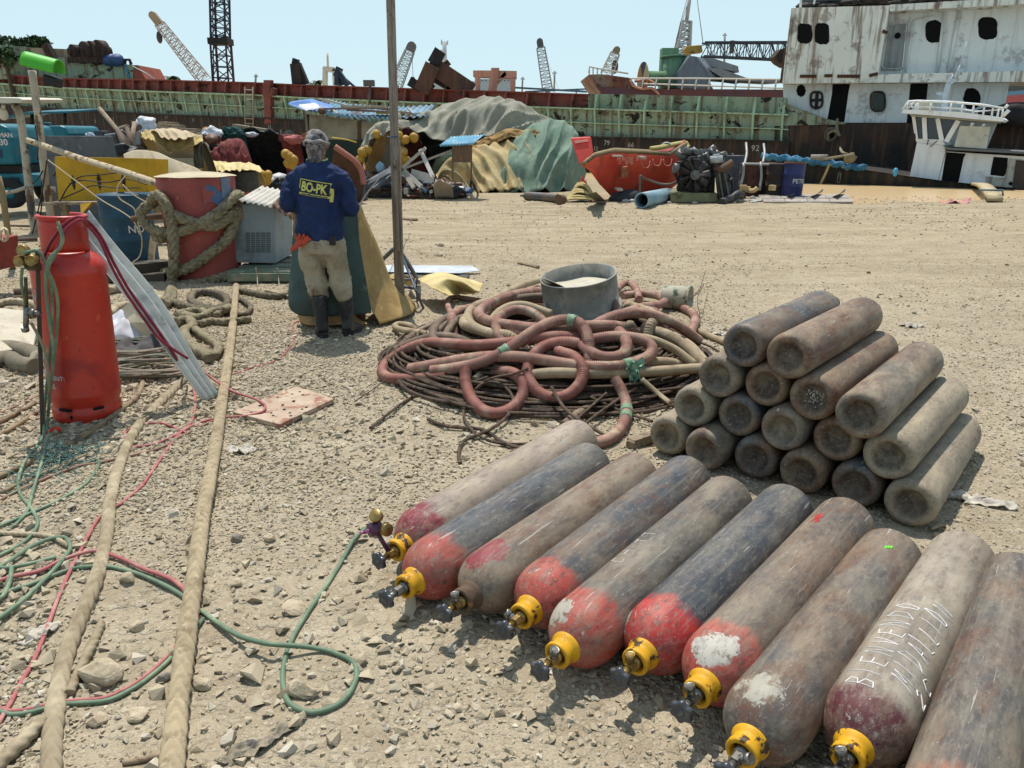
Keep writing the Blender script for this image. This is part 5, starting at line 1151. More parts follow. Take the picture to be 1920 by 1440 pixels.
# ================================================================== THE YARD BEHIND
def pl_at(L,u):
    """point at fraction u of a polyline given as pixels"""
    t=u*(len(L)-1);i=min(int(t),len(L)-2);f=t-i;return L[i][0]*(1-f)+L[i+1][0]*f,L[i][1]*(1-f)+L[i+1][1]*f
def smooth_pl(L,u):
    k=len(L);t=u*(k-1);i=min(int(t),k-2);f=t-i;g=lambda j: Vector(L[max(0,min(k-1,j))])
    a,b,c,d=g(i-1),g(i),g(i+1),g(i+2);q=b*(2*f**3-3*f*f+1)+(c-a)*.5*(f**3-2*f*f+f)+c*(-2*f**3+3*f*f)+(d-b)*.5*(f**3-f*f);return q.x,q.y
def drape(name,top,bot,Yt,m_,label,cat,Yb=None,amp=.07,freq=16,bulge=.25,nu=150,nv=44,seed=1,back=1.0,skew=.0,group=None):
    """cloth over a heap: top = ridge in pixels at depth Yt, bot = lower edge in pixels (on the ground, or at depth Yb)"""
    def fn(u,v):
        tx,ty=smooth_pl(top,u);bx,by=smooth_pl(bot,u)
        yt=Yt if not hasattr(Yt,'__len__') else float(np.interp(u,np.linspace(0,1,len(Yt)),Yt))
        T=P(tx,ty,yt);B=G(bx,by,.0) if Yb is None else P(bx,by,Yb if not hasattr(Yb,'__len__') else float(np.interp(u,np.linspace(0,1,len(Yb)),Yb)))
        if v<.2:  # far side of the heap, falling away behind the ridge
            w=1-v/.2;p=T+Vector((0,back*w,-(T.z-.0)*w**1.6*.9))
            nrm=Vector((0,.3,1))
        else:
            w=(v-.2)/.8;p=T.lerp(B,w);n_=Vector((0,-(T.z-B.z),-(T.y-B.y)));n_=Vector((0,-abs(T.z-B.z),abs(T.y-B.y)+.01)).normalized()
            p=p+n_*(bulge*math.sin(math.pi*min(1,w*1.02))**.9);nrm=n_
            uu=u+skew*w+.05*mnoise.noise(Vector((u*3+seed,w*2,seed)))
            f=mnoise.noise(Vector((uu*freq+seed*7,w*1.1,seed)));f2=mnoise.noise(Vector((uu*freq*2.3+seed*3,w*2.0,seed+9)))
            g2=mnoise.noise(Vector((u*4.1+seed,w*3.3,seed*2)));p=p+nrm*(amp*1.25*(1-2.4*abs(f)**.7)+amp*.55*f2+amp*.9*g2)*min(1,.35+w*1.4)
            if w>.9: p=p+Vector((0,-amp*2.2*(w-.9)*10*(.4+.6*abs(f2)),0))
        p.z=max(p.z,(gz(p) if p.y<31 else-.1)+.005);return p
    m=MB();m.grid(fn,nu,nv);return tag(m.build(name,m_,thick=.008),label,cat,group)
fab=lambda n,c,c2,c3,k=.7: mat(n,S(*c,k),.9,layers=((S(*c2,k),1.6,.46,.62),(S(*c3,k),3.5,.55,.70)),bump=(40,.2,.006),spec=.12,vscale=1.2)
GREY=fab('grey_green_canvas',(166,163,146),(150,148,132),(182,178,160));GREEN=fab('green_canvas',(138,158,140),(112,140,122),(172,182,158));BEIGE=fab('beige_canvas',(206,186,140),(186,162,112),(222,206,166));TAN=fab('tan_canvas',(188,152,102),(170,132,84),(206,176,128))
# --- tarpaulin covered mound
drape('tarpaulin',[(735,228),(770,222),(806,212),(845,196),(885,184),(925,180),(960,188),(1000,208),(1035,228)],[(745,238),(780,252),(815,264),(850,266),(885,262),(920,258),(950,262),(990,285),(1040,290)],27.5,GREY,'grey green canvas stretched over the top of the big covered mound','tarpaulin',Yb=25.8,amp=.16,freq=9,bulge=.25,seed=3,back=3,skew=.25)
drape('tarpaulin',[(938,318),(955,278),(980,246),(1020,226),(1050,224),(1070,236),(1084,252),(1092,290)],[(905,355),(930,359),(960,361),(995,361),(1025,360),(1060,358),(1085,352),(1098,335)],[24.9,25.3,25.8,26,26,26,25.8,25],GREEN,'faded green canvas covering the right end of the mound beside the lifeboat','tarpaulin',amp=.15,freq=8,bulge=.3,seed=5,back=2,skew=.18)
drape('tarpaulin',[(808,340),(838,304),(875,280),(915,268),(950,258),(985,252),(1015,256)],[(815,352),(845,357),(880,360),(910,361),(940,361),(965,361),(990,360)],[25,25.3,25.5,25.6,25.7,25.8,25.9],BEIGE,'pale beige canvas spread over the front foot of the mound','tarpaulin',amp=.14,freq=9,bulge=.3,seed=8,back=1.5,skew=-.35)
drape('tarpaulin',[(880,272),(900,264),(925,254),(950,243),(975,246),(1000,244),(1012,254)],[(885,279),(905,274),(930,268),(955,258),(980,256),(1000,256),(1010,260)],25.5,TAN,'mustard canvas edge folded between the grey and beige covers','tarpaulin',Yb=25.2,amp=.05,freq=8,bulge=.08,seed=2,back=1)
drape('tarpaulin',[(818,300),(840,288),(862,284),(875,290),(890,284)],[(800,350),(815,352),(832,350),(846,345),(856,340)],25.3,GREEN,'green canvas flap left of the beige cover behind the bird table','tarpaulin',amp=.1,freq=6,bulge=.2,seed=11,back=1,nu=60)
drape('tarpaulin',[(800,275),(840,270),(880,270),(900,276)],[(800,330),(830,330),(860,325),(890,320)],26,mat('black_netting',S(44,46,48),.95,layers=((S(76,76,74),6,.5,.64),),bump=(30,.5,.02)),'dark netting showing under the grey canvas','net',amp=.12,freq=8,bulge=.2,seed=14,back=1,nu=60)
# --- heaps with yellow floats
FLOAT=mat('yellow_net_float',S(206,160,62,.65),.6,layers=((S(196,140,50),3,.5,.66),(S(140,110,70),8,.62,.72)),bump=None)
FLOATS=[]
def floats(cs,Y,r=.15,grp='yellow net floats among the heaped nets'):
    for (x,y,lab) in cs:
        c=P(x,y,Y);
        if not FLOATS:
            t=thing('net_float',lab,'float',(0,0,0),grp);m=MB();m.ball((0,0,0),(1,.93,.9),16,10);m.build('ball',FLOAT,t)
            m=MB();m.tube([(0,0,.86),(.14,0,1.0),(0,0,1.1),(-.14,0,1.0),(0,0,.86)],.05,6,step=.06);m.build('eye',FLOAT,t);FLOATS.append(t)
        else: t=copy_tree(FLOATS[0],(0,0,0));t['label']=lab
        t.location=c;k=r*random.uniform(.9,1.12);t.scale=(k,k,k*.95);t.rotation_euler=(random.uniform(-2,2),random.uniform(-2,2),random.uniform(0,6))
drape('tarpaulin',[(684,322),(690,296),(705,262),(722,240),(738,234),(752,240)],[(676,326),(690,330),(706,332),(722,331),(738,330),(752,328)],22.2,TAN,'tan cloth hanging like a tent over the float heap','tarpaulin',amp=.10,freq=8,bulge=.25,seed=21,back=1,nu=70)
drape('tarpaulin',[(676,282),(688,252),(704,234),(724,228),(742,232),(750,245)],[(678,286),(690,272),(704,256),(718,256),(732,250),(748,262)],22.1,GREY,'grey green cloth over the peak of the float heap','tarpaulin',Yb=21.7,amp=.06,freq=7,bulge=.12,seed=23,back=1,nu=60)
NETR=mat('dark_red_net',S(96,44,40),.95,layers=((S(60,32,32),5,.48,.62),(S(130,80,64),12,.58,.7)),bump=(50,.8,.03))
drape('net_pile',[(745,250),(758,240),(775,246),(788,262),(798,290)],[(745,316),(760,318),(775,316),(788,312),(800,306)],22.6,NETR,'dark red net heap right of the timber pole','net',amp=.12,freq=6,bulge=.3,seed=25,back=1,nu=60)
floats([(680,286,'yellow float at the left edge of the tan cloth heap'),(690,281,'yellow float next to the left edge of the tan cloth heap'),(675,299,'lowest yellow float left of the tan cloth'),(706,252,'yellow float high under the grey cloth'),(748,254,'topmost float of the red net heap'),(760,262,'pale float in the red net heap'),(747,282,'yellow float beside the timber pole'),(757,285,'upper right yellow float of the cluster by the timber pole'),(750,293,'middle yellow float of the cluster by the timber pole'),(761,301,'right yellow float of the cluster by the timber pole'),(752,306,'lowest yellow float of the cluster by the timber pole'),(776,258,'brown float on the right of the red net heap')],21.7,.14)
# --- black and red nets, floats, bags left of the worker
NETB=mat('black_net',S(52,54,58),.95,layers=((S(34,36,40),4,.46,.6),(S(84,84,86),10,.56,.7)),bump=(45,.9,.04));NETRED=mat('red_net',S(150,72,68),.95,layers=((S(110,52,54),4,.46,.62),(S(176,104,96),12,.56,.7)),bump=(45,.8,.03))
drape('net_pile',[(380,300),(395,268),(420,252),(455,244),(490,248),(530,252),(560,262),(590,270),(610,290)],[(378,330),(400,336),(430,340),(460,342),(490,340),(520,338),(550,336),(580,335),(612,330)],27,NETB,'big heap of black fishing net behind the worker','net',amp=.30,freq=7,bulge=.6,seed=31,back=2,nv=50)
drape('net_pile',[(402,305),(408,275),(425,262),(446,260),(458,268),(466,300)],[(398,312),(412,314),(426,315),(440,314),(455,313),(470,312)],24.6,NETRED,'red net draped over the front of the black net heap','net',Yb=24.2,amp=.10,freq=7,bulge=.25,seed=33,back=.8,nu=60)
drape('net_pile',[(380,275),(390,264),(405,256),(418,262)],[(378,290),(390,290),(405,286),(420,280)],25.5,mat('maroon_net',S(96,54,58),.95,layers=((S(60,40,44),5,.5,.64),),bump=(45,.8,.03)),'maroon net at the left end of the black net heap','net',Yb=25.2,amp=.1,freq=5,bulge=.2,seed=34,back=.8,nu=40)
drape('net_pile',[(414,252),(428,243),(445,241),(458,250)],[(412,258),(428,256),(445,254),(460,256)],26.4,mat('teal_net',S(54,98,94),.95,bump=(45,.8,.03)),'dark teal net on top of the black net heap','net',Yb=26.2,amp=.08,freq=6,bulge=.15,seed=35,back=.5,nu=40)
drape('net_pile',[(525,258),(540,253),(556,256),(562,264)],[(524,266),(540,268),(555,267),(564,268)],26.2,NETRED,'small red net on the right of the black net heap','net',Yb=26,amp=.06,freq=5,bulge=.15,seed=36,back=.5,nu=40)
floats([(536,289,'uppermost float in front of the black nets'),(543,295,'brown float in the cluster before the black nets'),(550,300,'right float of the cluster before the black nets'),(540,306,'lower float of the cluster before the black nets'),(548,309,'lowest float of the cluster before the black nets'),(491,329,'float at the right of the yellow covered drum, upper'),(503,328,'float at the right of the yellow covered drum, beside the upper one'),(500,338,'float on the ground right of the yellow covered drum')],23.4,.15)
BAGW=mat('white_bag',S(226,228,232),.6,layers=((S(196,198,204),5,.5,.64),),bump=(20,.4,.02))
def bag(px,py,w,h,Y,m_,label,seed,name='bag',cat='bag',z0=None):
    c=P(px,py,Y);k=Y/FPX;m=MB();m.ball(c,(w*k*.5,w*k*.4,h*k*.5),22,14,None,.5,seed)
    m2=MB();m2.v=[tuple(Vector(v)+Vector((mnoise.noise(Vector(v)*6),mnoise.noise(Vector(v)*6+Vector((9,0,0))),mnoise.noise(Vector(v)*6+Vector((0,9,0)))))*(.12*min(w,h)*k)) for v in m.v];m2.f,m2.sm,m2.mi,m2.uv=m.f,m.sm,m.mi,m.uv
    return tag(m2.build(name,m_),label,cat)
bag(398,250,34,20,26,BAGW,'white bag on the left shoulder of the black net heap',1);bag(380,256,16,16,25.8,BAGW,'small white bag at the left of the net heap',2);bag(472,252,20,8,26.5,BAGW,'white bag flattened on top of the black nets',3)
bag(273,233,34,26,22,BAGW,'white sack on top of the scrap heap',4);bag(182,281,30,20,16.5,mat('mint_bag',S(170,222,206),.6,bump=(20,.4,.02)),'mint green bag behind the yellow box',5);bag(201,272,18,8,16.6,mat('pink_bag',S(232,160,176),.6,bump=(20,.4,.02)),'pink bag behind the yellow box',6)
bag(200,285,26,14,16.2,BAGW,'white bag behind the yellow box',7);bag(228,284,54,24,16.0,mat('black_bag',S(36,36,40),.5,bump=(20,.5,.02)),'black heap of bags behind the yellow box',8);bag(170,255,16,12,19,mat('blue_white_bag',S(110,150,200),.6,layers=((S(226,228,232),9,.5,.55),)),'blue and white bag left of the washing machine',9)
bag(552,262,30,16,25.5,mat('pinkish_rag',S(190,110,104),.9,bump=(20,.4,.02)),'reddish rags behind the worker',10)
bag(395,246,30,14,26.6,mat('straw_net',S(186,150,104),.95,bump=(50,.8,.03)),'straw coloured net behind the white bag',11)
DEB=mat('white_rubble',S(214,208,200),.9,layers=((S(150,140,130),10,.5,.62),))
m=MB();rs=random.Random(6)
for k in range(46):
    c=G(rs.uniform(484,552),rs.uniform(334,350),.03);m.ball(c,(rs.uniform(.06,.2),rs.uniform(.06,.15),rs.uniform(.03,.09)),7,5,None,.5,k)
for k in range(60):
    c=G(rs.uniform(780,870),rs.uniform(350,366),.03);m.ball(c,(rs.uniform(.05,.16),rs.uniform(.06,.12),rs.uniform(.03,.08)),7,5,None,.5,k)
for k in range(70):
    c=G(rs.uniform(1150,1560),rs.uniform(366,382),.02);m.ball(c,(rs.uniform(.04,.13),rs.uniform(.05,.1),rs.uniform(.02,.06)),7,5,None,.5,k)
o=m.build('rubble',DEB);kind(o,'stuff');o['label']='scattered pale rubble and litter at the foot of the heaps'
m=MB();m.beam(G(512,352,.04),G(548,339,.06),.18,.05);tag(m.build('plank',WOODG),'plank on the ground left of the worker','plank')
# --- scrap heap items
PLAS=mat('grey_appliance',S(150,156,164),.5,layers=((S(110,110,112),6,.5,.64),))
wm=thing('washing_machine','grey washing machine lying on the scrap heap, its round door to the right','washing machine',P(215,290,19.5));a=P(194,252,19.5);b=P(236,247,19.3);c=P(238,276,19.3);d=P(203,280,19.5)
m=MB();m.prism([a,b,c,d],(0,.8,.05));m.build('cabinet',PLAS,wm,bevel=.03)
m=MB();m.prism([a.lerp(c,.12)+Vector((0,-.02,0)),P(215,253,19.4)-Vector((0,.02,0)),P(219,274,19.4)-Vector((0,.02,0)),d.lerp(b,.12)-Vector((0,.02,0))],(0,.02,0));m.build('opening',flat('appliance_dark',S(90,78,60)),wm)
m=MB();cc=P(229,260,19.3)-Vector((0,.03,0));m.tube([cc+Vector((.14*math.cos(t),0,.18*math.sin(t))) for t in np.linspace(0,6.28,25)[:-1]],.03,8,closed=True,raw=True).cyl(cc,cc+Vector((0,.02,0)),.13,n=20);m.build('door',flat('appliance_door',S(70,74,80),.3),wm)
def boxat(name,px0,py0,px1,py1,Y,depth,m_,label,cat,bev=.02,skew=0,ground=False):
    a,b,c,d=P(px0,py1,Y),P(px1,py1,Y),P(px1+skew,py0,Y),P(px0+skew,py0,Y)
    if ground: a.z=b.z=0
    m=MB();m.prism([a,b,c,d],(0,depth,0));return tag(m.build(name,m_,bevel=bev),label,cat)
bb=thing('blue_bin','blue ribbed plastic bin on the scrap heap under the white sack','bin',P(270,258,21));m=MB();m.prism([P(256,259,21),P(286,259,21),P(287,243,21),P(254,243,21)],(0,.9,0));m.build('tub',mat('blue_plastic',S(92,120,152),.5),bb,bevel=.03);m=MB()
for y in (246,250,254): m.beam(P(255,y,20.98),P(287,y,20.98),.04,.04)
m.build('ribs',flat('blue_plastic_light',S(140,164,190)),bb)
boxat('monitor',175,245,193,258,20,.3,flat('monitor_dark',S(60,68,80),.3),'dark screen lying left of the washing machine','monitor')
boxat('white_box',164,262,172,270,17.5,.25,flat('white_plastic',S(220,220,220)),'small white box beside the grey bin','box')
for k,(a,b,r_,Y) in enumerate((((186,203),(252,282),.05,19),((222,246),(236,278),.06,18),((252,230),(246,276),.05,19),((232,252),(262,238),.07,20),((225,240),(240,236),.04,20),((238,240),(250,280),.05,18.6))):
    m=MB();m.cyl(P(*a,Y),P(*b,Y-.4),r_,n=8);tag(m.build('scrap_pole',WOODG if k%2==0 else mat('rust_pipe',S(110,90,76),.8)),('long thin pole sticking up from the scrap heap towards the ship','short thick pole leaning on the washing machine','dark upright pipe right of the washing machine','pale flat bar leaning under the white sack','short grey bar at the back of the scrap heap','brown pipe leaning by the blue bin')[k],'pole','poles and bars in the scrap heap')
for k,(x0,y0,x1,y1,Y,lab) in enumerate(((292,241,372,245,24,'long low plank right of the white sack'),(296,235,342,238,24.5,'middle plank of the pile right of the white sack'),(303,231,330,233,25,'topmost plank right of the white sack'),(310,246,362,250,23.5,'lowest board right of the white sack'),(440,237,500,246,29,'grey board lying behind the black nets'),(455,246,520,254,28.6,'blue grey sheet behind the black nets'))):
    m=MB();m.beam(P(x0,y0,Y),P(x1,y1,Y),.5,.1 if k<4 else .16);tag(m.build('plank',WOODG if k !=5 else flat('bluegrey_board',S(120,130,138))),lab,'plank')
SCR=[mat('mixed_scrap',S(96,88,78),.95,layers=((S(60,56,52),4,.46,.6),(S(160,150,136),9,.56,.66)),bump=(9,1,.1)),flat('scrap_dark_bit',S(46,44,44)),flat('scrap_pale_bit',S(196,188,176)),flat('scrap_blue_bit',S(84,112,140)),flat('scrap_rust_bit',S(118,82,62)),flat('scrap_white_bit',S(214,214,212))]
def scrap_heap(c,rx,ry,rz,n,label,seed):
    rs=random.Random(seed);m=MB();m.ball(c,(rx*.9,ry*.9,rz*.85),20,12,None,.4,seed)
    for k in range(n):
        a,e=rs.uniform(0,6.28),rs.uniform(.0,1.3);p=c+Vector((rx*math.cos(a)*math.cos(e),ry*math.sin(a)*math.cos(e),rz*math.sin(e)))*rs.uniform(.8,1.05);m.cur=rs.choice((0,1,1,2,3,4,4,5));q=Matrix.Rotation(rs.uniform(0,3),3,'Z')@Matrix.Rotation(rs.uniform(-.7,.7),3,'X');t_=rs.random()
        if t_<.35: m.box(p,(rs.uniform(.15,.6),rs.uniform(.1,.4),rs.uniform(.05,.25)),q)
        elif t_<.6: d=q@Vector((rs.uniform(.3,1.0),0,0));m.cyl(p-d*.5,p+d*.5,rs.uniform(.02,.06),n=7)
        elif t_<.8: m.ball(p,(rs.uniform(.12,.35),rs.uniform(.1,.3),rs.uniform(.06,.2)),9,6,q,.6,k)
        else: m.box(p,(rs.uniform(.3,.9),rs.uniform(.08,.2),.03),q)
    o=m.build('scrap_heap',SCR);kind(o,'stuff');o['label']=label
scrap_heap(P(332,252,24.5)+Vector((0,.5,-.8)),1.2,1.0,.85,130,'low heap of mixed scrap under the planks and white sack',5)
scrap_heap(P(212,285,19.5)+Vector((0,.9,-.85)),1.0,1.0,1.15,150,'heap of mixed scrap carrying the washing machine',8)
scrap_heap(P(500,340,25)+Vector((0,.2,-.15)),1.1,.5,.25,60,'scraps of netting and rubbish at the foot of the black nets',9)
scrap_heap(P(812,352,21.2)+Vector((0,.2,-.25)),.9,.5,.35,70,'scrap steel and rubbish left of the bird table',10)
scrap_heap(P(708,345,21.6)+Vector((0,.4,-.2)),1.1,.5,.4,60,'dark scrap under the grey panel right of the worker',12)
# --- drums and covers in the middle left
def drum(px,Y,m_,label,r=.29,h=.88,z0=0,grp=None,tilt=0):
    p=P(px,300,Y);t=thing('oil_drum',label,'drum',(0,0,0),grp)
    MB().lathe([(0,0),(r*.96,0),(r,.012),(r*.985,.03),(r*.985,h*.32),(r*1.02,h*.335),(r*.985,h*.35),(r*.985,h*.65),(r*1.02,h*.665),(r*.985,h*.68),(r*.985,h-.03),(r,h-.012),(r*.96,h),(r*.94,h-.015),(0,h-.015)],36).build('shell',m_,t)
    MB().cyl((r*.6,0,h-.015),(r*.6,0,h+.003),.03,n=10).build('bung',STEEL,t);t.location=(p.x,Y,z0+(gz(p) if z0==0 else 0));t.rotation_euler=(0,tilt,0);return t
def drum_text(t,s_,a0,z,size,r,m_): mb=MB();wrap_text(mb,s_,a0,z,size,r*.985+.004,.002);mb.build('lettering',m_,t)
bl=drum(222,10.45,mat('blue_drum',S(38,82,104),.6,layers=((S(30,60,80),4,.5,.64),(RUST,7,.62,.7),(S(150,140,120),10,.64,.74)),bump=(30,.15,.004)),'dark blue oil drum standing left of the bollard',r=.33,h=.88);drum_text(bl,'NO',-1.15,.40,.13,.33,WHT)
wd=drum(326,16.2,mat('offwhite_drum',S(176,172,160),.7,layers=((S(120,110,96),6,.56,.68),)),'off white drum under a tan tarpaulin',r=.44,h=1.16)
drape('tarpaulin',[(262,258),(270,250),(295,246),(330,247),(360,253),(380,262)],[(268,262),(285,266),(305,278),(320,290),(350,280),(382,272)],16.4,mat('ochre_canvas',S(200,176,116),.75,layers=((S(170,144,86),4,.5,.64),),bump=(20,.3,.01)),'ochre tarpaulin capping the off white drum','tarpaulin',Yb=15.6,amp=.05,freq=6,bulge=.1,seed=41,back=.9,nu=60)
drape('tarpaulin',[(283,248),(300,242),(330,243),(362,254)],[(300,256),(320,262),(345,262),(366,258)],16.0,mat('pale_canvas',S(206,184,150),.8,bump=(20,.3,.01)),'pale canvas square lying on the ochre tarpaulin','tarpaulin',Yb=15.4,amp=.03,freq=5,bulge=.05,seed=42,back=.4,nu=40)
drape('tarpaulin',[(366,268),(374,262),(382,268)],[(366,315),(376,318),(384,314)],15.9,mat('dark_canvas',S(84,80,66),.85),'dark tarpaulin flap hanging right of the off white drum','tarpaulin',Yb=15.6,amp=.03,freq=3,bulge=.1,seed=43,back=.9,nu=24)
dm=NT('black_red_drum');tc=dm.n('TexCoord');sp=dm.n('SeparateXYZ');dm.l(tc.outputs['Object'],sp.inputs[0]);co=dm.coords()
dm.l(dm.mix(dm.ramp(sp.outputs[2],.445,.455),dm.mix(dm.ramp(dm.noise(co,6),.5,.7),S(214,84,56),S(180,70,50)),dm.mix(dm.ramp(dm.noise(co,6),.5,.7),S(60,58,54),S(84,78,68))),dm.b.inputs['Base Color']);dm.b.inputs['Roughness'].default_value=.7
bd=drum(455,17.4,dm.m,'drum painted black above and red below under a yellow cover');drum_text(bd,'AIM',-1.45,.08,.16,.29,flat('navy_letter',S(50,50,90)))
drum(408,17.8,mat('brown_drum',S(92,76,64),.8,layers=((S(60,52,46),5,.5,.64),)),'dull brown drum left of the black and red one')
drape('tarpaulin',[(382,308),(392,302),(420,306),(446,306),(470,312),(486,320)],[(386,318),(405,322),(425,324),(446,320),(466,320),(492,324)],17.9,YT2,'pale yellow tarpaulin spread over the two dark drums','tarpaulin',Yb=17.0,amp=.04,freq=7,bulge=.06,seed=44,back=.7,nu=60)
cb=mat('beige_tarpaulin',S(196,180,150),.8,layers=((S(180,162,130),3,.5,.64),),bump=(18,.2,.008))
drape('tarpaulin',[(232,290),(246,283),(268,281),(292,284),(318,296),(345,306),(372,318),(392,340)],[(272,390),(282,400),(296,410),(315,412),(335,412),(355,410),(378,410),(396,410)],13.3,cb,'beige tarpaulin sloping over a machine behind the bollard','tarpaulin',Yb=12.7,amp=.035,freq=5,bulge=.12,seed=45,back=1.0,nu=70)
# yellow steel box on the drum
YB=mat('yellow_box_paint',S(212,164,22,.72),.6,layers=((S(190,140,20),2,.5,.66),(S(110,84,40),9,.64,.72)),bump=(20,.15,.006))
yx=thing('yellow_box','yellow steel box with three dark slits resting on a trestle behind the blue drum','box',P(190,375,12.3));ya,ybr,yc,yd=P(110,376,12.3),P(278,374,12.1),P(276,297,12.1),P(102,294,12.3)
m=MB();m.prism([ya,ybr,yc,yd],(.0,.06,0));m.prism([ybr+Vector((.002,.0,0)),ybr+Vector((.10,.5,0)),yc+Vector((.10,.5,-.03)),yc+Vector((.002,0,0))],(-.04,.02,0));m.prism([ya+Vector((0,.062,0)),yd+Vector((0,.062,0)),yd+Vector((0,.6,0)),ya+Vector((0,.6,0))],(.03,0,0));m.prism([ya+Vector((0,.06,.02)),ybr+Vector((0,.06,.02)),ybr+Vector((.1,.55,.02)),ya+Vector((0,.6,.02))],(0,0,.03));m.build('panels',YB,yx)
for x in (137,185,231):
    yf=12.29-.2*(x-110)/168;c0_,c1_=P(x-2,324 if x>140 else 328,yf),P(x+3,357,yf);m=MB();w=.022
    m.prism([c0_,c0_+Vector((w*1.3,-.02,-.08)),c1_+Vector((w,0,.06)),c1_,c1_+Vector((-w,0,.06)),c0_+Vector((-w*1.3,0,-.08))],(0,.03,0));m.build('slit',flat('slit_dark',S(40,34,24)),yx)
bd_=MB();bd_.beam(P(108,379,12.2),P(285,376,12.05),.7,.035);[bd_.beam(P(x,379,12.2),(P(x,379,12.2).x,12.2,0),.1,.1,(0,1,0)) for x in (120,272)];tag(bd_.build('trestle',WOODG),'timber trestle behind the blue drum carrying the yellow box','trestle')
m=MB();m.prism([P(150,383,10.2),P(172,379,10.2),P(172,383,10.2),P(152,402,10.1)],(0,.04,0));tag(m.build('yellow_plate',YB),'bent yellow plate edge left of the blue drum','plate')
for k,(pts,lab) in enumerate(((((90,300),(150,345),(190,375),(244,408),(262,440)),'straight pale cord running from the post to the cross bar'),(((234,330),(220,352),(224,372),(250,390),(256,410),(266,450),(262,480),(248,492)),'looping pale cord hanging before the blue drum'),(((230,346),(250,365),(285,385)),'pale cord across the right of the yellow box'))):
    free_hose([P(a,b,9.9-.1*k) for a,b in pts],.007,mat('pale_cord',S(214,196,160),.8),lab,6,'cord','cords hanging by the yellow box','cord')
for k,(pts,lab) in enumerate(((((112,378),(128,350),(150,332),(185,328),(230,324),(268,330)),'upper black cable across the yellow box'),(((130,345),(155,338),(200,342),(240,336),(275,346)),'middle black cable across the yellow box'),(((118,372),(145,360),(175,348),(215,352),(262,352)),'lower black cable across the yellow box'))):
    free_hose([P(a,b,11.85) for a,b in pts],.010,flat('black_cable',S(44,40,38)),lab,6,'cable','black cables hung across the yellow box','cable')
# generator cabinet on its pallet
GEN=mat('blue_grey_cabinet',S(146,158,162),.6,layers=((S(124,134,138),3,.5,.64),(S(110,90,76),9,.66,.74)),bump=(20,.1,.004))
ge=thing('generator_cabinet','blue grey metal cabinet with louvres on castors right of the bollard','cabinet',P(470,490,9.2))
ga,gb,gc_,gd=P(418,492,9.15),P(517,494,9.15),P(515,384,9.15),P(416,382,9.15);m=MB();m.prism([ga,gb,gc_,gd],(.0,.75,0));m.build('cabinet',GEN,ge,bevel=.01)
for k in range(5):
    for j in range(11):
        x=461+9.6*k;y=437+3.5*j
        if j==0: m=MB()
        a=P(x,y,9.146);b=P(x+7.2,y+.2,9.146);m.beam(a,b,.012,.012)
    m.build('louvre_column',flat('louvre_dark',S(96,104,108)),ge)
for x in (438,508):
    m=MB();c=P(x,493,9.2)+Vector((0,0,-.035));m.cyl(c+Vector((-.018,0,0)),c+Vector((.018,0,0)),.045,n=16).beam(c+Vector((0,0,.01)),c+Vector((0,0,.06)),.05,.05,(0,1,0));m.build('castor',flat('castor_dark',S(50,44,48)),ge)
def roofsheet(u,v): a=P(446,376,9.0).lerp(P(512,386,9.0),u);return a+Vector((0,.9*v,.012*math.sin(u*40)+.10*v-.02*u*u))
m=MB();m.grid(roofsheet,60,6);tag(m.build('corrugated_sheet',mat('white_roof_sheet',S(216,208,196),.7,layers=((S(170,150,130),5,.54,.68),)),thick=.004),'whitish corrugated sheet laid over the blue grey cabinet','metal sheet')
def roofsheet2(u,v): a=P(508,386,9.0).lerp(P(549,412,9.0),u);return a+Vector((0,.6*v,.012*math.sin(u*26)+.12*v))
m=MB();m.grid(roofsheet2,40,6);tag(m.build('corrugated_sheet',mat('brown_roof_sheet',S(104,74,60),.8,layers=((S(150,120,100),8,.56,.68),)),thick=.004),'brown corrugated sheet drooping right of the blue grey cabinet','metal sheet')
PAL=mat('green_pallet_wood',S(116,132,112),.85,layers=((S(160,150,128),5,.48,.62),(S(90,84,70),11,.58,.7)),bump=(30,.3,.005))
pt=thing('pallet','green timber pallet under the blue grey cabinet','pallet',GP(495,540))
y0,y1=8.75,10.0;xl,xr=P(430,520,y0).x,P(546,520,y0).x
for k in range(4): m=MB();y=y0+.08+k*.36;m.box(((xl+xr)/2,y,.125),(xr-xl,.22,.03));m.build('deck_board',PAL,pt,bevel=.004)
for x in (xl+.05,(xl+xr)/2,xr-.05): m=MB();m.box((x,(y0+y1)/2-.03,.06),(.09,y1-y0,.095));m.build('bearer',PAL,pt,bevel=.004)
m=MB();m.box(((xl+xr)/2+.02,y0-.05,.075),(xr-xl+.05,.03,.09));m.build('front_board',PAL,pt,bevel=.004)
for x,lab in ((480,'left strap tied round the pallet'),(520,'right strap tied round the pallet')):
    free_hose([P(x,505,8.66)+Vector((0,0,.02)),P(x+2,520,8.64),GP(x+4,545,.02)],.006,ROPED,lab,6,'strap','straps on the pallet','strap')
m=MB();m.beam(GP(505,545,.03),GP(548,556,.03),.09,.03);tag(m.build('plank',WOODG),'short plank lying before the pallet','plank')
m=MB();m.beam(GP(240,508,.12),GP(316,500,.12),.22,.16).beam(GP(200,520,.05),GP(312,518,.05),.2,.08);tag(m.build('timber_baulk',mat('dark_timber',S(84,76,66),.9,layers=((S(130,118,100),8,.54,.66),))),'dark timber baulks between the blue drum and the bollard','timber')
m=MB();m.prism([GP(276,492,0),GP(286,492,0),P(292,440,9.9),P(282,438,9.9)],(0,.05,0));tag(m.build('board',BRD),'pale board standing behind the bollard on its left','board')
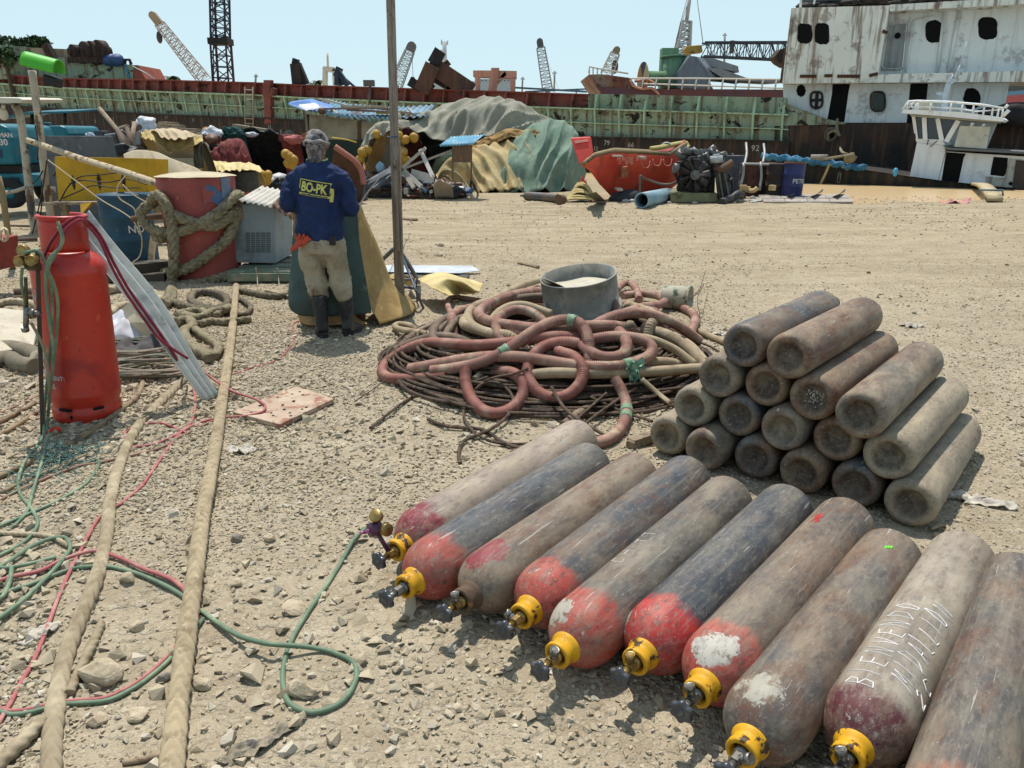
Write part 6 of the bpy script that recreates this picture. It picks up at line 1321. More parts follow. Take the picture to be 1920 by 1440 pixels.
# --- posts, visor, rails at the left edge
PEEL=mat('peeling_white_post',S(196,186,166),.85,layers=((S(120,98,80),5,.52,.56,(1,1,.5)),(S(90,92,96),3.2,.60,.63)),bump=(30,.4,.006))
def post(pts,r,lab,m_=PEEL,name='post',cat='post',grp='peeling posts at the left edge'):
    return tag(MB().tube(pts,r,12,step=.1).build(name,m_),lab,cat,grp)
p1=GP(101,446);p2=GP(66,438)
post([p1,P(94,400,p1.y),P(86,345,p1.y),P(74,240,p1.y),P(60,132,p1.y)],.055,'tall peeling post carrying the green half tube')
post([p2,P(60,400,p2.y),P(53,340,p2.y),P(44,260,p2.y),P(37,215,p2.y),P(28,198,p2.y+.2)],.062,'shorter peeling post bent over at its top')
post([GP(106,440),P(100,395,p1.y+.4),P(96,350,p1.y+.4)],.06,'grey stub post beside the tall peeling post',mat('grey_wood_post',S(130,120,108),.9))
post([P(50,263,p1.y-.15),P(78,272,12.45),P(150,297,11.6),P(240,325,10.65),P(312,350,9.95)],.045,'long peeling rail running down from the posts to the bollard',mat('peeling_rail',S(206,186,154),.85,layers=((S(130,104,82),9,.54,.6),),bump=(30,.4,.006)))
post([P(2,362,p2.y-.4),P(30,358,p2.y-.4),P(62,346,p2.y-.2)],.03,'thin bent rail at the left edge')
post([GP(24,505),P(14,430,9.6),P(4,360,9.6),P(-4,330,9.6)],.035,'thin yellowish leaning pole at the left edge',mat('yellowish_pole',S(150,130,92),.85))
for k,(a,b) in enumerate((((88,300),(60,440)),((66,235),(70,300)),((60,345),(80,320)),((78,340),(73,420)),((100,330),(116,300)))):
    free_hose([P(*a,p1.y-.1),P((a[0]+b[0])/2+3,(a[1]+b[1])/2,p1.y-.15),P(*b,p1.y-.1)],.010,flat('black_cable',S(44,40,38)),('wire slanting down between the posts','wire on the tall peeling post','wire tying the two posts','wire hanging low on the tall peeling post','wire leaving the tall post to the right')[k],6,'wire','wires strung on the left hand posts','wire')
GRN=mat('bright_green_tube',S(90,206,50,.62),.45,layers=((S(170,226,150),3,.62,.68),),bump=None,var=.06)
va,vb=P(49,118,p1.y-.3),P(111,134,p1.y-.3);ax=(vb-va);vis=thing('lamp_visor','bright green half tube on top of the tall peeling post','lamp cover',va)
def visor(u,v): c=va+ax*v;a=math.pi*(u*1.15-.08);return c+Vector((0,-.16*math.cos(a)*1.0,0))+Vector((.03,0,.155))*math.sin(a)
m=MB();m.grid(visor,28,14);m.build('half_tube',GRN,vis,thick=.012)
m=MB();m.prism([va+Vector((.0,-.15,0)),va+Vector((0,.15,0)),va+Vector((.03,.1,.12)),va+Vector((.04,0,.15)),va+Vector((.03,-.1,.12))],ax*.02);m.build('end_plate',mat('dull_green',S(60,120,50),.7),vis)
m=MB();m.prism([P(80,138,p1.y-.3),P(107,147,p1.y-.3),P(104,165,p1.y-.3),P(92,160,p1.y-.3),P(78,154,p1.y-.3)],(0,.2,0));m.build('lamp_housing',flat('lamp_black',S(30,28,28)),vis,bevel=.02)
m=MB();m.prism([P(-30,194,p2.y-.4),P(38,193,p2.y-.4),P(44,187,p2.y-.4),P(36,184,p2.y-.4),P(-30,182,p2.y-.4)],(0,1.2,.05));tag(m.build('roof_panel',flat('white_roof_panel',S(222,214,196)),bevel=.01),'white roof panel edge at the left side of the photo','roof panel')
m=MB();m.ball(P(6,214,p2.y-.2),(.075,.075,.10),14,10).cyl(P(6,205,p2.y-.2),P(6,196,p2.y-.2),.03);tag(m.build('white_lamp',flat('lamp_white',S(226,218,196))),'white bulb shaped lamp hanging under the white roof panel','lamp')
# --- teal compressors
TEALP=mat('teal_machine_paint',S(24,126,142,.62),.5,layers=((S(28,100,114,.62),3,.5,.66),(S(120,120,104),5,.60,.70),(S(60,70,70),9,.68,.75)),bump=None)
DKM=mat('dark_machinery',S(50,46,42),.8,layers=((S(90,80,68),7,.54,.66),))
def P3(pts,Y): return [P(a,b,Y) for a,b in pts]
cp_=thing('air_compressor','teal trailer compressor cut off by the left edge of the photo','compressor',GP(20,386));Yc=16.2
m=MB();m.prism(P3([(-60,310),(29,309),(20,258),(12,238),(0,233),(-60,230)],Yc),(0,1.6,0));m.build('hood',TEALP,cp_,bevel=.05)
m=MB();m.prism(P3([(-60,352),(-5,352),(4,335),(36,334),(42,352),(78,348),(82,328),(50,326),(-60,326)],Yc),(0,1.5,0));m.build('chassis',TEALP,cp_,bevel=.02)
m=MB();m.prism(P3([(-60,326),(40,326),(36,310),(-60,311)],Yc+.15),(0,1.2,0));m.build('engine_bay',DKM,cp_)
w=thing('x','','');bpy.data.objects.remove(w)
for dy in (0,1.35):
    c=P(20,362,Yc-.05)+Vector((0,dy,0));m=MB();M=Matrix.Translation(c)@Matrix.Rotation(R(90),4,'X');m.lathe([(.14,-.09),(.26,-.09),(.30,-.06),(.30,.06),(.26,.09),(.14,.09),(.12,.05),(0,.05)],28,M);wh=m.build('wheel',flat('tyre_black',S(40,40,42),.85),cp_);m=MB();m.lathe([(.12,.055),(.10,.075),(.04,.08),(0,.08)],20,M);m.build('hub',TEALP,wh)
for s_,x,y,sz in (('MAN',-1,257,.12),('30',0,272,.17)):
    m=MB();text_plane(m,s_,P(x,y,Yc-.004),(1,0,-.02),(-.08,0,1),sz,.004);m.build('lettering',WHT,cp_)
m=MB();m.prism(P3([(0,296),(4,296),(3,280),(0,280)],Yc-.01),(0,.02,0));m.build('decal',flat('navy_letter',S(50,50,90)),cp_)
Yc2=19.5;c2=thing('air_compressor','second teal compressor behind the grey bin','compressor',P(92,330,Yc2))
m=MB();m.prism(P3([(55,300),(128,300),(127,250),(121,238),(112,235),(88,236),(60,236)],Yc2),(0,1.6,0));m.build('hood',TEALP,c2,bevel=.05)
m=MB();m.prism(P3([(55,330),(128,330),(128,301),(55,301)],Yc2+.1),(0,1.4,0));m.build('chassis',DKM,c2);m=MB();m.tube([P(80,236,Yc2+.3),P(82,231,Yc2+.3),P(94,231,Yc2+.3),P(96,236,Yc2+.3)],.02,6,step=.05);m.build('lifting_eye',TEALP,c2)
m=MB();m.prism(P3([(60,256),(66,256),(66,240),(60,240)],Yc2-.02),(0,.03,0));m.build('side_panel',flat('deep_blue',S(20,50,110)),c2)
cn=thing('machine_canopy','thin teal canopy plate on legs above the second compressor','canopy',P(80,300,21));m=MB();m.prism([P(8,220,20.5),P(48,210,20.5),P(132,208,20.5),P(132,212,20.5),P(48,214,20.5),P(8,224,20.5)],(0,1.5,.1));m.build('plate',TEALP,cn,bevel=.01)
m=MB();m.cyl(P(60,212,21),P(62,330,21),.04).cyl(P(122,210,21),P(121,330,21),.04);m.build('legs',DKM,cn)
GBIN=mat('grey_bin_steel',S(104,110,114),.6,.2,layers=((S(84,88,92),3,.5,.64),(S(140,136,126),8,.6,.7)))
gbn=thing('grey_bin','big plain grey steel bin behind the yellow box','bin',P(126,400,13.8));m=MB();a,b=P(90,300,13.8),P(168,300,13.8);zt=P(120,255,13.8).z
m.prism([(a.x-.0,13.8,0),(b.x+.02,13.8,0),(b.x-.08,13.8,zt),(a.x-.1,13.8,zt)],(0,1.1,0));m.build('body',GBIN,gbn,bevel=.01)
m=MB();m.beam((a.x-.1,13.79,zt*.80),(b.x-.03,13.79,zt*.80),.03,.02,(0,0,1));m.build('rib',GBIN,gbn)
# red box at the left edge
rb=thing('red_cabinet','red box with a yellow notice at the left edge by the gauges','box',GP(0,545));m=MB();m.prism(P3([(-90,516),(-20,512),(-22,452),(-90,450)],7.9),(0,.5,0));m.build('cabinet',mat('brownish_red_paint',S(150,50,40),.6,layers=((S(110,50,40),5,.5,.64),)),rb,bevel=.01)
m=MB();m.prism(P3([(-42,497),(-31,496),(-31,470),(-42,470)],7.88),(0,.02,0));m.build('notice',flat('yellow_notice',S(214,180,90)),rb)
m=MB();m.cyl(P(-36,535,7.95),P(-30,535,7.95),.12,n=18);m.build('wheel',flat('tyre_black',S(40,40,42),.85),rb)
m=MB();m.tube([P(8+7*math.cos(t),440+12*math.sin(t),7.8+.05*math.sin(3*t)) for t in np.linspace(0,11,40)],.012,6,raw=True);tag(m.build('cord',mat('pale_cord',S(214,196,160),.8)),'coil of pale cord hung on the red box','cord')
for k,(a,b,r_,lab) in enumerate((((-20,562),(70,556),.025,'rusty pipe lying at the left edge by the tan coil'),((30,548),(70,546),.04,'short grey pipe beside the rusty pipe'),((16,423),(60,424),.02,'thin bar behind the posts'),((20,450),(70,448),.03,'grey tube on the ground behind the gauges'))):
    m=MB();m.cyl(GP(*a,.05),GP(*b,.05),r_,n=10);tag(m.build('pipe',mat('rust_pipe',S(110,90,76),.8)),lab,'pipe')
# ================================================================== LIFEBOAT, ENGINE AND DRUMS AT THE QUAY
LBR=NT('faded_lifeboat_red');co=LBR.coords()
c_=LBR.mix(LBR.ramp(LBR.noise(co,1.2,6),.38,.62),S(232,90,62,.95),S(212,72,52,.95));c_=LBR.mix(LBR.math('MULTIPLY',LBR.ramp(LBR.noise(co,3,8,(1,1,.4)),.54,.68),.7),c_,S(150,70,52,.9));c_=LBR.mix(LBR.math('MULTIPLY',LBR.ramp(LBR.noise(co,9,6),.60,.70),.5),c_,S(214,140,110,.7))
LBR.l(c_,LBR.b.inputs['Base Color']);LBR.b.inputs['Roughness'].default_value=.6;LBR=LBR.m
GUN=mat('khaki_gunwale',S(150,130,92),.7,layers=((S(110,90,66),4,.5,.64),(S(200,184,120),6,.60,.7)),bump=None)
lb=thing('lifeboat','faded red open lifeboat with khaki gunwale beached on its keel','boat',G(1180,372))
# stations from the bow (left, nearest) to the stern: gunwale near, gunwale far and keel in space
NB=14
def lbst(t):
    px=1092+(1285-1092)*t;Y=20.3+1.2*t
    top=float(np.interp(t,[0,.12,.3,.6,.85,1],[310,292,284,287,290,272]));bot=float(np.interp(t,[0,.10,.22,.35,.6,.85,1],[314,345,368,376,366,352,330]))
    n=P(px,top,Y);k=P(px+float(np.interp(t,[0,.3,1],[14,6,-4])),bot,Y+.55);w=float(np.interp(t,[0,.12,.35,.7,.92,1],[.03,.55,.98,1.0,.7,.4]))
    return n,k,w
def lbhull(u,v):
    n,k,w=lbst(v);a=abs(2*u-1);s_=u*2-1  # u: near gunwale, keel, far gunwale
    cx=Vector((.10*w,.75*w,0));mid=n+cx;p=mid+cx*(s_*(1-(1-a)**2.2)**.5 if a>0 else 0)
    z=k.z+(n.z-k.z)*a**1.7;x=n.x+(k.x-n.x)*(1-a)+cx.x*(1+s_);return Vector((x,p.y,z))
m=MB();m.grid(lbhull,33,40);m.build('hull',LBR,lb,thick=.05)
for s_ in (0,1):
    m=MB();m.tube([lbhull(s_,v)+Vector((0,0,.02)) for v in np.linspace(0,1,34)],.055,8,raw=True);m.build('gunwale',GUN,lb)
m=MB();m.tube([lbhull(u,1)+Vector((0,0,.02)) for u in np.linspace(0,1,12)],.05,8,raw=True);m.build('stern_rim',GUN,lb)
def deckp(u,v): a,b=lbhull(0,.70+.3*v),lbhull(1,.70+.3*v);return a.lerp(b,u)+Vector((0,0,.03+.10*math.sin(u*3.14)))
m=MB();m.grid(deckp,10,10);m.build('stern_deck',mat('inner_red',S(150,52,40),.7),lb,thick=.03)
m=MB()
m.tube([P(1219,279,21.2),P(1240,276,21.3),P(1268,270,21.6),P(1286,268,21.8),P(1290,274,21.8),P(1284,280,21.5)],.06,8,step=.1);m.build('canopy_rail',mat('khaki_yellow',S(206,190,120),.6),lb)
m=MB();m.tube([P(1240,272,21.4),P(1246,268,21.4),P(1254,268,21.4),P(1257,272,21.4)],.025,6,step=.05);m.build('tiller',flat('pale_metal',S(200,200,196)),lb)
for x0,y0,x1,y1 in ((1150,291,1168,294),(1201,293,1212,297),(1158,353,1168,358)):
    m=MB();q=[P(x0,y0,20.2),P(x1,y0+.5,20.25),P(x1,y1,20.25),P(x0,y1,20.2)];bv=None
    m.prism(q,(0,.6,0));m.build('white_label',flat('worn_white_label',S(206,190,172)),lb)
m=MB();m.prism([P(1166,314,20.2),P(1178,312,20.25),P(1177,332,20.4),P(1166,334,20.4)],(0,.5,0));m.build('patch',mat('bare_patch',S(150,100,72),.8,layers=((S(196,120,90),9,.5,.6),)),lb)
m=MB();text_plane(m,'M ROSE  BTI-8',P(1157,301,20.22),(1,.06,0),(0,0,1),.12);text_plane(m,'C   BTB',P(1160,308,20.25),(1,.06,0),(0,0,1),.11);m.build('lettering',flat('faded_white_letter',S(206,170,150)),lb)
for x,y in ((1211,312),(1232,308),(1252,308)):
    m=MB();m.tube([P(x-8,y-10,20.35),P(x-6,y,20.3),P(x,y+3,20.3),P(x+6,y,20.3),P(x+8,y-10,20.4)],.012,6,step=.04);m.build('grab_line',flat('grab_line_pink',S(196,120,104)),lb)
free_hose([P(1200,366,20.0),P(1200,345,20.05),P(1201,330,20.1),P(1212,336,20.1),P(1240,345,20.1),P(1262,344,20.0),P(1275,334,20.0)],.03,mat('grey_hose',S(120,110,100),.7),'grey hose looping from the lifeboat to the engine',8)
kb=thing('red_board','bright red plastic board propped between the green canvas and the lifeboat','board',P(1095,330,21.4));q=[P(1086,310,21.2),P(1112,296,21.3),P(1106,256,21.6),P(1069,258,21.6)]
m=MB();m.prism(q,(.05,.12,0));m.build('board',flat('bright_red_plastic',S(236,78,64,.72),.5),kb,bevel=.03);m=MB();m.prism([q[2].lerp(q[3],.12)+(q[1]-q[2])*.22,q[2].lerp(q[3],.85)+(q[0]-q[3])*.22,q[2].lerp(q[3],.85)+(q[0]-q[3])*.12,q[2].lerp(q[3],.12)+(q[1]-q[2])*.12],(0,-.03,.0));m.build('rib',flat('pale_red',S(236,150,136)),kb)
m=MB();m.prism([P(1086,345,20.9),P(1095,362,20.8),P(1108,358,20.8),P(1092,330,20.9)],(0,.08,0));tag(m.build('red_strut',flat('bright_red_plastic',S(236,78,64,.72))),'red strut at the foot of the lifeboat bow','strut')
# dark cylinders and folded hose on the ground in front
cd=thing('gas_cylinder','dark gas cylinder lying alone in front of the green canvas','gas cylinder',(0,0,0));cyl_body(1.05).build('body',PILEM[1],cd);collar_mb(1.16).build('collar',RCOL,cd);add_valve(cd,1.16,0,0)
a,b=G(1046,372,.115),G(966,366,.115);cd.location=a;orient(cd,b-a)
m=MB();m.cyl(G(1048,375,.13),G(1056,374,.13),.125,.11,18).cyl(G(1056,374,.13),G(1060,374,.13),.05,n=12);tag(m.build('pipe_stub',mat('rusty_bar',S(124,96,76))),'rusty pipe stub beside the lone dark cylinder','pipe')
CANV=mat('folded_canvas_hose',S(200,180,122),.85,layers=((S(166,140,84),3,.48,.62),(S(110,96,66),7,.60,.7)),bump=(20,.3,.01))
m=MB();rs=random.Random(4)
for k in range(15):
    a=G(1055+k*2.2+rs.uniform(-2,2),376-k*.35,.05);h0=.05+.34*math.sin(k/14*3.0)*rs.uniform(.7,1.05);b=G(1122-k*1.2+rs.uniform(-3,3),376,.04)
    pts=[a,a.lerp(b,.3)+Vector((0,.03*k,h0)),a.lerp(b,.65)+Vector((0,.03*k,h0*.9)),b+Vector((0,.02*k,.02))];m.tube(pts,.07,8,step=.08,squash=.55)
tag(m.build('canvas_hose',CANV),'folded tan canvas hose heaped at the lifeboat bow','hose')
m=MB();m.prism([G(1098,366,.3),G(1120,378,.02),G(1137,378,.02),G(1118,360,.55)],(0,.06,0));tag(m.build('board',mat('dark_olive_board',S(96,92,72),.8)),'dark olive board leaning at the lifeboat bow','board')
pp=thing('blue_pipe','short pale blue pipe lying open ended below the lifeboat','pipe',G(1220,378));m=MB();a,b=G(1203,376,.18),P(1250,366,20.2);M=Matrix.Translation(a)@(b-a).to_track_quat('Z','Y').to_matrix().to_4x4();L=(b-a).length
m.lathe([(.15,0),(.18,0),(.18,L),(.15,L),(.15,0)],24,M);m.build('tube',mat('pale_blue_pipe',S(150,180,192),.5,layers=((RUST,4,.62,.7),)),pp);m=MB();m.cyl(P(1249,362,20.1),P(1256,374,20.1),.16,n=16);m.build('flange',mat('teal_flange',S(110,150,156)),pp)
m=MB();m.ball(G(1222,378,.0)+Vector((-.55,.35,0)),(.5,.3,.28),12,8,None,.4,3);tag(m.build('dark_lump',mat('dark_lump',S(66,66,68),.9)),'dark lump under the lifeboat keel','scrap')
# --- engine with fan and radiator
EB=mat('oily_engine_black',S(48,46,46),.55,.3,layers=((S(86,80,72),5,.5,.64),(S(30,28,28),9,.55,.68)),bump=(20,.4,.01));EG=mat('engine_grey',S(120,120,118),.5,.4,layers=((S(70,68,66),7,.5,.64),),bump=(30,.3,.008))
Ye=19.6;en=thing('engine','big black diesel engine with a nine blade fan on a green steel skid','engine',G(1318,379))
m=MB();m.prism([P(1257,380,Ye),P(1347,380,Ye),P(1346,363,Ye),P(1256,360,Ye)],(.2,1.5,0));m.build('skid',mat('olive_skid',S(140,140,104),.75,layers=((S(100,90,70),5,.52,.66),)),en,bevel=.02)
m=MB();m.prism([P(1268,361,Ye+.35),P(1340,363,Ye+.35),P(1342,300,Ye+.35),P(1276,298,Ye+.35)],(.3,1.3,.05));m.build('block',EB,en,bevel=.06)
rs=random.Random(9);m=MB()
for k in range(26):
    x,y=rs.uniform(1278,1350),rs.uniform(286,304);c=P(x,y,Ye+rs.uniform(.25,.9));r_=rs.uniform(.05,.12);m.cyl(c,c+Vector((rs.uniform(-.2,.25),rs.uniform(-.2,.2),rs.uniform(-.05,.2))),r_,r_*rs.uniform(.6,1),10)
m.build('cylinder_heads',EG,en)
m=MB()
for k in range(14):
    x,y=rs.uniform(1268,1345),rs.uniform(300,358);c=P(x,y,Ye+.3);m.tube([c,c+Vector((rs.uniform(-.3,.3),-.08,rs.uniform(-.3,.1))),c+Vector((rs.uniform(-.5,.5),-.05,rs.uniform(-.5,.2)))],rs.uniform(.02,.04),7,step=.06)
m.build('pipework',EB,en)
fc=P(1302,328,Ye-.06);m=MB();m.cyl(fc,fc+Vector((0,-.12,0)),.14,.11,20).cyl(fc+Vector((0,-.12,0)),fc+Vector((0,-.16,0)),.07,n=14);m.build('fan_hub',EG,en)
for k in range(9):
    a=k*6.283/9+.1;d=Vector((math.cos(a),0,math.sin(a)));t=Vector((-math.sin(a),0,math.cos(a)));m=MB()
    m.grid(lambda u,v: fc+d*(.11+.27*v)+t*((u-.5)*(.09+.08*v))+Vector((0,-.05+(u-.5)*.09,0)),5,8);m.build('fan_blade',EB,en,thick=.012)
m=MB();m.tube([fc+Vector((.42*math.cos(a),.12,.42*math.sin(a))) for a in np.linspace(0,6.28,41)[:-1]],.016,6,closed=True,raw=True);m.build('fan_ring',EB,en)
m=MB();m.cyl(P(1343,305,Ye+.2),P(1343,292,Ye+.2),.17,.15,18).cyl(P(1343,292,Ye+.2),P(1343,289,Ye+.2),.08,n=12);m.build('white_filter',flat('grey_white_filter',S(190,192,194),.4),en)
m=MB();m.tube([P(1340,320,Ye+.1),P(1356,315,Ye),P(1368,308,Ye),P(1374,304,Ye)],.09,10,step=.08);m.build('exhaust',mat('brown_exhaust',S(110,84,66),.8),en)
m=MB();m.cyl(P(1262,315,Ye),P(1272,316,Ye),.12,n=14);m.build('alternator',EG,en)
rd=thing('radiator','dark finned radiator leaning against the right side of the engine','radiator',G(1360,380));q=[P(1346,381,Ye-.1),P(1372,378,Ye+.2),P(1362,322,Ye+.25),P(1339,318,Ye-.05)];m=MB();m.prism(q,(.12,.12,0));m.build('core',EB,rd,bevel=.02)
for k in range(4): m=MB();m.beam(q[0].lerp(q[1],.15+.23*k)+Vector((0,-.02,.05)),q[3].lerp(q[2],.15+.23*k)+Vector((0,-.02,-.05)),.05,.05);m.build('fin',EG if k%2 else EB,rd)
m=MB();m.tube([P(1356,322,Ye+.3),P(1368,330,Ye+.35),P(1373,350,Ye+.35),P(1370,372,Ye+.3)],.05,8,step=.08);m.build('shroud_edge',EB,rd)
m=MB();m.tube([G(1352,380,.06),P(1372,372,Ye),P(1384,364,Ye+.2),G(1392,367,.04)],.10,10,step=.08);tag(m.build('rubber_hose',flat('black_rubber',S(52,50,50),.6)),'thick black rubber hose beside the radiator','hose')
# --- drums and pipe frame
OD='oil drums standing on the quay edge'
RD=mat('rust_brown_drum',S(96,60,44),.8,layers=((S(60,44,38),3,.48,.6),(S(170,90,50),5,.62,.68)),bump=(20,.3,.006));DK=mat('black_rust_drum',S(58,50,48),.8,layers=((S(110,76,56),4,.54,.66),));NB_=mat('navy_drum',S(52,60,112),.5,layers=((S(40,46,84),3,.5,.64),(RUSTD,8,.66,.74)),bump=None);SL=mat('slate_drum',S(66,76,90),.6,layers=((S(50,56,66),4,.5,.64),))
drum(1378,24.4,SL,'slate blue drum behind the engine',h=1.05,r=.33,grp=OD);drum(1410,22.4,RD,'rusty brown drum with an orange stain',grp=OD,r=.31);drum(1437,22.6,RD,'middle rusty drum between the brown and the black one',grp=OD,r=.31);drum(1462,22.0,DK,'blackened drum left of the navy one',grp=OD,r=.32)
nd=drum(1490,21.6,NB_,'navy blue drum with white lettering at the water edge',r=.28,h=.93,tilt=R(2),grp=OD);drum_text(nd,'PETRON',-1.95,.40,.16,.285,WHT);MB().lathe([(.286,.90),(.286,.935),(.27,.94)],30).build('rust_rim',mat('rim_rust',RUST,.8),nd)
PIP=mat('galv_pipe',S(160,160,158),.5,.3,layers=((RUST,6,.6,.7),))
for (a,b,lab) in (((1392,307,22),(1468,310,21.9),'horizontal pipe lying across the rusty drums'),((1394,306,21.6),(1388,350,21.4),'pipe upright left of the rusty drums'),((1426,304,21.6),(1424,356,21.3),'bent pipe upright before the middle drum'),((1399,268,23.5),(1396,308,22.5),'thin yellowish pole behind the rusty drums'),((1432,270,24),(1430,306,23),'thin dark pole behind the rusty drums')):
    m=MB();m.tube([P(*a),(P(*a)+P(*b))/2+Vector((.04,0,0)),P(*b)],.035,8,step=.1);tag(m.build('pipe',PIP),lab,'pipe','pipes round the rusty drums')
for k,(x,y) in enumerate(((1394,352),(1402,355),(1448,352))):
    m=MB();m.box(P(x,y,21.2),(.16,.12,.14),Matrix.Rotation(k,3,'Z'));tag(m.build('wood_block',mat('fresh_wood',S(214,184,130),.8),bevel=.01),('upright wood offcut left of the rusty drums','wood offcut before the rusty drums','wood offcut between the rusty and black drum')[k],'wood')
m=MB();m.tube([P(1403,358,21),P(1414,357,21),P(1420,352,21)],.06,8,step=.05);tag(m.build('wood_scrap',MATS['fresh_wood']),'curved pale wood scrap before the rusty drums','wood')
# rubber mats with black brackets
RM=mat('pinkish_grey_mat',S(176,164,154),.85,layers=((S(150,138,126),2,.5,.64),))
for k,(x0,x1) in enumerate(((1432,1472),(1473,1514),(1515,1556),(1557,1600))):
    for j,(y0,y1) in enumerate(((372,378),(364,371))):
        m=MB();m.prism([G(x0-8*j,y1,.05),G(x1-8*j,y1,.05),G(x1-2-8*j,y0,.05),G(x0-2-8*j,y0,.05)],(0,0,-.04));tag(m.build('floor_mat',RM),'%s floor mat in the %s row on the quay'%(('leftmost','second','third','rightmost')[k],('front','back')[j]),'mat','grey floor mats laid on the quay')
for k,x in enumerate((1476,1520,1562)):
    m=MB();m.prism([G(x,369,.06),G(x+14,363,.06),G(x+24,354,.02),G(x+22,360,.10),G(x+8,366,.16)],(0,.05,0));tag(m.build('rubber_wedge',flat('black_rubber',S(52,50,50),.6)),('left','middle','right')[k]+' black rubber wedge on the grey mats','wedge','rubber wedges on the mats')
litter('plastic_strip',1790,381,.5,mat('pinkish_rag2',S(214,150,146)),'pinkish rag at the water edge','rag',seed=9)
# --- long things behind the worker, shack and loose scrap
bo=thing('wooden_boat','upturned reddish wooden boat end curving down behind the worker','boat',P(640,345,20));
def bside(u,v):
    x,y=smooth_pl([(628,275),(645,287),(665,302),(678,322),(682,346)],u);p=P(x,y,19.6+.6*v);return p+Vector((-.35*v,.3*v,-.75*math.sin(v*1.57)))
m=MB();m.grid(bside,30,10);m.build('planking',mat('brown_planking',S(92,62,48),.8,layers=((S(60,44,36),3,.5,.64),),bump=(9,.4,.02)),bo,thick=.05);m=MB();m.tube([bside(u,0) for u in np.linspace(0,1,20)],.07,8,raw=True);m.build('gunwale',mat('pinkish_gunwale',S(176,110,96),.7),bo)
m=MB();m.prism([P(566,250,21),P(580,246,21),P(592,296,21),P(580,300,21)],(0,.1,0));tag(m.build('brown_plank',mat('orange_brown_plank',S(156,96,66),.8)),'orange brown plank standing left of the worker\'s head','plank')
sk=thing('shack','low plywood shack with a sagging blue corrugated roof heaped with timber','shack',P(660,300,26));Ys=26.5
WL=mat('stained_plywood',S(176,166,142),.9,layers=((S(150,138,112),1.2,.5,.64),(S(120,106,86),3,.62,.72)),bump=None)
for pts,nm,mm in (([(580,340),(672,340),(672,226),(580,214)],'wall_panel',WL),([(676,340),(752,340),(752,236),(676,228)],'wall_panel',WL),([(670,340),(677,340),(677,226),(670,226)],'corner_post',mat('brown_post',S(104,84,66),.85)),([(608,340),(684,340),(684,262),(608,262)],'green_skirting',mat('dark_green_sheet',S(52,66,58),.8))):
    m=MB();off=-.06 if nm=='green_skirting' else (.0 if nm=='wall_panel' else-.03);q=P3(pts,Ys+off);q[0].z=q[1].z=0;m.prism(q,(0,.08,0));m.build(nm,mm,sk)
m=MB();q=P3([(580,340),(580,214)],Ys);m.prism([(q[0].x,Ys+.09,0),(q[0].x,Ys+2.6,0),(q[0].x,Ys+2.6,q[1].z),(q[0].x,Ys+.09,q[1].z)],(.06,0,0));m.build('side_wall',WL,sk)
def roof(u,v):
    x,y=smooth_pl([(575,206),(610,214),(650,219),(700,222),(745,222),(800,218)],u);p=P(x,y,Ys-.35);return p+Vector((0,3.0*v,.45*v+.03*math.cos(u*150)))
m=MB();m.grid(roof,240,6);m.build('corrugated_roof',mat('blue_roof_sheet',S(120,160,180),.6,layers=((S(90,70,64),1.6,.52,.60),(S(196,200,196),2.4,.60,.68)),vscale=1),sk,thick=.01)
m=MB();m.prism([P(540,195,26.8),P(556,192,26.8),P(580,189,26.8),P(620,202,26.6),P(606,210,26.3),P(575,208,26.2)],(0,.3,.08));tag(m.build('blue_sheet',mat('blue_tarp',S(70,130,200),.6)),'bright blue sheet on the left end of the shack roof','sheet')
m=MB();m.prism([P(560,199,26.1),P(590,196,26.4),P(602,203,26.2),P(574,207,26)],(0,.05,.05));tag(m.build('white_board',flat('white_panel',S(226,230,236))),'white board on the blue sheet','board')
m=MB();m.ball(P(603,208,26),(.13,.13,.11),12,8);tag(m.build('brown_pot',flat('brown_pot',S(110,76,56))),'brown pot at the edge of the shack roof','pot')
rs=random.Random(14)
for k,(a,b,r_,c_,lab) in enumerate((((597,185),(640,195),.05,(206,196,180),'pale batten sticking up from the roof, left'),((614,187),(648,198),.05,(206,196,180),'pale batten sticking up from the roof, right'),((606,204),(740,203),.05,(150,120,100),'long brown batten on the shack roof'),((640,200),(722,200),.07,(190,176,156),'pale plank on the shack roof'),((660,198),(735,207),.05,(150,130,116),'grey plank crossing the roof pile'),((650,206),(770,212),.06,(176,140,120),'reddish plank low on the roof'),((706,211),(758,211),.09,(230,206,50),'yellow tube on the shack roof'),((765,203),(774,213),.05,(214,206,196),'short white stick standing on the roof right end'),((750,218),(788,213),.07,(206,200,190),'white plank at the right end of the roof'),((648,217),(740,218),.05,(90,66,60),'dark batten along the roof edge'),((622,207),(632,214),.09,(196,170,150),'short broken board at the roof edge'),((700,216),(800,219),.05,(120,84,72),'rusty bar along the right roof edge'))):
    m=MB();m.beam(P(*a,26.4+.05*k),P(*b,26.3+.05*k),r_*1.6,r_);tag(m.build('batten',flat('batten_%d'%k,S(*c_))),lab,'batten','timber heaped on the shack roof')
free_hose([P(622,258,25),P(650,262,25.2),P(668,267,25.4)],.025,flat('yellow_rope',S(206,180,60)),'yellow line tied to the shack wall',6,'rope',None,'rope')
GP_=mat('grey_steel_scrap',S(104,112,118),.6,.2,layers=((S(140,146,150),4,.52,.64),))
m=MB();m.prism([P(678,352,20.6),P(684,340,20.6),P(742,307,21.2),P(740,322,21),P(706,352,20.6)],(0,.12,-.05));tag(m.build('grey_sheet',GP_),'long grey panel lying aslant before the tan cloth','panel')
m=MB();m.prism([P(690,346,20.55),P(694,338,20.6),P(722,322,20.9),P(724,328,20.9)],(0,-.04,0));tag(m.build('steel_strip',flat('pale_strip',S(176,180,182))),'pale strip on the grey panel','strip')
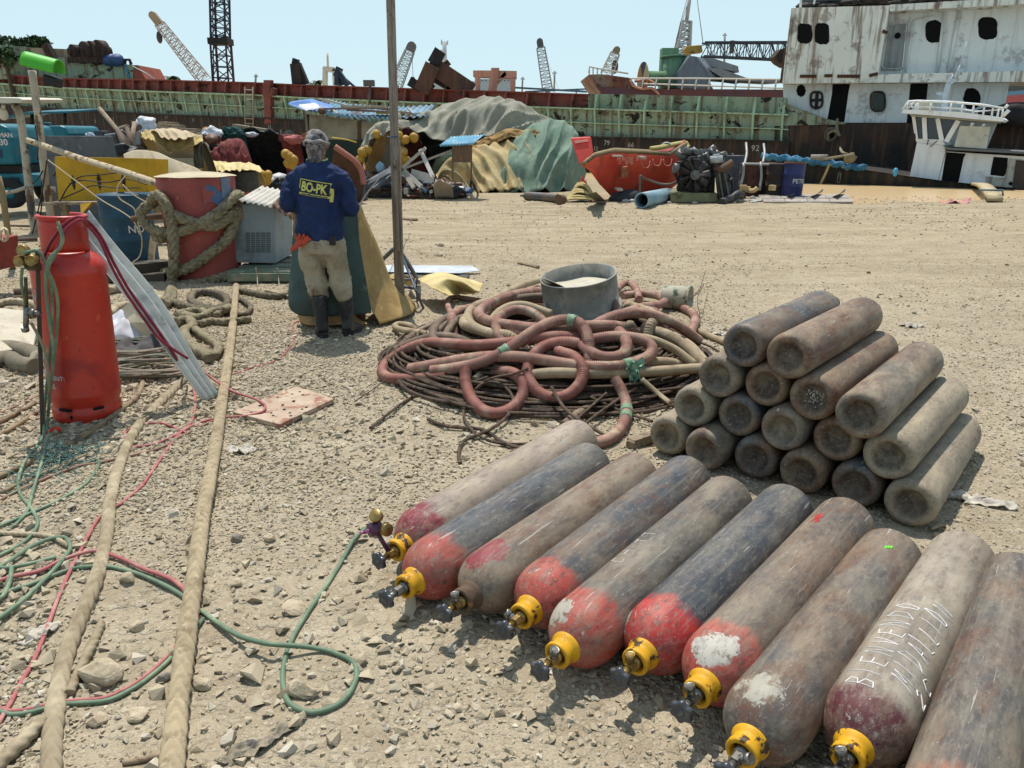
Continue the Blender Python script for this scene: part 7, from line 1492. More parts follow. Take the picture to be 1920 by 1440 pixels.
boxat('grey_crate',664,333,682,350,20.4,.5,flat('bluegrey_crate',S(96,116,130)),'blue grey crate right of the worker','crate',ground=True)
m=MB();m.beam(G(676,357,.08),G(742,363,.08),.22,.14);tag(m.build('white_beam',flat('white_beam',S(214,214,210))),'white beam lying on the dirt left of the timber pole','beam')
bag(713,314,14,20,21.5,mat('pale_blue_bag',S(160,196,222),.5),'small pale blue bag on the grey panel',21)
for k,(a,b,w,lab) in enumerate((((755,314),(798,277),.08,'pale angle bar sloping up right of the timber pole'),((757,316),(850,281),.06,'long thin bar reaching to the bird table'),((788,281),(812,332),.10,'pale angle bar sloping down right'),((758,320),(790,350),.11,'dark and pale strip spread from the bar joint, upper'),((756,322),(776,352),.10,'dark and pale strip spread from the bar joint, lower'),((772,325),(812,336),.22,'white sheet scrap among the bars'))):
    m=MB();m.beam(P(*a,21.5),P(*b,21.3 if b[1]<300 else 20.8),w,.05,(0,1,0));tag(m.build('angle_bar',flat('angle_bar_%d'%(k%3),(S(196,190,178),S(180,172,158),S(214,208,198))[k%3])),lab,'steel bar','bars in the scrap right of the timber pole')
m=MB();rs=random.Random(6);c=G(790,358)
for k in range(12):
    a0=rs.uniform(0,6);w_=rs.uniform(.5,1.0);m.tube([c+Vector((w_*1.0*math.cos(t)-.1,.35*w_*math.sin(t),.06+.02*k+.10*math.sin(t*2+k))) for t in np.linspace(a0,a0+5.4,30)],.03,7,raw=True)
tag(m.build('cable_coil',flat('black_cable',S(44,40,38))),'loose coil of black cable right of the timber pole','cable')
drape('cloth_bundle',[(812,350),(822,338),(834,342),(848,350)],[(806,364),(820,366),(834,366),(850,362)],20.4,mat('grey_tan_cloth',S(180,166,146),.9),'grey tan cloth heap left of the bird table','cloth',amp=.08,freq=6,bulge=.1,seed=51,back=.4,nu=40)
bt=thing('bird_table','small stand of bare board on thin legs with a pale blue corrugated roof','stand',G(866,360));Yb_=20.8
def br(u,v): a=P(824,274,Yb_).lerp(P(888,270,Yb_),u);return a+Vector((.25*v,.9*v,.22*v+.02*math.cos(u*70)))
m=MB();m.grid(br,90,5);m.build('roof',mat('sky_blue_roof',S(130,190,216),.6,layers=((S(200,214,220),3,.54,.64),)),bt,thick=.01)
m=MB();m.prism(P3([(850,304),(884,305),(885,272),(850,271)],Yb_+.1),(0,.06,0));m.build('board',mat('brown_board',S(120,96,74),.85,layers=((S(160,120,84),2,.52,.64),)),bt)
for x in (849,884): m=MB();m.beam(P(x,272,Yb_+.05),G(x-1,357 if x<860 else 362),.045,.045);m.build('leg',mat('grey_wood_post',S(130,120,108)),bt)
m=MB();m.tube([P(884,338,Yb_),P(890,350,Yb_-.1),G(896,362,.02)],.03,6,step=.05).tube([P(884,338,Yb_),G(880,362,.02)],.03,6,step=.05);m.build('tripod_foot',DKM,bt)
# ================================================================== DERELICT CARGO SHIP, TUG
SP=Plane((11.63,36),(-33.72,61))
def steel(name,c,c2,rust=.5,streak=.5,k=.75,chips=0,var=.1):
    t=NT(name);co=t.n('TexCoord').outputs['Object']
    col=t.mix(t.ramp(t.noise(co,.5,6),.38,.62),S(*c,k),S(*c2,k))
    col=t.mix(t.math('MULTIPLY',t.ramp(t.noise(co,3.0,7,(1.6,1.6,.12),.6),.50,.60),streak),col,S(110,84,62,k))
    col=t.mix(t.math('MULTIPLY',t.ramp(t.noise(co,1.1,9,None,.72),.55,.61),rust),col,S(92,58,42,k))
    if chips: col=t.mix(t.math('MULTIPLY',t.ramp(t.noise(co,1.3,10,(1,1,1.4),.72,.4),.565,.585),chips),col,S(38,32,28,k))
    t.l(col,t.b.inputs['Base Color']);t.b.inputs['Roughness'].default_value=.75;t.b.inputs['Specular IOR Level'].default_value=.25;t.bump(t.noise(co,1.5,5),.3,.06);return t.m
GREENP=steel('ship_green',(142,160,138),(154,170,146),.7,.7,.76,1.0);GRN2=steel('ship_green_stiffener',(150,180,150),(164,188,158),.5,.5,.9);REDP=steel('ship_red_lead',(142,78,70),(122,66,60),.6,.5,.85,.8);BLKP=steel('ship_black_bottom',(54,48,44),(40,38,38),.35,.5,.8);BRNP=steel('ship_brown_bottom',(66,52,44),(54,46,42),.5,.5,.8)
WHP=steel('ship_white',(226,226,214),(208,212,204),.6,.75,.95);WHG=steel('ship_shaded_white',(218,222,220),(204,212,212),.40,.22,.95);HOLE=flat('opening_shade',(.010,.010,.010,1),.95,0,.05)  # HOLE: near-black flush plates standing in for the shade inside openings
L_bot=[(-60,188),(0,197),(120,205),(300,215),(480,221),(580,226),(960,247),(1110,257),(1440,264),(1480,266)]
L_mid=[(-60,165),(0,172),(120,183),(300,191),(480,200),(860,218),(1110,231),(1440,241),(1480,243)]
L_top=[(-60,150),(0,157),(120,165),(300,172),(480,178),(580,184),(860,195),(960,199),(1110,204),(1440,214),(1480,215)]
L_red=[(-60,135),(0,140),(120,147),(300,150),(480,155),(580,160),(860,169),(960,172),(1103,177)]
L_grn=[(1103,176),(1180,177),(1300,180),(1480,183)]
def sp_(px,L,off=0): return SP.at(px,lerpline(L,px),off)
def strip(mb,x0,x1,La,Lb,off,thick,n=40):
    """a band of shell plating between two pixel lines, with real thickness inboard"""
    xs=np.linspace(x0,x1,n);fa=[sp_(x,La,off) for x in xs];fb=[sp_(x,Lb,off) if Lb is not None else Vector((sp_(x,La,off).x,sp_(x,La,off).y,-.8)) for x in xs]
    vs=[];
    for a,b in zip(fa,fb): vs+=[a,b,b-SP.n*thick,a-SP.n*thick]
    fs=[(0,1,2,3),tuple(4*(n-1)+k for k in (3,2,1,0))]
    for i in range(n-1):
        for k in range(4): fs.append((4*i+k,4*i+4+k,4*i+4+(k+1)%4,4*i+(k+1)%4))
    return mb.add(vs,fs)
ship=thing('cargo_ship','long derelict cargo ship with green and red sides, black bottom and rusty white deckhouse','ship',(0,48,-.5))
m=MB();strip(m,-60,1480,L_bot,None,.25,9);m.build('bottom_plating',BLKP,ship)
m=MB();strip(m,-60,1478,L_top,L_bot,0,8.5);m.build('green_side',GREENP,ship)
m=MB();strip(m,-60,1103,L_red,[(a,b-.6) for a,b in L_top],-.25,.3);m.build('red_bulwark',REDP,ship)
m=MB();strip(m,1103,1474,L_grn,[(a,b-.6) for a,b in L_top],-.2,.3);m.build('green_bulwark',GREENP,ship)
m=MB();strip(m,-60,1478,[(a,b-1.2) for a,b in L_top],[(a,b+1.8) for a,b in L_top],.22,.2);m.build('top_stringer',GRN2,ship)
m=MB();strip(m,-60,1478,[(a,b-.9) for a,b in L_mid],[(a,b+.9) for a,b in L_mid],.16,.15);m.build('middle_stringer',GRN2,ship)
m=MB();strip(m,-60,1103,[(a,b-1) for a,b in L_red],[(a,b+1.5) for a,b in L_red],.0,.25);m.build('red_cap_rail',steel('ship_red_rail',(140,70,64),(120,60,56),.5,.3),ship)
m=MB();strip(m,-60,1462,[(a,b-1.5) for a,b in L_bot],[(a,b+1.2) for a,b in L_bot],.34,.2);m.build('rubbing_strake',BLKP,ship)
# frames along the side: one stiffener each
s0=(SP.at(1470,230)-SP.a).dot(SP.d);s1=(SP.at(-40,180)-SP.a).dot(SP.d);k=0;s_=s0
def z_at(s,L,off=0):
    p=SP.a+SP.d*s+SP.n*off;z=4.0
    for _ in range(3):
        x,y=proj(Vector((p.x,p.y,z)));z=SP.at(x,lerpline(L,x),off).z
    return z
while s_<s1 and k<60:
    p=SP.a+SP.d*s_;zt,zb=z_at(s_,L_top),z_at(s_,L_bot);m=MB()
    m.prism([p+SP.n*.01+Vector((0,0,zb)),p+SP.n*.03+Vector((0,0,zb)),p+SP.n*.24+Vector((0,0,zt)),p+SP.n*.01+Vector((0,0,zt))],SP.d*.09);o=m.build('frame',GRN2,ship)
    x,y=proj(p+Vector((0,0,zt)));zt2=z_at(s_,L_red if x<1103 else L_grn);m=MB();m.prism([p-SP.n*.24+Vector((0,0,zt)),p+SP.n*.16+Vector((0,0,zt)),p-SP.n*.02+Vector((0,0,zt2)),p-SP.n*.24+Vector((0,0,zt2))],SP.d*.10)
    if k%1==0: m.build('bulwark_stay',REDP if x<1103 else GRN2,ship)
    s_+=1.27;k+=1
m=MB();m.prism([SP.at(494,150,.3),SP.at(506,150,.3),SP.at(508,232,.3),SP.at(496,232,.3)],-SP.n*.3);m.prism([SP.at(492,158,.32),SP.at(514,166,.32),SP.at(514,180,.32),SP.at(492,180,.32)],-SP.n*.3);m.build('fender_post',REDP,ship)
for x in (459,474):
    m=MB();m.cyl(SP.at(x,163,.35),SP.at(x+1,240,.35),.04,n=6)
    if x==459:
        for y in range(168,240,9): m.cyl(SP.at(459,y,.35),SP.at(475,y+1,.35),.03,n=6)
    m.build('ladder',flat('ladder_pale',S(170,160,140)),ship)
DR=flat('draught_white',S(190,186,176))
for s__,x,y,sz in (('79',1132,272,.32),('66',1177,276,.32),('12',1112,282,.26),('92',1408,283,.36),('2',1370,296,.3),('1',154,232,.3),('2',178,230,.3),('J',212,226,.3),('5',246,232,.3),('1',288,226,.3),('11',310,222,.26),('11',360,228,.3),('11',462,236,.3),('11',502,240,.3),('3',525,250,.3)):
    m=MB();text_plane(m,s__,SP.at(x,y,.262),-SP.d,(0,0,1),sz);m.build('hull_marking',DR,ship)
# --- deckhouse
L_hb=[(1440,232),(1585,231),(1700,231),(1930,231)]
m=MB();strip(m,1452,1990,L_hb,[(1440,268),(1700,269),(1990,271)],.0,8,12);m.build('stern_plating_upper',BRNP,ship)
m=MB();strip(m,1452,1990,[(1440,268),(1700,269),(1990,271)],None,.02,8,12);m.build('stern_plating_lower',BLKP,ship)
def sprism(name,pts,off,th,mm,par=None,bevel=0):
    m=MB();m.prism([SP.at(x,y,off) for x,y in pts],-SP.n*th);return m.build(name,mm,par or ship,bevel=bevel)
sprism('green_side',[(1462,190),(1505,206),(1549,223),(1586,231),(1586,233),(1452,236)],.06,.3,GREENP)
sprism('upper_deckhouse_front',[(1484,15),(1668,10),(1646,141),(1643,155),(1466,157)],.0,5.5,WHP)
sprism('upper_deckhouse_wall',[(1660,18),(1990,-8),(1990,132),(1640,140)],-.9,4,WHG)
sprism('deck_edge',[(1640,140),(1990,131),(1990,153),(1640,155)],.0,3,WHP)
sprism('boat_deck_edge',[(1668,9),(1990,-10),(1990,4),(1668,21)],.05,3,WHP)
sprism('lower_deckhouse_wall',[(1468,158),(1893,152),(1880,230),(1470,230)],-.75,4,WHG)
sprism('bridge_front',[(1500,4),(1620,-2),(1760,-14),(1990,-30),(1990,-60),(1510,-60)],-1.4,4,steel('ship_grey_upper',(120,128,130),(104,110,112),.6,.4))
sprism('wing_bracket',[(1462,155),(1470,90),(1480,92),(1471,155)],-.3,1.5,BRNP)
def blob(cx,cy,w,h,n=18,r=.5,jit=0,seed=0):
    rs=random.Random(seed);out=[]
    for k in range(n):
        a=6.283*k/n;c,s__=math.cos(a),math.sin(a);q=(abs(c)**4+abs(s__)**4)**-.25;j=1+rs.uniform(-jit,jit);out.append((cx+w*.5*c*q*j,cy+h*.5*s__*q*j))
    return out
for cx,cy,w,h,off,j in ((1509,63,28,38,.012,.05),(1541,63,28,40,.012,.05),(1751,59,32,42,-.888,.05),(1852,53,36,42,-.888,.04),(1822,185,32,40,-.738,.12)):
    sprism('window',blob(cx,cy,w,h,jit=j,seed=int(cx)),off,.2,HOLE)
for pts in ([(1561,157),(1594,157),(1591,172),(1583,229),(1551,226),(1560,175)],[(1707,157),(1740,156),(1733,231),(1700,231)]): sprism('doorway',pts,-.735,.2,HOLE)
d=sprism('door',[(1664,47),(1702,45),(1693,128),(1688,131),(1655,131),(1652,126)],-.86,.2,steel('ship_door',(168,174,176),(154,162,164),.2,.3));
m=MB();c=SP.at(1683,67,-.84);m.cyl(c,c+SP.n*.03,.12,n=16);m.build('porthole',HOLE,d)
m=MB();m.tube([SP.at(x,y,-.80) for x,y in ((1666,48),(1700,47),(1692,126),(1686,129),(1657,129),(1654,124))],.025,6,closed=True,raw=True);m.build('door_frame',WHG,d)
sprism('window',[(1496+6+9*math.cos(a),170+12*math.sin(a)) for a in np.linspace(0,6.28,9)[:-1]],-.738,.2,HOLE)
w=sprism('window',blob(1647,190,24,33,seed=3),-.70,.15,mat('dark_green_cover',S(52,70,66),.5));m=MB();m.tube([SP.at(x,y,-.66) for x,y in blob(1646,190,27,36,seed=3)],.04,6,closed=True,raw=True);m.build('window_frame',BRNP,w)
w=sprism('vent_hatch',blob(1531,187,20,26,seed=4),-.72,.1,WHG);m=MB();m.tube([SP.at(x,y,-.68) for x,y in blob(1531,187,22,29,seed=4)],.05,6,closed=True,raw=True).tube([SP.at(1532,175,-.67),SP.at(1530,205,-.67)],.07,6,raw=True).tube([SP.at(1522,188,-.67),SP.at(1541,187,-.67)],.06,6,raw=True);m.build('hatch_frame',DKM,w)
m=MB()
for x0,y0,x1,y1,r_ in ((1712,45,1698,135,.04),(1770,22,1757,136,.05),(1800,16,1778,136,.07),(1752,30,1712,38,.03),(1712,38,1708,60,.03),(1792,112,1800,108,.03)): m.cyl(SP.at(x0,y0,-.85),SP.at(x1,y1,-.85),r_,n=8)
m.build('wall_pipes',WHG,ship)
m=MB()
for x0,y0,x1,y1 in ((1500,143,1530,143),(1546,142,1560,142),(1570,143,1612,143),(1630,142,1646,138),(1655,58,1664,62)): m.beam(SP.at(x0,y0,.02),SP.at(x1,y1,.02),.08,.12)
m.build('rust_seams',mat('deep_rust',S(86,50,36),.9),ship)
m=MB();rs=random.Random(3)
for x0,x1,y in ((1510,1565,10),(1590,1680,4),(1700,1760,2)):
    for k in range(10): c=SP.at(rs.uniform(x0,x1),y+rs.uniform(-4,3),-rs.uniform(.2,2));m.ball(c,(rs.uniform(.2,.5),.3,rs.uniform(.05,.16)),8,5,None,.5,k)
m.build('deck_debris',DKM,ship)
m=MB();m.cyl(SP.at(1501,14,-.2),SP.at(1502,-10,-.2),.05,n=6).cyl(SP.at(1526,8,-.6),SP.at(1530,-12,-.6),.04,n=6);m.build('rail_posts',WHG,ship)
# hawse pipe with rope
m=MB();c=SP.at(1558,252,.05);m.tube([c+SP.d*(.22*math.cos(a))+Vector((0,0,.24*math.sin(a))) for a in np.linspace(0,6.28,21)[:-1]],.07,8,closed=True,raw=True);m.build('hawse_pipe',steel('hawse_grey',(120,116,106),(100,98,92)),ship);m=MB();m.cyl(c-SP.n*.05,c+SP.n*.01,.2,n=16);m.build('hawse_hole',HOLE,ship)
free_hose([SP.at(1553,262,.15),SP.at(1554,250,.3),SP.at(1566,246,.35),SP.at(1574,254,.35),SP.at(1570,244,.3),SP.at(1569,232,.2),SP.at(1570,224,-.2)],.06,ROPEG,'grey rope knotted through the ship side opening',10,'mooring_rope',None,'rope')
# --- tug with white wheelhouse
TP=Plane((12.5,29.8),(18.6,25.8));TG=thing('tugboat','small tugboat with black hull, blue rope fender and raked white wheelhouse','boat',TP.at(1700,350))
TW=steel('tug_white',(230,234,234),(218,224,226),.22,.14,.95);TB=steel('tug_black',(46,46,46),(36,38,38),.15,.3,.8)
T_l=[(1425,296),(1500,304),(1560,311),(1640,322),(1720,334),(1780,342),(1860,350),(1990,364)]
def tstrip(name,x0,x1,La,Lb,off,th,mm,n=30):
    m=MB();xs=np.linspace(x0,x1,n);vs=[]
    for x in xs:
        a=TP.at(x,lerpline(La,x),off);b=TP.at(x,lerpline(Lb,x),off) if Lb else Vector((a.x,a.y,-.8));w=th*min(1,(x-x0+8)/120)**.6;vs+=[a,b+TP.n*(-.2),b-TP.n*(w),a-TP.n*w]
    fs=[(0,1,2,3),tuple(4*(n-1)+k for k in (3,2,1,0))]
    for i in range(n-1):
        for k in range(4): fs.append((4*i+k,4*i+4+k,4*i+4+(k+1)%4,4*i+(k+1)%4))
    m.add(vs,fs);return m.build(name,mm,TG)
tstrip('hull',1425,1990,T_l,None,0,4.5,TB);tstrip('bulwark_cap',1425,1990,[(a,b-1) for a,b in T_l],[(a,b+1.5) for a,b in T_l],.08,.25,TB)
def tprism(name,pts,off,th,mm,par=None,bevel=0):
    m=MB();m.prism([TP.at(x,y,off) for x,y in pts],-TP.n*th);return m.build(name,mm,par or TG,bevel=bevel)
tprism('wheelhouse_trunk',[(1705,334),(1719,267),(1772,272),(1773,283),(1757,345)],-.5,2.6,TW,bevel=.03)
tprism('deckhouse',[(1757,348),(1774,284),(1990,298),(1990,364)],-.55,2.5,TW)
tprism('deckhouse_roof',[(1768,272),(1780,277),(1990,288),(1990,292),(1776,281)],-.25,3.0,flat('roof_edge_grey',S(110,114,114)))
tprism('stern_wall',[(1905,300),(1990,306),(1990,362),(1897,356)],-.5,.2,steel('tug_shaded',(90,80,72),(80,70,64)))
for pts in ([(1774,285),(1811,288),(1807,296),(1797,343),(1765,340)],): tprism('doorway',pts,-.545,.1,HOLE)
tprism('window',[(1863,294),(1890,296),(1888,322),(1882,331),(1857,328),(1858,318)],-.545,.1,HOLE)
tprism('house_corner',[(1892,297),(1916,299),(1910,352),(1846,348),(1850,331),(1884,333)],-.53,.1,steel('tug_rust_white',(206,208,200),(196,196,186),.4,.5))
m=MB();m.cyl(TP.at(1895,344,-.52),TP.at(1895,344,-.50),.06,n=12);m.build('vent_hole',HOLE,TG)
tprism('wheelhouse_sill',[(1719,267),(1716,260),(1768,262),(1772,272)],-.48,2.55,TW)
tprism('side_screen',[(1789,275),(1849,279),(1857,238),(1800,236)],-.35,.08,mat('white_screen',S(206,208,196),.7,layers=((S(206,196,90),1.2,.58,.62),(S(120,116,106),2.2,.60,.66))))
for x0,y0,x1,y1,w_ in ((1714,216,1720,262,.06),(1733,220,1735,262,.14),(1758,222,1766,264,.14),(1797,226,1774,266,.16),(1824,230,1820,240,.10),(1846,232,1840,240,.08),(1711,216,1716,250,.05)):
    m=MB();m.beam(TP.at(x0,y0,-.46),TP.at(x1,y1,-.46),w_,.10,TP.n);m.build('window_post',TW,TG)
tprism('window_glass',[(1712,217),(1797,226),(1773,264),(1719,262)],-.56,.02,flat('dark_glass',(.035,.037,.042,1),.08,0,.6))
tprism('back_wall',[(1735,222),(1870,230),(1850,278),(1770,275)],-2.9,.1,TW);tprism('wheelhouse_ceiling',[(1705,214),(1872,226),(1868,230),(1708,218)],-.2,3,flat('pale_ceiling',S(170,172,164)))
tprism('flying_bridge',[(1690,212),(1694,205),(1720,206),(1800,210),(1880,220),(1884,224),(1878,228),(1780,219)],-.0,3.2,TW)
m=MB();
for d_ in (0,3.0):
    m.tube([TP.at(x,y,-.05-d_) for x,y in ((1692,206),(1703,190),(1720,189),(1780,191),(1840,196),(1882,203))],.035,8,raw=True);m.tube([TP.at(x,y,-.05-d_) for x,y in ((1696,201),(1740,200),(1800,204),(1830,209),(1880,205))],.025,6,raw=True)
    for x in (1703,1722,1746,1784,1805,1826,1846,1862,1873,1881): m.cyl(TP.at(x,lerpline([(1690,190),(1780,191),(1882,203)],x),-.05-d_),TP.at(x-3,lerpline([(1690,208),(1800,211),(1884,222)],x),-.05-d_),.03,n=6)
for a,b in (((1703,190),(1714,206)),((1714,191),(1700,206)),((1722,192),(1712,206))): m.cyl(TP.at(*a,-.1),TP.at(*b,-.1),.04,n=6)
m.tube([TP.at(x,y,-.05) for x,y in ((1884,203),(1890,196))],.05,6,raw=True).tube([TP.at(x,y,-.05) for x,y in ((1880,218),(1892,206))],.07,6,raw=True);m.build('railing',TW,TG)
m=MB();m.prism([TP.at(1763,208,-1.4),TP.at(1776,208,-1.4),TP.at(1774,184,-1.4),TP.at(1767,184,-1.4)],-TP.n*.3);m.beam(TP.at(1770,186,-1.5),TP.at(1779,156,-1.5),.16,.16);m.beam(TP.at(1776,158,-1.5),TP.at(1790,150,-1.5),.12,.12).beam(TP.at(1756,175,-1.5),TP.at(1776,177,-1.5),.1,.1).beam(TP.at(1750,188,-1.5),TP.at(1766,189,-1.5),.06,.06).cyl(TP.at(1780,158,-1.5),TP.at(1788,140,-1.5),.035,n=6).cyl(TP.at(1797,135,-1.5),TP.at(1813,78,-1.5),.02,n=6).cyl(TP.at(1788,150,-1.5),TP.at(1801,122,-1.5),.03,n=6);m.build('mast',flat('mast_pale',S(190,204,212)),TG)
m=MB();m.box(TP.at(1731,200,-1.0),(.5,.4,.3));m.build('deck_locker',flat('locker_cream',S(196,186,160)),TG)
m=MB();m.cyl(TP.at(1741,262,-.44),TP.at(1738,272,-.40),.015,n=6).cyl(TP.at(1757,264,-.44),TP.at(1744,276,-.40),.015,n=6);m.build('wiper',flat('black_cable',S(44,40,38)),TG)
BLU=mat('blue_rope_fender',S(70,140,180),.8,layers=((S(40,100,140),3,.46,.6),(S(180,200,206),5,.60,.68)),bump=(12,1,.05))
m=MB();m.tube([TP.at(x,lerpline(T_l,x)-4-2*math.sin(x*.3),.12) for x in range(1428,1625,5)],.11,12,raw=True,disp=lambda a,L: 1+.35*np.sin(a*3+L*9)*math.sin(L*5));tag(m.build('rope_fender',BLU),'blue tarpaulin and rope bundled along the tug rail','fender')
m=MB();m.cyl(TP.at(1521,296,.1),TP.at(1552,296,.1),.13,n=14);tag(m.build('roller',mat('grey_roller',S(150,140,130),.8)),'grey cylinder on the tug rail beside the blue bundle','roller')
free_hose([SP.at(1571,248,.4),SP.at(1574,270,-2),TP.at(1578,284,-.6),TP.at(1590,290,.1)],.05,ROPEG,'mooring line from the ship side to the tug rail',8,'mooring_rope',None,'rope')
m=MB();m.ball(TP.at(1594,296,.2),(.22,.15,.18),12,8,None,.5,3).tube([TP.at(1540,300,.2),TP.at(1560,296,.2),TP.at(1590,291,.2),TP.at(1602,288,.2)],.05,8,step=.1).tube([TP.at(1582,305,.2),TP.at(1594,300,.2),TP.at(1600,290,.2)],.05,8,step=.1);tag(m.build('rope_bundle',ROPEG),'tangle of tan rope on the tug bollard','rope')
free_hose([TP.at(1556,306,.2),TP.at(1548,325,.25),TP.at(1536,350,.3)],.05,mat('tan_rope_line',S(176,160,110),.85),'tan rope hanging down the tug side',8,'rope',None,'rope')
free_hose([TP.at(1574,322,.1),TP.at(1570,340,.1),TP.at(1574,342,.1),TP.at(1577,324,.1)],.025,mat('grey_line',S(110,110,104)),'grey rope loop on the tug side',6,'rope',None,'rope')
m=MB();m.ball(TP.at(1679,323,.05),(.10,.08,.16),12,8);tag(m.build('blue_float',flat('light_blue_float',S(90,180,220))),'small light blue float on the tug rail','float')
m=MB();q0,q1=TP.at(1830,345,.1),GP(1866,374,.08);d_=(q1-q0).normalized();sd=d_.cross(Vector((0,0,1))).normalized()
m.grid(lambda u,v: q0.lerp(q1,v)+sd*((u-.5)*.34)+Vector((0,0,.12*math.sin(v*3.1))),3,10);pkk=thing('gangplank','thick bleached plank laid from the quay to the tug','gangplank',q1);o=m.build('plank',mat('bleached_plank',S(196,178,140),.85,layers=((S(150,130,98),5,.52,.64),)),pkk,thick=.09);m=MB();m.tube([q0.lerp(q1,.8)+sd*(.29*c)+Vector((0,0,z)) for c,z in ((-1,.0),(-.9,.14),(.9,.14),(1,.0))],.03,6,raw=True);m.build('lashing',flat('grey_blue_lashing',S(110,130,140)),pkk)
# --- ship seen beyond the deckhouse at the right edge
fs=thing('moored_ship','brightly striped ship side showing at the right edge beyond the white deckhouse','ship',(30,44,0));X0=27.5
for y0,y1,c in ((30,45,(206,214,216)),(45,112,(206,160,84)),(112,135,(70,120,150)),(135,168,(60,70,66)),(168,176,(90,140,170)),(176,196,(170,80,84)),(196,350,(40,40,42))):
    m=MB();z0,z1=P(1905,y1,46).z,P(1905,y0,46).z;m.box((31.5,47,(z0+z1)/2),(5.4,2,z1-z0-.004));m.build('side_band',flat('band_%d'%y0,S(*c)),fs)
for y in (62,88): m=MB();m.box((31.5,45.98,P(1905,y,46).z),(5.4,.06,.12));m.build('rail_line',flat('rail_white',S(220,214,204)),fs)
m=MB();m.ball(P(1905,216,31.2),(1.3,.9,.45),20,12,None,.4,4);tag(m.build('tarpaulin',mat('black_tarp',S(30,30,32),.8),None),'black tarpaulin heap behind the tug wheelhouse','tarpaulin')
# ================================================================== BEYOND THE SHIP
def lattice(mb,a,b,w0,w1,n,r=.08,up=(0,1,0)):
    a,b=Vector(a),Vector(b);d=(b-a).normalized();x=d.cross(Vector(up)).normalized();y=x.cross(d);C=[]
    for i in range(n+1):
        p=a.lerp(b,i/n);w=(w0*(1-i/n)+w1*i/n)*.5;C.append([p+x*w*i_+y*w*j_ for i_,j_ in ((-1,-1),(1,-1),(1,1),(-1,1))])
    for k in range(4): mb.beam(C[0][k],C[-1][k],r*2,r*2)
    for i in range(n):
        for k in range(4):
            q=(k+1)%4;mb.beam(C[i][k],C[i+1][q] if i%2 else C[i+1][k],r,r) if False else mb.beam(C[i][k if i%2 else q],C[i+1][q if i%2 else k],r,r)
            mb.beam(C[i+1][k],C[i+1][q],r,r)
    return mb
CR_=lambda n,c,**k: flat('crane_'+n,S(*c),.8)
def crane(name,label,base,tip,Y,w0,w1,n,c,ctip,r=.07,hook=None,tipw=1.0,cabin=True):
    A,B=P(*base,Y),P(*tip,Y);t=thing(name,label,'crane',(A.x,A.y,0));m=MB();tipA=A.lerp(B,.88);lattice(m,A,tipA,w0,w1,n,r);m.build('boom',flat('boom_%s'%name+label[:5],S(*c),.8),t)
    m=MB();m.beam(tipA,B,tipw,tipw*.7,(0,1,0));m.cyl(B+Vector((0,-.4,0)),B+Vector((0,.4,0)),tipw*.5,n=12);m.build('boom_head',flat('head_%s'%name+label[:5],S(*ctip),.8),t)
    if cabin:
        m=MB();m.box((A.x-2,A.y+2,3.0),(5,4,6)).cyl(A,(A.x,A.y+1,2),.5);m.build('house',flat('boom_%s'%name+label[:5],S(*c),.8),t)
    if hook:
        h=P(*hook,Y);m=MB();m.cyl(B,(h.x,h.y,h.z),r*.5,n=5);m.ball(h,(.45,.45,.9),10,8);m.build('hook_block',flat('hook_dark',S(70,66,64)),t)
    m=MB();m.cyl(B,P(base[0]+(22 if tip[0]<base[0] else-10),base[1],Y+3),r*.3,n=4);m.build('pendant_line',flat('line_grey',S(170,170,170)),t)
    return t
crane('lattice_crane','pale lattice boom crane leaning left with a hanging hook beyond the ship',(384,152),(287,29),130,1.7,1.2,20,(190,176,168),(170,150,124),.06,(299,70),1.1)
tw=thing('lattice_tower','tall black and purple lattice crane mast rising out of the photo','tower',P(415,200,72));A,B=P(416,175,72),P(411,-40,72);m=MB();lattice(m,(A.x,A.y,0),A.lerp(B,.44),1.45,1.30,10,.075);m.build('lower_mast',flat('mast_purple',S(70,50,64),.7),tw)
m=MB();lattice(m,A.lerp(B,.44),B,1.22,1.2,8,.075);m.build('upper_mast',flat('mast_dark',S(44,50,64),.7),tw);m=MB();m.box(A.lerp(B,.46),(1.7,1.6,.5));m.build('joint_collar',DKM,tw);m=MB();m.cyl(P(401,175,71),P(398,-30,71),.05,n=5);m.build('hoist_line',flat('mast_dark',S(44,50,64)),tw)
crane('lattice_crane','grey lattice boom right of the timber pole leaning right',(742,160),(772,87),130,1.9,1.3,12,(160,166,168),(120,114,110),.075,(775,155),1.4)
crane('lattice_crane','thin lattice boom with a dark head, leaning left, standing alone in mid sky',(1027,170),(1012,78),160,1.9,1.5,13,(160,168,174),(90,92,100),.08,None,1.2)
crane('lattice_crane','short lattice boom with olive head above the distant bow',(1137,140),(1156,94),110,1.5,1.1,7,(186,184,178),(136,128,100),.06,(1153,125),.9)
# folded yellow headed boom beside the deckhouse
yb_=thing('crane_boom','long horizontal lattice boom with a yellow head resting left of the white deckhouse','crane boom',P(1380,180,50));m=MB();lattice(m,P(1318,93,50),P(1500,97,50),.75,1.0,15,.045);m.build('boom',flat('boom_blueblack',S(64,72,84),.7),yb_)
m=MB();m.prism(P3([(1284,92),(1288,86),(1316,84),(1318,98),(1296,100),(1286,101)],50),(0,.8,0));m.build('boom_head',mat('boom_yellow',S(180,146,70),.7,layers=((S(70,56,40),1.5,.58,.64),)),yb_,bevel=.05)
m=MB();m.beam(P(1373,76,50),P(1371,100,50),.2,.2,(0,1,0));m.build('king_post',flat('post_brown',S(140,116,90)),yb_);m=MB();m.tube([P(1316,85,50),P(1373,77,50),P(1500,84,50)],.03,5,raw=True);m.build('stay_wire',flat('boom_blueblack',S(64,72,84)),yb_)
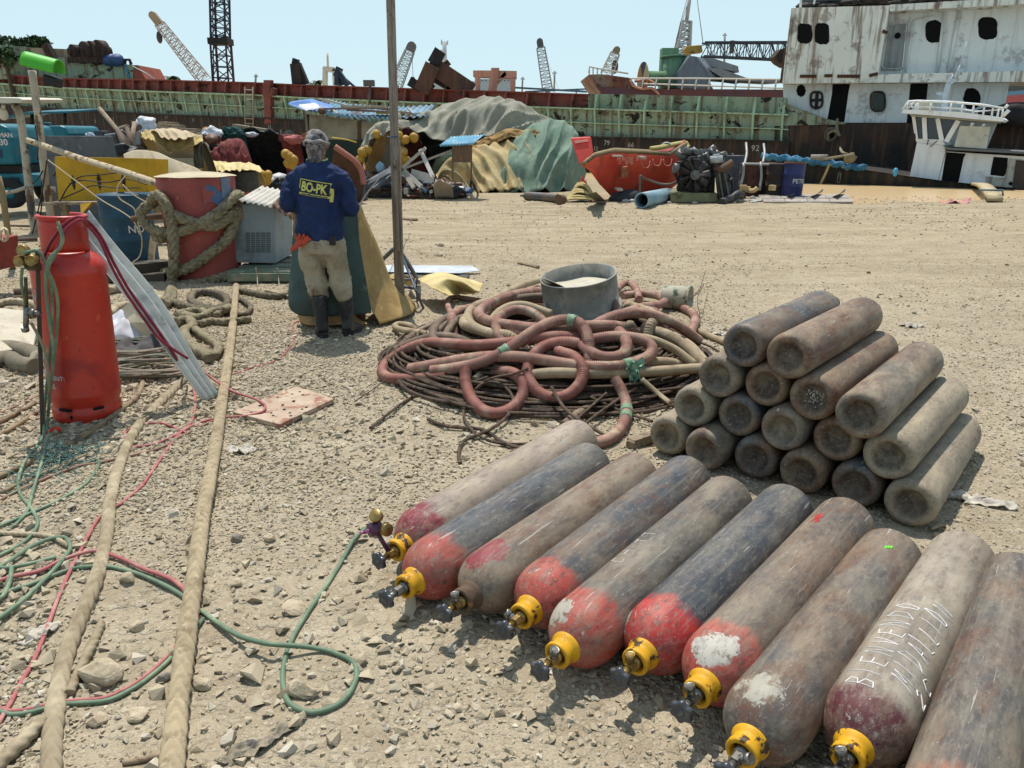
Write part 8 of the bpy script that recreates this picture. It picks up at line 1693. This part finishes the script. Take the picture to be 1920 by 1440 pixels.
m=MB();m.prism(P3([(1452,107),(1464,92),(1474,90),(1474,125),(1462,118)],44),(0,1,0));m.build('rest_bracket',BRNP,yb_)
# --- second derelict ship beyond the hull
Yw=58.0;bs_=thing('rusting_ship','rusting ship with a raked bow, white railing and grey hatch covers behind the green hull','ship',P(1300,190,Yw))
m=MB();m.prism(P3([(1104,140),(1127,139),(1182,146),(1190,158),(1200,166),(1300,170),(1480,170),(1480,230),(1140,230),(1125,172)],Yw),(0,7,0));m.build('hull',steel('rust_hull',(150,140,126),(124,76,66),.6,.4,.8,.6),bs_)
m=MB();m.prism(P3([(1118,162),(1170,166),(1480,168),(1480,232),(1142,232),(1126,173)],Yw-.05),(0,.1,0));m.build('boot_topping',steel('maroon_hull',(112,66,66),(96,74,84),.4,.3,.8),bs_)
m=MB()
for pa in ([(1104,137),(1105,125),(1130,130),(1178,138)],[(1180,147),(1210,147),(1300,147),(1400,148),(1476,149)],[(1205,157),(1300,160),(1400,163),(1476,166)]): m.tube(P3(pa,Yw-.1),.06,6,raw=True)
for x in range(1206,1476,25): m.cyl(P(x,147.5,Yw-.1),P(x-3,168,Yw-.1),.06,n=6)
for x in (1105,1112,1120,1128): m.cyl(P(x,126+.15*(x-1105),Yw-.1),P(x,140,Yw-.1),.05,n=6)
m.build('railing',flat('rail_white',S(220,214,204)),bs_)
m=MB();m.cyl(P(1258,166,Yw+3),P(1262,106,Yw+3),.7,n=16).cyl(P(1262,107,Yw+3),P(1262,104,Yw+3),.95,n=16).box(P(1252,146,Yw+3.5),(1.2,1,4)).box(P(1270,148,Yw+3.5),(1.4,1,3));m.build('derrick_post',steel('post_green',(130,170,140),(112,154,124),.2,.3),bs_)
m=MB();lattice(m,P(1276,120,Yw+4),P(1287,40,Yw+4),1.1,.6,10,.07);m.cyl(P(1287,42,Yw+4),P(1294,-10,Yw+4),.14,n=8);m.build('mast',flat('mast_grey',S(196,190,186)),bs_)
m=MB();
for a,b in (((1288,10),(1262,100)),((1306,-10),(1318,80)),((1290,-10),(1268,75))): m.cyl(P(*a,Yw+4),P(*b,Yw+4),.03,n=4)
m.build('stay_wire',flat('line_grey',S(170,170,170)),bs_)
GH_=steel('hatch_grey',(112,122,132),(132,140,146),.1,.2,.8)
m=MB();m.prism(P3([(1272,166),(1270,136),(1294,103),(1316,125),(1330,150),(1338,168)],Yw+1.5),(0,.8,0));m.prism(P3([(1292,104),(1306,106),(1340,148),(1330,152),(1316,126)],Yw+1.6),(3,4,0));m.build('hatch_cover',GH_,bs_,bevel=.05)
m=MB();m.prism(P3([(1306,108),(1340,110),(1384,124),(1386,136),(1320,122)],Yw+2.6),(0,5,.2));m.prism(P3([(1322,126),(1350,128),(1400,146),(1470,150),(1470,156),(1362,150)],Yw+1.8),(0,5,.2));m.build('hatch_panel',steel('hatch_pale',(150,152,150),(136,142,146),.1,.2,.8),bs_)
m=MB();c=P(1206,147,Yw+1);M=Matrix.Translation(c)@Matrix.Rotation(R(-75),4,'Y')@Matrix.Rotation(R(20),4,'X');m.lathe([(0,0),(.55,0),(.55,.06),(.5,.08),(.5,1.6),(.55,1.6),(0,1.65)],20,Matrix.Translation(c)@Vector((.95,.2,0)).to_track_quat('Z','Y').to_matrix().to_4x4());m.build('winch_drum',steel('drum_green',(110,150,110),(90,130,92),.3,.3),bs_)
for k in range(6):
    m=MB();d0=Vector((.95,.2,0)).normalized();ex=Vector((-.2,.95,0)).normalized();a0,a1=k*1.047,(k+1)*1.047;pts=[c-d0*.05]+[c-d0*.05+ex*(1.1*math.cos(a))+Vector((0,0,1.1*math.sin(a))) for a in np.linspace(a0,a1,6)];m.prism(pts,d0*.045);m.build('drum_sector',flat('sector_%d'%(k%3),(S(200,130,50),S(40,36,36),S(190,176,130))[k%3]),bs_)
m=MB();m.tube(P3([(1182,150),(1186,160),(1204,167),(1222,165),(1236,178)],Yw-.15),.10,6,step=.3).tube(P3([(1190,152),(1215,150),(1230,160)],Yw+.5),.12,6,step=.3);m.build('torn_plate_edge',flat('torn_pink',S(206,150,130)),bs_)
# --- scrap standing on the deck of the cargo ship
RS=steel('scrap_rust',(104,70,60),(70,58,54),.6,.5,.8)
def scrapbeams(name,label,beams,Y,m_,cat='scrap steel',w=.5,base=None):
    t=thing(name,label,cat,base or P(beams[0][0],beams[0][1],Y))
    for k,b in enumerate(beams):
        m=MB();m.beam(P(b[0],b[1],Y+.15*k),P(b[2],b[3],Y+.15*k),b[4] if len(b)>4 else w,.5,(0,1,0));m.build('beam',m_ if len(b)<6 else b[5],t)
    return t
DKB=steel('scrap_dark',(52,48,52),(40,38,42),.2,.2,.8)
scrapbeams('collapsed_steelwork','dark collapsed steel beams forming a crooked peak above the red bulwark',[(790,172,812,122,.8),(812,120,826,95,.6,DKB),(812,124,884,172,.9),(805,125,822,130,1.4),(822,160,836,132,.8,DKB),(768,152,788,164,.5,DKB),(800,150,812,165,.3,DKB),(836,128,830,120,.7)],44,RS)
gt=thing('gantry_frame','rusty red gantry frame on posts above the red bulwark','gantry',P(924,175,44));Yg=44
for nm,pts in (('cross_girder',[(887,143),(887,132),(920,132),(969,133),(969,147),(940,146),(905,145)]),('centre_post',[(914,178),(921,127),(936,127),(930,178)]),('left_leg',[(893,178),(890,144),(900,144),(899,178)]),('right_leg',[(958,178),(956,146),(967,146),(966,178)]),('bracket',[(936,146),(946,134),(950,140),(932,158)])):
    m=MB();m.prism(P3(pts,Yg-(.1 if nm=='centre_post' else 0)),(0,.8,0));m.build(nm,steel('gantry_red',(206,140,122),(190,150,124),.4,.4,.95),gt)
scrapbeams('steel_davit','dark leaning davit with a hooked top above the red bulwark',[(558,158,554,120,.55),(572,158,556,120,.5),(549,117,559,120,.5)],50,DKB,'davit')
scrapbeams('steel_davit','blue grey hooked post with stays left of the timber pole',[(632,160,632,134,.25),(652,160,634,134,.3),(640,160,634,136,.3),(664,162,638,140,.12),(629,133,639,138,.6)],52,steel('davit_blue',(70,80,96),(60,70,84),.2,.2),'davit')
pf=thing('pale_portal','pale cream portal frame with a thin mast far beyond the ship','portal frame',P(616,160,90));cm_=flat('cream_portal',S(226,222,208))
for pts in ([(604,160),(605,126),(611,126),(611,160)],[(624,160),(622,128),(628,128),(629,160)],[(604,130),(606,124),(627,126),(628,132),(620,135),(612,134)]): m=MB();m.prism(P3(pts,90),(0,1,0));m.build('member',cm_,pf)
m=MB();m.cyl(P(615,126,90),P(614,100,90),.12,n=6);m.build('mast',cm_,pf)
an=thing('antenna_mast','pale antenna mast with a crosspiece beyond the crooked scrap beams','mast',P(834,140,110));m=MB();m.cyl(P(834,140,110),P(833,78,110),.3,n=8).cyl(P(827,82,110),P(840,82,110),.15,n=6).cyl(P(828,82,110),P(828,74,110),.1,n=5).cyl(P(839,82,110),P(839,76,110),.1,n=5).cyl(P(826,94,110),P(834,95,110),.15,n=6);m.build('mast',flat('pale_mast',S(206,214,216)),an)
bb_=thing('far_building','pale blue grey block of a distant ship seen through the scrap','building',P(850,170,120))
for x0,x1,y0,c in ((806,846,143,(190,206,212)),(836,866,140,(150,172,182)),(898,960,148,(176,192,204)),(868,900,152,(196,210,214))):
    m=MB();q=P3([(x0,185),(x1,185),(x1,y0),(x0,y0)],120);m.prism(q,(0,4,0));m.build('block',flat('far_%d'%x0,S(*c)),bb_)
for x in range(903,958,7): m=MB();m.prism(P3([(x,152),(x+2.5,152),(x+2.5,150),(x,150)],119.9),(0,.05,0));m.build('window',flat('far_window',S(80,96,112)),bb_)
for k,(x,y0,y1) in enumerate(((980,144,172),(1040,133,172),(480,139,155),(1359,62,120))):
    m=MB();m.cyl(P(x-1,y1,100),P(x,y0,100),.12,n=6);m.beam(P(x-4,y0+4,100),P(x+4,y0+4,100),.12,.12);tag(m.build('thin_mast',flat('thin_mast',S(150,156,158))),('thin mast left of the lone lattice boom','thin mast right of the lone lattice boom','small dark pole above the bulwark left of the worker','thin mast above the grey hatch covers')[k],'mast','thin masts on the skyline')
m=MB();m.beam(P(960,164,46),P(1100,172,44),.10,.10).beam(P(985,172,46),P(1098,167,44),.08,.08).beam(P(1080,176,45),P(1082,166,45),.06,.06);tag(m.build('rail',flat('rail_blue_grey',S(110,124,134))),'thin rails lying along the top of the bulwark','rail')
m=MB();m.box(P(692,156,46),(.6,.3,.32)).cyl(P(694,160,46),P(693,200,46),.07,n=6);tag(m.build('deck_lamp',flat('deck_lamp_grey',S(96,92,88))),'box lamp on a post at the bulwark left of the timber pole','lamp')
# bow section at the far left with winches, trees and palms
fb=thing('ship_forecastle','pale green raised bow block of the ship with rusty winches at the far left','forecastle',P(120,150,64));Yf=64
for pts,mm,nm in (([(-60,148),(252,150),(250,122),(196,116),(100,106),(-60,104)],GREENP,'side'),([(-60,106),(52,108),(52,88),(18,85),(-60,82)],GREENP,'upper_block'),([(52,110),(128,112),(126,92),(54,89)],steel('beige_steel',(176,164,140),(150,140,120),.4,.5),'wheel_wall'),([(250,150),(274,150),(258,122),(250,122)],steel('orange_plate',(176,90,70),(150,80,64),.4,.3),'end_plate')):
    m=MB();m.prism(P3(pts,Yf+(.3 if nm=='wheel_wall' else 0)),(0,4,0));m.build(nm,mm,fb)
rs=random.Random(5)
WR_=steel('winch_rust',(60,44,38),(44,36,34),.6,.3,.8)
for cx,cy,r_ in ((134,96,.5),(156,97,.75),(168,95,.7),(182,97,.85),(150,106,.5),(175,106,.6)):
    m=MB();c=P(cx,cy,Yf-.2);m.cyl(c,c+Vector((.35,.5,0)),r_,n=16).cyl(c-Vector((.25,.0,0)),c+Vector((.6,.9,0)),r_*.5,n=12);m.build('winch_drum',WR_,fb)
m=MB();m.beam(P(86,84,Yf-.2),P(100,112,Yf-.2),.6,.5).beam(P(130,112,Yf-.2),P(198,113,Yf-.2),.5,.4);m.build('winch_bed',WR_,fb)
for cx,c in ((206,(50,80,130)),(219,(50,80,130))): m=MB();m.ball(P(cx,113,Yf-.2),(.55,.5,.45),12,8,None,.2,cx);m.build('blue_drum',flat('blue_drum_far',S(*c)),fb)
m=MB();m.tube(P3([(234,121),(235,112),(243,112),(246,121)],Yf),.12,6,raw=True);m.build('fairlead',DKB,fb);m=MB();m.tube(P3([(234,120),(238,134),(242,147)],Yf-.1),.07,6,raw=True);m.build('blue_line',flat('blue_line',S(80,150,190)),fb)
m=MB();m.tube(P3([(248,124),(275,138),(292,150)],Yf-.2),.05,5,raw=True);m.build('mooring_line',flat('line_grey',S(170,170,170)),fb)
LEAF=mat('tree_leaves',S(70,96,56),.8,layers=((S(44,66,36),1.2,.46,.6),(S(104,128,80),2.2,.58,.7)),bump=None);BARK=mat('tree_bark',S(86,74,60),.9)
def tree(px,py,w,h,Y,label,seed):
    rs=random.Random(seed);c=P(px,py,Y);k=Y/FPX;W,H=w*k*.5,h*k*.5;t=thing('tree',label,'tree',(c.x,c.y,0));m=MB();m.tube([(c.x,c.y,0),(c.x+.2,c.y,c.z*.5),(c.x,c.y,c.z)],[.35,.2,.1],8,step=1)
    for q in range(6): m.tube([(c.x,c.y,c.z-H*1.2),(c.x+rs.uniform(-W,W)*.8,c.y+rs.uniform(-W,W)*.5,c.z+rs.uniform(-.3,.6)*H)],[.12,.04],6,raw=True)
    m.build('trunk',BARK,t);m=MB()
    cl=[(rs.uniform(-1,1),rs.uniform(-.7,.7),rs.uniform(-.8,.8)) for _ in range(11)]
    for q in range(1500):
        a=rs.choice(cl);p=Vector((c.x+(a[0]+rs.gauss(0,.2))*W,c.y+(a[1]+rs.gauss(0,.2))*W,c.z+(a[2]+rs.gauss(0,.22))*H));u=Vector((rs.uniform(-1,1),rs.uniform(-1,1),rs.uniform(-1,1))).normalized()*.22;v=Vector((rs.uniform(-1,1),rs.uniform(-1,1),rs.uniform(-1,1))).normalized()*.16
        m.add([p-u,p+v,p+u,p-v],[(0,1,2,3)])
    m.build('crown',LEAF,t)
tree(10,82,60,26,70,'leafy tree at the far left edge above the bow block',1);tree(62,80,34,18,70,'smaller leafy tree right of the one at the left edge',2);tree(8,108,30,26,63.2,'bush growing against the bow block at the left edge',3)
def palm(px,py,Y,s_,label,seed):
    rs=random.Random(seed);c=P(px,py,Y);t=thing('palm_tree',label,'palm tree',(c.x,c.y,0));m=MB();m.tube([(c.x,c.y,0),(c.x+.2,c.y,c.z)],[.3,.2],8,step=1);m.build('trunk',BARK,t);m=MB()
    for q in range(18):
        a=q*.35+rs.uniform(-.1,.1);e=rs.uniform(.2,1.0);d=Vector((math.cos(a),math.sin(a),0))
        prev=None
        for i in range(6):
            f=i/5;p=c+d*(s_*f)+Vector((0,0,s_*(e*f-1.0*f*f)));sd=Vector((-d.y,d.x,-.3))*(.22*s_*(1-f*.8))
            if prev: m.add([prev[0]-prev[1],prev[0],p,p-sd],[(0,1,2,3)]);m.add([prev[0],prev[0]+prev[1],p+sd,p],[(0,1,2,3)])
            prev=(p,sd)
    m.build('crown',LEAF,t)
palm(323,148,100,1.4,'small palm top showing above the red bulwark on the left',4);palm(596,156,100,1.2,'palm top beside the pale portal frame',5);palm(588,158,104,1.0,'lower palm top left of the pale portal frame',6)
